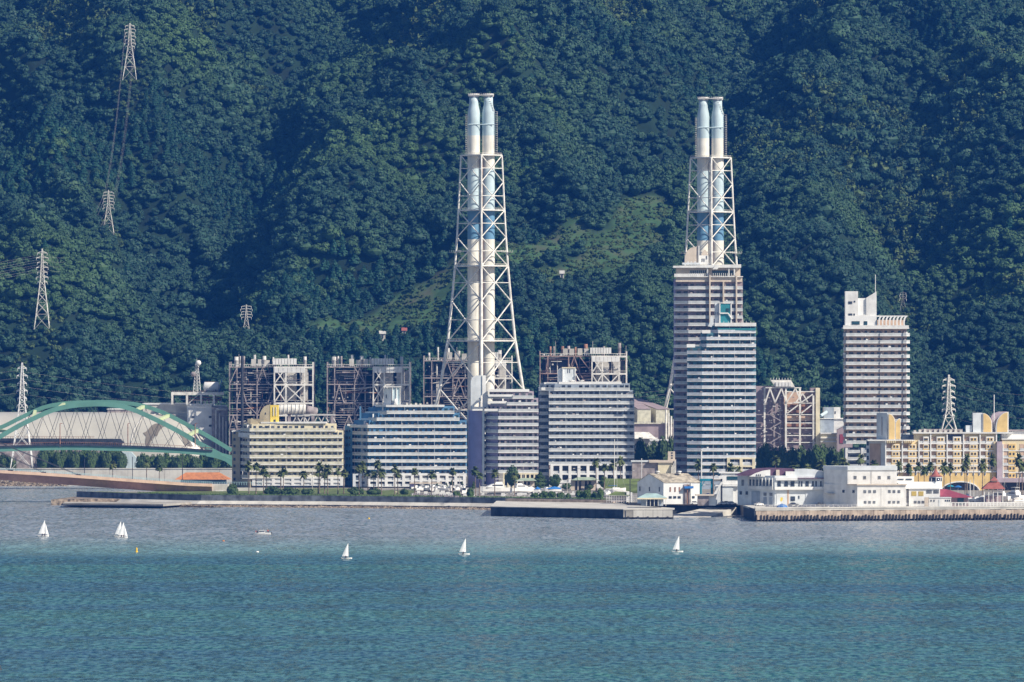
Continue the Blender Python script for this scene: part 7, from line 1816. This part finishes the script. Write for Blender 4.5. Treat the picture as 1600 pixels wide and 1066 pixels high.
def tree_proto(nm, seed, me, H, trunk=.35, lab='x', cat='tree', rc=1.0):
    o = T(nm, lab, cat, (0,0,0)); o.bar('trunk', (0,0,-.3), (0,0,H*.55), trunk*.6, M['trunk'], n=6)
    for k in range(3): a = k*2.1+seed; o.bar('limb', (0,0,H*.3), (math.cos(a)*rc*.45, math.sin(a)*rc*.45, H*.6), trunk*.3, M['trunk'], n=5)
    o.add('crown', me); return o
def dome_tree(seed, m, H=1.0, lobes=13, base=.25, per=70, leaf=.085): return dome_crown(seed, H, lobes, leaf, per, m, base)
TP = [(tree_proto('broadleaf_tree', 1, dome_tree(501, LEAFD, 1.0), 1.25, .1), 1.3), (tree_proto('broadleaf_tree', 2, dome_tree(502, LEAFD, 1.1), 1.3, .1), 1.4), (tree_proto('broadleaf_tree', 3, dome_tree(503, LEAFG, 1.05), 1.3, .1), 1.35)]
SP = [(tree_proto('shrub', 4, dome_tree(511, LEAFG, .9, 12, .0), .8, .06, cat='shrub'), .95), (tree_proto('shrub', 5, dome_tree(512, LEAFG, .8, 12, .0), .8, .06, cat='shrub'), .85)]
HP = [(tree_proto('shrub', 7, dome_tree(514, LEAFD, .9, 12, .0), .8, .06, cat='shrub'), .95), (tree_proto('shrub', 8, dome_tree(515, LEAFD, .85, 12, .0), .8, .06, cat='shrub'), .9)]
CP = [(tree_proto('conifer', 6, cone_crown(520, 3.0, LEAFD, 900, .11), 3.0, .15, cat='tree'), 3.0)]
uT, uS, uC, uH = set(), set(), set(), set()
def put(PL, us, px_, pyt, pyb, wpx, Yq, lab, seed, group=None, zb=None):
    z0 = PZ(pyb, Yq) if zb is None else zb; H = PZ(pyt, Yq)-z0; i = seed % len(PL); P_, Hp = PL[i]; w_ = wpx*MPP(Yq)/2/.92
    loc = (PX(px_,Yq), Yq, z0); sc_ = (w_, w_, H/Hp)
    if i not in us:
        us.add(i); o = P_.o; o.location = loc; o.scale = sc_; o['label'] = lab; o.rotation_euler[2] = seed
        if group: o['group'] = group
        return o
    return copy_tree(P_.o, loc, lab, rot=seed, scale=sc_, group=group)
# big dark bushes by the promenade, left
for i, (a, yt, w_, lab) in enumerate(((426,760,26,'round dark bush, left one of three below the cream block'),(452,762,32,'widest dark bush, middle one of three below the cream block'),(480,764,22,'small dark bush, right one of three below the cream block'),(362,757,20,'bush beside the bridge abutment'),(556,762,26,'dark bush left of the white cabinet lawn'),(585,763,22,'dark bush below the blue block palms'),(632,764,13,'round little bush right of the white cabinet'))):
    put(HP, uH, a, yt, 779, w_, 3252+i*1, lab, i, 'bushes along the promenade', zb=GZ)
for i, (a, yt, w_, lab) in enumerate(((735,764,12,'bright green shrub at the left edge of the cruiser berth'),(713,768,13,'low green shrub beside the bright one'),(836,771,14,'shrub at the left end of the long promenade hedge'),(850,768,17,'shrub, second along the long promenade hedge'),(862,769,15,'shrub, third along the long promenade hedge'),(876,770,15,'shrub, fourth along the long promenade hedge'),(888,772,9,'thin shrub in the gap of the promenade hedge'),(906,767,16,'shrub, first of the right hand hedge group'),(918,766,16,'shrub, second of the right hand hedge group'),(929,769,13,'shrub, third of the right hand hedge group'),(938,765,11,'tall shrub ending the right hand hedge group'))):
    put(SP, uS, a, yt, 780, w_, 3205-i*4, lab, i, 'shrubs along the promenade', zb=GZ)
for i, (a, yt, w_, lab) in enumerate(((697.5,754,7,'little cone tree at the right foot of the blue block'),(706,750,10,'broad cone tree right of the little one below the blue block'),(722,752,8,'cone tree touching the lilac end wall'),(683,755,8,'leftmost small cone tree among the boats'),(740,752,8,'cone tree at the foot of the lilac wall'))):
    put(CP, uC, a, yt, 768, w_, 3360, lab, i, 'clipped cone trees in the marina garden', zb=GZ)
put(TP, uT, 800, 731, 770, 22, 3365, 'tall pointed dark tree before the lilac wing', 0, zb=GZ); put(CP, uC, 844, 738, 770, 30, 3362, 'wide conical dark tree with rope stays before the link', 5, zb=GZ); put(TP, uT, 867, 743, 770, 20, 3360, 'round dark tree right of the conical one', 1, zb=GZ)
put(TP, uT, 945, 747, 762, 20, 3355, 'broad low tree in the garden before the arcade', 2, zb=GZ); put(TP, uT, 921, 757, 768, 14, 3340, 'small garden tree right of the green roofed pavilion', 0, zb=GZ); put(TP, uT, 885, 756, 768, 16, 3345, 'small garden tree left of the green roofed pavilion', 1, zb=GZ)
# dark grove behind the machine hall and behind the clubhouse, pines behind the sea wall
for i, (a, yt, w_) in enumerate(((1000,692,20),(1012,700,18),(1024,697,20),(1037,690,22),(1050,688,16))):
    put(TP, uT, a, yt, 740, w_+6, 3440+(i % 3)*8, 'dark tree in the grove left of the teal tower, %s from the left' % ORD[i], i, 'grove left of the teal tower', zb=GZ)
for i, (a, yt, w_) in enumerate(((1188,704,20),(1199,700,22),(1212,706,20),(1224,702,22),(1237,707,20),(1250,703,22),(1264,707,20),(1277,703,20),(1289,701,22),(1302,704,20),(1315,708,20),(1330,712,18))):
    put(TP, uT, a, yt, 745, w_+8, 3440+(i % 3)*8, 'dark tree in the row before the brown boiler house, %s from the left' % ORD[i], i+1, 'tree row before the brown boiler house', zb=GZ)
for i in range(16):
    a = 66+i*8.4 if i < 15 else 190; put(TP, uT, a, 704.5+((i*5) % 4)*1.2, 735, 20, 3705+(i % 3)*4, 'dark tree behind the sea wall in the left grove, %s from the left' % ORD[i], i, 'left grove behind the sea wall', zb=GZ)
for i in range(16):
    a = 222+i*9.2; put(TP, uT, a, 711+((i*3) % 4)*1.3, 735, 20, 3705+(i % 3)*4, 'dark tree behind the sea wall in the right grove, %s from the left' % ORD[i], i+1, 'right grove behind the sea wall', zb=GZ)
for i in range(3): put(TP, uT, 4+i*7, 712+i*3, 735, 18, 3705, 'dark tree at the left picture edge behind the sea wall, %s from the left' % ORD[i], i, 'trees at the left edge', zb=GZ)
# grassy banks
def bank(nm, pts, m): struct(nm, newmesh(nm, pts, [tuple(range(len(pts)))] if len(pts) == 4 else [tuple(range(len(pts)))], m))
for nm, a, b, Ya, Yb, yt, yb in (('grass_bank', 372, 560, 3330, 3388, 763, 775), ('grass_bank', 560, 640, 3330, 3386, 764, 774), ('grass_bank', 945, 1002, 3290, 3330, 748, 762)):
    v = [(PX(a,Ya),Ya,GZ+.1),(PX(b,Ya),Ya,GZ+.1),(PX(b,Yb),Yb,PZ(yt,Yb)),(PX(a,Yb),Yb,PZ(yt,Yb))]; n_ = 24; V = []; Q = []
    for j in range(9):
        for i in range(n_+1):
            q, s = i/n_, j/8; X_ = (v[0][0]*(1-q)+v[1][0]*q)*(1-s)+(v[3][0]*(1-q)+v[2][0]*q)*s; V.append((X_, Ya+(Yb-Ya)*s, v[0][2]+(v[2][2]-v[0][2])*(s*s*(3-2*s))+mnoise.noise((X_*.3, s*3, 0))*.3*math.sin(math.pi*s)))
    for j in range(8):
        for i in range(n_): Q.append((j*(n_+1)+i, j*(n_+1)+i+1, (j+1)*(n_+1)+i+1, (j+1)*(n_+1)+i))
    struct(nm, newmesh(nm, V, Q, M['grass'], True))
# low ground cover strip along the promenade
r_ = np.random.default_rng(3); n_ = 5200; q = r_.random(n_); gl = np.array(offset(ed, 3.0)); L2 = offset(ed, 3.0)
seg = r_.integers(1, len(L2)-1, n_); tt = r_.random(n_); A_ = np.array([L2[s] for s in seg]); B_ = np.array([L2[min(s+1, len(L2)-1)] for s in seg]); P_ = A_*(1-tt[:, None])+B_*tt[:, None]
P3 = np.stack([P_[:, 0]+r_.normal(0, 1, n_), P_[:, 1]+r_.uniform(0, 3, n_), GZ+r_.uniform(.1, .8, n_)], 1); V, Q = cards(P3, np.tile([0, -.5, 1.], (n_, 1)), .32, r_, .6)
struct('hedge_strip', meshq('hedge_strip', V, Q, LEAFG), 'stuff', label='low leafy ground cover behind the promenade wall', cat='ground cover')

# ================================================================ boats
def hull_mesh(L_, B_, D_, sheer=.15, m=None, nose=.0):
    n = 12; v = []; f = []
    for i in range(n+1):
        q = i/n; w_ = B_/2*min(1, (1-q)**.55*1.25) if q > .35 else B_/2*(.86+.4*q); w_ = min(w_, B_/2); x_ = -L_/2+L_*q; zt_ = D_*(1+sheer*q*q*2); zb1 = -.12+D_*.9*max(0, q-.8)*1.5
        for yy, zz in ((-w_,zt_),(-w_*.88,D_*.35+zb1*.5),(-w_*.3,zb1-.15),(w_*.3,zb1-.15),(w_*.88,D_*.35+zb1*.5),(w_,zt_)): v.append((x_, yy, zz))
    for i in range(n):
        for k in range(5): f.append((i*6+k, i*6+k+1, (i+1)*6+k+1, (i+1)*6+k))
        f.append((i*6+5, i*6, (i+1)*6, (i+1)*6+5))
    f += [(5,4,3,2,1,0)]
    return fixn(newmesh('hull', v, f, m or M['hull']))
def cruiser():
    o = T('motor_cruiser', 'x', 'motor boat', (0,0,0), group='motor boats laid up in the marina')
    o.add('hull', hull_mesh(12, 3.6, 2.2)); o.prism('cabin', [(-3.6,2.3),(-3.4,3.7),(1.2,3.7),(3.4,2.6),(3.4,2.3)], -1.4, 1.4, M['white_clean']); o.box('window_band', -3.0, 1.3, -1.46, 1.46, 2.9, 3.4, M['glass'])
    o.prism('flybridge', [(-3.0,3.72),(-3.0,4.5),(-.4,4.5),(.3,3.72)], -1.1, 1.1, M['white_clean']); o.box('hardtop', -3.2, .2, -1.2, 1.2, 5.6, 5.72, M['white_clean'])
    for a in (-2.9,-.3): o.bar('hardtop_post', (a,-1,4.4), (a,-1,5.6), .05, M['steel'], n=4); o.bar('hardtop_post', (a,1,4.4), (a,1,5.6), .05, M['steel'], n=4)
    o.bar('aerial', (-2.5,0,5.7), (-3.4,0,8.2), .03, M['steel'], n=4); o.bar('bow_rail', (2.5,-1.2,3.1), (5.6,0,3.6), .04, M['steel'], n=4); o.bar('bow_rail', (2.5,1.2,3.1), (5.6,0,3.6), .04, M['steel'], n=4)
    o.box('cradle', -3, 3, -1, 1, -.6, 0, M['dark_metal']); return o
def small_boat(mm='hull'):
    o = T('motor_boat', 'x', 'motor boat', (0,0,0), group='motor boats laid up in the marina')
    o.add('hull', hull_mesh(6.4, 2.3, 1.1, m=M[mm])); o.prism('console', [(-.8,1.1),(-.7,1.9),(.3,1.9),(.9,1.2)], -.7, .7, M['white_clean']); o.prism('windscreen', [(.32,1.9),(.3,2.3),(.36,2.3),(.9,1.3)], -.68, .68, M['glass']); o.box('outboard', -3.6, -3.2, -.25, .25, .3, 1.5, M['dark_metal']); o.box('trailer', -2.2, 2, -.7, .7, -.55, -.15, M['dark_metal']); o.bar('wheel', (-.4,-1,-.45), (-.4,1,-.45), .35, M['dark_metal'], n=10)
    return o
def covered_boat(mm):
    o = T('covered_boat', 'x', 'motor boat', (0,0,0), group='motor boats laid up in the marina')
    o.add('hull', hull_mesh(6.8, 2.4, 1.1)); o.mesh('cover', [(-3.3,-1.1,1.15),(-3.3,1.1,1.15),(1.6,1.15,1.25),(1.6,-1.15,1.25),(3.2,0,1.4),(-.6,0,2.3),(-3.2,0,1.7)], [(0,3,5,6),(1,6,5,2),(3,4,5),(2,5,4),(0,6,1)], M[mm]); o.box('cradle', -2, 2, -.7, .7, -.6, -.12, M['dark_metal']); return o
def yacht():
    o = T('sailing_yacht', 'x', 'sailing boat', (0,0,0), group='yachts standing ashore')
    o.add('hull', hull_mesh(9.5, 3, 1.5)); o.prism('cabin', [(-1.5,1.6),(-1.4,2.1),(1.8,2.0),(2.3,1.7)], -.9, .9, M['white_clean']); o.bar('mast', (.6,0,1.9), (.6,0,13.2), .09, M['steel'], n=6); o.bar('boom', (.6,0,2.9), (-3.4,0,2.8), .11, M['blue_paint'], n=6); o.bar('forestay', (.6,0,12.8), (4.6,0,2.0), .03, M['steel'], n=3); o.bar('backstay', (.6,0,13), (-4.6,0,1.7), .03, M['steel'], n=3); o.bar('spreader', (.6,-.9,7.6), (.6,.9,7.6), .04, M['steel'], n=3); o.box('cradle', -1.5, 1.5, -1, 1, -.9, 0, M['dark_metal']); return o
BT = {'c': cruiser(), 's': small_boat(), 'w': covered_boat('blue_paint'), 'v': covered_boat('steel'), 'y': yacht()}; ub_ = set()
def boat(k, px_, py_, Yq, rot, lab, s=1.0, zb=GZ+.6):
    P_ = BT[k]; loc = (PX(px_,Yq), Yq, zb)
    if k not in ub_: ub_.add(k); P_.o.location = loc; P_.o['label'] = lab; P_.o.rotation_euler[2] = rot; P_.o.scale = (s,)*3; return
    copy_tree(P_.o, loc, lab, rot=rot, scale=s)
boat('c', 773, 0, 3262, math.pi+.25, 'largest white motor cruiser, standing before the lilac wing', 1.15, GZ+.7)
boat('c', 815, 0, 3275, .5, 'white motor cruiser with raised flybridge, right of the largest one', .95, GZ+.7)
boat('c', 1559, 0, 3100, 2.6, 'white motor cruiser near the red pavilion', .95, GZ+1)
boat('c', 1583, 0, 3112, 2.2, 'white motor cruiser right of the one by the red pavilion', 1.0, GZ+1)
rows_ = [(650,3345,'s'),(659,3350,'v'),(668,3340,'s'),(677,3352,'s'),(686,3342,'v'),(695,3350,'s'),(704,3340,'s'),(713,3348,'v'),(722,3342,'s'),(655,3320,'s'),(664,3325,'s'),(673,3318,'v'),(684,3324,'s'),(693,3316,'s'),(703,3322,'v'),(714,3316,'s'),(724,3322,'s')]
for i, (a, Yq, k) in enumerate(rows_):
    boat(k, a, 0, Yq, 0.6+(i*1.7) % 2.5, ('small boat in the back row before the blue block, %s from the left' % ORD[i]) if i < 9 else ('small boat in the front row before the blue block, %s from the left' % ORD[i-9]), 1.0)
for i, (a, Yq, k, lab) in enumerate(((832,3290,'s','small white boat between the cruisers and the conical tree'),(840,3285,'w','blue covered boat at the foot of the conical tree'),(853,3290,'s','small boat right of the conical tree'),(864,3288,'w','blue covered boat below the round dark tree'),(726,3255,'s','small boat at the left of the largest cruiser'),(958,3230,'v','grey covered boat before the grassy bank'),(970,3225,'v','grey covered boat right of the first one before the grassy bank'),(949,3222,'s','small white boat before the arcade palms'))): boat(k, a, 0, Yq, .4+i, lab, 1.15)
boat('y', 962, 0, 3255, .1, 'white sailing yacht ashore before the grassy bank', 1.0, GZ+1.4)
for i, (a, Yq) in enumerate(((1514,3130),(1527,3125),(1540,3120),(1571,3122),(1590,3118),(1600,3130))): boat('y', a, 0, Yq, .6+i*.9, 'sailing yacht ashore behind the balustrade, %s from the left' % ORD[i], .62+.05*(i % 3), GZ+.9)
for i, (a, Yq) in enumerate(((1497,3110),(1506,3105),(1522,3100),(1532,3096),(1546,3094),(1572,3098),(1592,3096),(1579,3125),(1534,3140),(1498,3150),(1511,3160))): boat('s' if i % 3 else 'v', a, 0, Yq, .3+i*1.1, 'small motor boat near the red pavilion, %s in the list from left' % ORD[i] if False else 'small motor boat ashore at the right marina, beside %s' % ['the crimson restaurant roof','the hotel arch left side','the white pole','the red pavilion left post','the red pavilion counter','the first flybridge cruiser','the second flybridge cruiser','the rear yacht row','the palm left of the pavilion','the blue parasols','the arch centre palms'][i], .95)
# dinghy hulls and racks at the inner harbour
t0 = T('upturned_dinghy', 'x', 'dinghy', (0,0,0), group='dinghies on the harbour wall'); t0.add('hull', hull_mesh(4.6, 1.6, .8)); t0.box('thwart', -.2, .2, -.7, .7, .6, .68, M['concrete_light'])
dl = [(1010,'leftmost pale dinghy at the harbour wall'),(1022,'pale dinghy, second along the harbour wall'),(1035,'pale dinghy, third along the harbour wall'),(1051,'pale dinghy, fourth along the harbour wall'),(1067,'low pale dinghy before the boat shed door'),(1083,'small pale dinghy left of the boat rack')]
for i, (a, lab) in enumerate(dl):
    loc = (PX(a,3087), 3087-i % 2, GZ+.9)
    if i == 0: t0.o.location = loc; t0.o['label'] = lab; t0.o.rotation_euler[2] = .2
    else: copy_tree(t0.o, loc, lab, rot=.2+.9*(i % 2)*.3, scale=1.0 if i < 4 else .7)
t = T('boat_rack', 'rack holding three stacked dinghies by the harbour wall', 'boat rack', (PX(1095,3086),3086,GZ))
for k in range(4): t.box('shelf', PX(1089,3086), PX(1101,3086), 3085, 3087, GZ+.5+k*.75, GZ+.58+k*.75, M['steel'])
for a in (1090,1100): t.bar('upright', (PX(a,3086),3085,GZ), (PX(a,3086),3085,GZ+3), .07, M['steel'], n=5)
for k in range(3): t.add('stored_hull', hull_mesh(3.4, 1.1, .5, m=M['hull' if k != 1 else 'flue_pale']), Matrix.Translation((PX(1095,3086),3086,GZ+.75+k*.75)))
# cars
def car(mm):
    o = T('parked_car', 'x', 'car', (0,0,0), group='cars parked by the harbour')
    o.prism('body', [(-2.1,.35),(-2.15,.8),(-1.9,.95),(-1.3,1.0),(1.0,.98),(1.9,.85),(2.15,.65),(2.1,.35)], -.85, .85, M[mm]); o.prism('cabin', [(-1.5,1.0),(-1.15,1.45),(.35,1.45),(1.0,1.0)], -.72, .72, M['glass']); o.prism('car_roof', [(-1.15,1.45),(-1.0,1.52),(.2,1.52),(.35,1.45)], -.72, .72, M[mm])
    for a in (-1.3, 1.35):
        for s in (-1, 1): w_ = o.bar('wheel', (a,s*.72,.33), (a,s*.9,.33), .33, M['dark_metal'], n=12)
    return o
cs = [(car('white_clean'), [(1086,3070,'white car parked right of the boat shed window'),(1130,3066,'white car parked before the harbour office'),(1143,3066,'white car beside the pot cage'),(1186,3036,'white car parked by the clubhouse roller door')]), (car('dark_metal'), [(1136,3072,'dark car parked before the harbour office'),(1240,3032,'dark car parked at the clubhouse front'),(1283,3033,'dark car parked at the right end of the clubhouse')])]
for P_, L_ in cs:
    for i, (a, Yq, lab) in enumerate(L_):
        loc = (PX(a,Yq), Yq, GZ+.05 if Yq > 3050 else G2+.02)
        if i == 0: P_.o.location = loc; P_.o['label'] = lab; P_.o.rotation_euler[2] = .1
        else: copy_tree(P_.o, loc, lab, rot=.1+i*.2)
t = T('tarpaulin_heap', 'small heap under a bright blue tarpaulin on the piled quay', 'tarpaulin', (PX(1222,3003),3003,5.9))
t.add('sheet', newmesh('sheet', [(0,0,1.5)]+[(1.9*math.cos(k*.785), .9*math.sin(k*.785), .9) for k in range(8)]+[(2.4*math.cos(k*.785), 1.2*math.sin(k*.785), -.1) for k in range(8)], [(0,1+k,1+(k+1) % 8) for k in range(8)]+[(1+k,9+k,9+(k+1) % 8,1+(k+1) % 8) for k in range(8)], M['blue_paint'], True), Matrix.Translation((PX(1222,3003),3003,5.6)))
t = T('yellow_sign', 'yellow harbour marker on a post above the blue tarpaulin', 'sign', (PX(1221,3012),3012,5.4)); t.bar('post', (PX(1221,3012),3012,5.4), (PX(1221,3012),3012,PZ(782,3012)), .1, M['white'], n=5); t.prism('panel', [(PX(1219,3012),PZ(783.5,3012)),(PX(1219.5,3012),PZ(777.5,3012)),(PX(1222.5,3012),PZ(777,3012)),(PX(1223.4,3012),PZ(780,3012)),(PX(1222,3012),PZ(783.5,3012))], 3011.8, 3011.95, M['yellow'])
# clutter on the quays
r_ = random.Random(77); mbb = MB()
for i in range(160):
    if i < 80: px_ = r_.uniform(1003,1150); Yq = r_.uniform(3084,3092); zz = GZ
    else: px_ = r_.uniform(1195,1330); Yq = 3018+r_.random()*6; zz = G2
    s = r_.uniform(.25,.7); X_ = PX(px_,Yq); mbb.box(X_, X_+s*r_.uniform(1,2.6), Yq, Yq+s, zz, zz+s*r_.uniform(.6,1.4))
struct('quay_clutter', mbb.mesh('quay_clutter', M['steel_dark']), 'stuff', label='small dark gear and boxes scattered along the harbour edge', cat='harbour gear')
mbb = MB()
for i in range(150):
    px_ = r_.uniform(640,960) if i < 100 else r_.uniform(1490,1600); Yq = r_.uniform(3215,3300) if i < 100 else r_.uniform(3095,3150); s = r_.uniform(.3,.9); X_ = PX(px_,Yq); mbb.box(X_, X_+s*r_.uniform(1,3), Yq, Yq+s, GZ, GZ+s*r_.uniform(.8,2))
struct('yard_gear', mbb.mesh('yard_gear', M['white']), 'stuff', label='pale boxes, covers and gear standing between the laid up boats', cat='harbour gear')
t = T('bench_row', 'row of dark benches and railings on the promenade before the small boats', 'bench', (PX(680,3225),3225,GZ))
for i in range(26): X_ = PX(642+i*2.9,3222-i*.9); Yq = 3232-i*1.7; t.box('rail_post', X_-.12, X_+.12, Yq, Yq+.2, GZ, GZ+1.6, M['steel_dark'])
for i in range(9): X_ = PX(645+i*8.3,3222); Yq = 3231-i*4.9; t.box('bench_seat', X_, X_+2.0, Yq, Yq+.6, GZ+.4, GZ+.55, M['steel_mauve']); t.box('bench_back', X_, X_+2.0, Yq+.6, Yq+.7, GZ+.5, GZ+1.1, M['steel_mauve'])

# ================================================================ people on the boats (skinned figures)
def person_mesh(mm, top='cloth_white'):
    """seated figure: one continuous body"""
    V = [(0,0,.12),(0,0,.45),(0,0,.62),(0,0,.78),(-.12,0,.10),(.12,0,.10),(-.14,-.38,.12),(.14,-.38,.12),(-.14,-.42,-.28),(.14,-.42,-.28),(-.2,0,.52),(.2,0,.52),(-.25,-.1,.28),(.25,-.1,.28),(-.18,-.3,.25),(.18,-.3,.25)]
    E = [(0,1),(1,2),(2,3),(0,4),(0,5),(4,6),(5,7),(6,8),(7,9),(1,10),(1,11),(10,12),(11,13),(12,14),(13,15)]
    rad = [.15,.16,.055,.11,.10,.10,.075,.075,.05,.05,.07,.07,.05,.05,.04,.04]
    me = bpy.data.meshes.new('body'); me.from_pydata(V, E, []); o = bpy.data.objects.new('body_tmp', me); COL.objects.link(o)
    md = o.modifiers.new('s', 'SKIN'); sv = me.skin_vertices[0].data
    for i, q in enumerate(rad): sv[i].radius = (q, q); sv[i].use_root = (i == 0)
    o.modifiers.new('d', 'SUBSURF').levels = 1
    dg = bpy.context.evaluated_depsgraph_get(); ev = o.evaluated_get(dg); r = bpy.data.meshes.new_from_object(ev); bpy.data.objects.remove(o)
    r.materials.clear()
    for q in (M[top], M['skin'], M['cloth_dark']): r.materials.append(q)
    for p in r.polygons: zc = p.center.z; p.material_index = 1 if zc > .66 or (abs(p.center.x) > .2 and zc < .4) else (2 if zc < .2 else 0); p.use_smooth = True
    return r
PM = {'w': person_mesh(0, 'cloth_white'), 'r': person_mesh(0, 'cloth_red'), 'd': person_mesh(0, 'cloth_dark')}
def person(loc, k, lab, rot=0, s=1.0):
    o = bpy.data.objects.new('person', PM[k]); COL.objects.link(o); o.location = loc; o.rotation_euler[2] = rot; o.scale = (s,)*3; objtag(o, lab, 'person'); return o
def sail_mesh(pts, Yd=0.0, belly=.35, n=8, m=3):
    """triangular-ish sail from (luff bottom, luff top, leech top, clew) in the x-z plane with belly"""
    (ax, az), (bx, bz), (cx_, cz), (dx, dz) = pts; V = []; F_ = []
    for side in (0, .03):
        for i in range(n+1):
            q = i/n
            for j in range(m+3):
                s = j/(m+2); lx, lz = ax+(bx-ax)*q, az+(bz-az)*q; rx, rz = dx+(cx_-dx)*q, dz+(cz-dz)*q; rx += (cx_-ax)*0+.12*math.sin(math.pi*q)*np.sign(dx-ax)
                V.append((lx+(rx-lx)*s, Yd+side-belly*math.sin(math.pi*s*.9)*(1-q*.6), lz+(rz-lz)*s))
    w_ = m+3; N_ = (n+1)*w_
    for i in range(n):
        for j in range(w_-1):
            a = i*w_+j; F_.append((a, a+1, a+w_+1, a+w_)); F_.append((N_+a+w_, N_+a+w_+1, N_+a+1, N_+a))
    return newmesh('sail', V, F_, M['sail'], True)
def dinghy(lab, px_, pyw, kind, dirx=1, s=1.0):
    X_, Yq = W(px_, pyw); t = T('sailing_dinghy', lab, 'sailing dinghy', (X_,Yq,0), group='sailing dinghies on the bay')
    s *= .93; Mt = Matrix.Translation((X_,Yq,.05)) @ Matrix.Diagonal((dirx*s, s, s, 1))
    t.add('hull', hull_mesh(4.3, 1.4, .42), Mt)
    mb = MB(); mb.bar((.7,0,.4),(.55,0,6.4),.045,5); t.add('mast', mb.mesh('mast', M['steel']), Mt)
    mb = MB(); mb.bar((.66,0,1.0),(-2.0,-.15,1.0),.045,5); t.add('boom', mb.mesh('boom', M['steel']), Mt)
    t.add('mainsail', sail_mesh(((.62,1.05),(.56,6.35),(.35,6.3),(-2.0,1.05))), Mt)
    mb = MB(); mb.box(-1.9,.3,-.18,-.14,1.9+1.2,1.9+1.26); mb.box(-1.1,.4,-.24,-.2,2.5,2.56); 
    t.add('sail_window', mb.mesh('sail_window', M['flue_blue']), Mt)
    if kind == 2:
        t.add('jib', sail_mesh(((2.1,.7),(.75,5.3),(.7,5.25),(.6,.9)), -.05, .25), Mt)
    mb = MB(); mb.box(-2.4,-2.1,-.03,.03,-.4,.6); t.add('rudder', mb.mesh('rudder', M['steel']), Mt)
    sk = bpy.data.objects
    person((X_-dirx*.4*s, Yq-.45*s, .42), 'd', 'sailor in dark clothes seated in the %s' % lab.split(',')[0], 0, 1.05)
    if kind == 2: person((X_+dirx*.5*s, Yq-.35*s, .42), 'd', 'second crew member seated forward in the %s' % lab.split(',')[0], .4, 1.05)
    return t
dinghy('leftmost two sail dinghy, nearest the left picture edge', 68, 838.5, 2, 1, 1.06)
dinghy('front dinghy of the close pair', 191.5, 840.5, 2, 1, 1.0)
dinghy('rear dinghy of the close pair', 187, 839, 1, 1, 1.0)
dinghy('small single sail dinghy left of centre, lowest in the picture', 542, 873.5, 1, 1, .92)
dinghy('single sail dinghy below the left chimney', 725.5, 867, 1, 1, .98)
dinghy('rightmost single sail dinghy, below the pier end', 1059, 863, 1, 1, .98)
X_, Yq = W(410, 836); t = T('launch', 'small white open launch with a low cabin carrying people', 'motor boat', (X_,Yq,0))
Mt = Matrix.Translation((X_,Yq,.05)) @ Matrix.Diagonal((-1,1,1,1)); t.add('hull', hull_mesh(6.9, 2.3, .85), Mt)
t.box('cabin', X_-1.3, X_+1.0, Yq-.8, Yq+.8, .9, 1.75, M['white_clean']); t.box('cabin_window', X_-1.2, X_+.9, Yq-.84, Yq-.805, 1.2, 1.6, M['glass']); t.box('canopy', X_-1.4, X_+1.6, Yq-.9, Yq+.9, 1.8, 1.88, M['white_clean']); t.bar('pole', (X_+1.9,Yq,.9), (X_+1.9,Yq,2.6), .05, M['steel'], n=4); t.box('outboard', X_+3.4, X_+3.8, Yq-.2, Yq+.2, .2, 1.2, M['dark_metal'])
person((X_+2.2,Yq-.3,1.2), 'r', 'person in a red top at the stern of the white launch', .5, 1.2); person((X_-2.0,Yq-.3,.95), 'd', 'person in dark clothes at the bow of the white launch', 0, 1.1); person((X_-2.6,Yq+.2,.95), 'r', 'person in red crouching at the bow tip of the white launch', .8, 1.0)
def buoy(lab, px_, py_, mm, r, h):
    X_, Yq = W(px_, py_); t = T('buoy', lab, 'buoy', (X_,Yq,0), group='buoys on the bay'); t.lathe('float', [(r*.6,-.3),(r,0),(r,.25),(r*.6,.4)], (X_,Yq,0), M[mm], 14); t.lathe('body', [(r*.62,.3),(r*.62,h*.8),(r*.5,h*.9),(r*.2,h)], (X_,Yq,0), M[mm], 12); t.lathe('top_mark', [(.1,0),(.14,.1),(.05,.22)], (X_,Yq,h), M['dark_metal'], 8)
buoy('upright yellow cylinder buoy left of centre', 213.5, 863, 'gold_buoy', .5, 1.7); buoy('low orange and white buoy below the white launch', 349, 846, 'orange_roof', .5, .5)
buoy('tiny yellow buoy near the promenade', 576.5, 811, 'gold_buoy', .45, .6); buoy('tiny pale buoy low on the left', 402, 863, 'hull', .6, .4)
buoy('black buoy cut by the left picture edge near the bottom', -1.5, 1047, 'dark_metal', .7, 1.3)
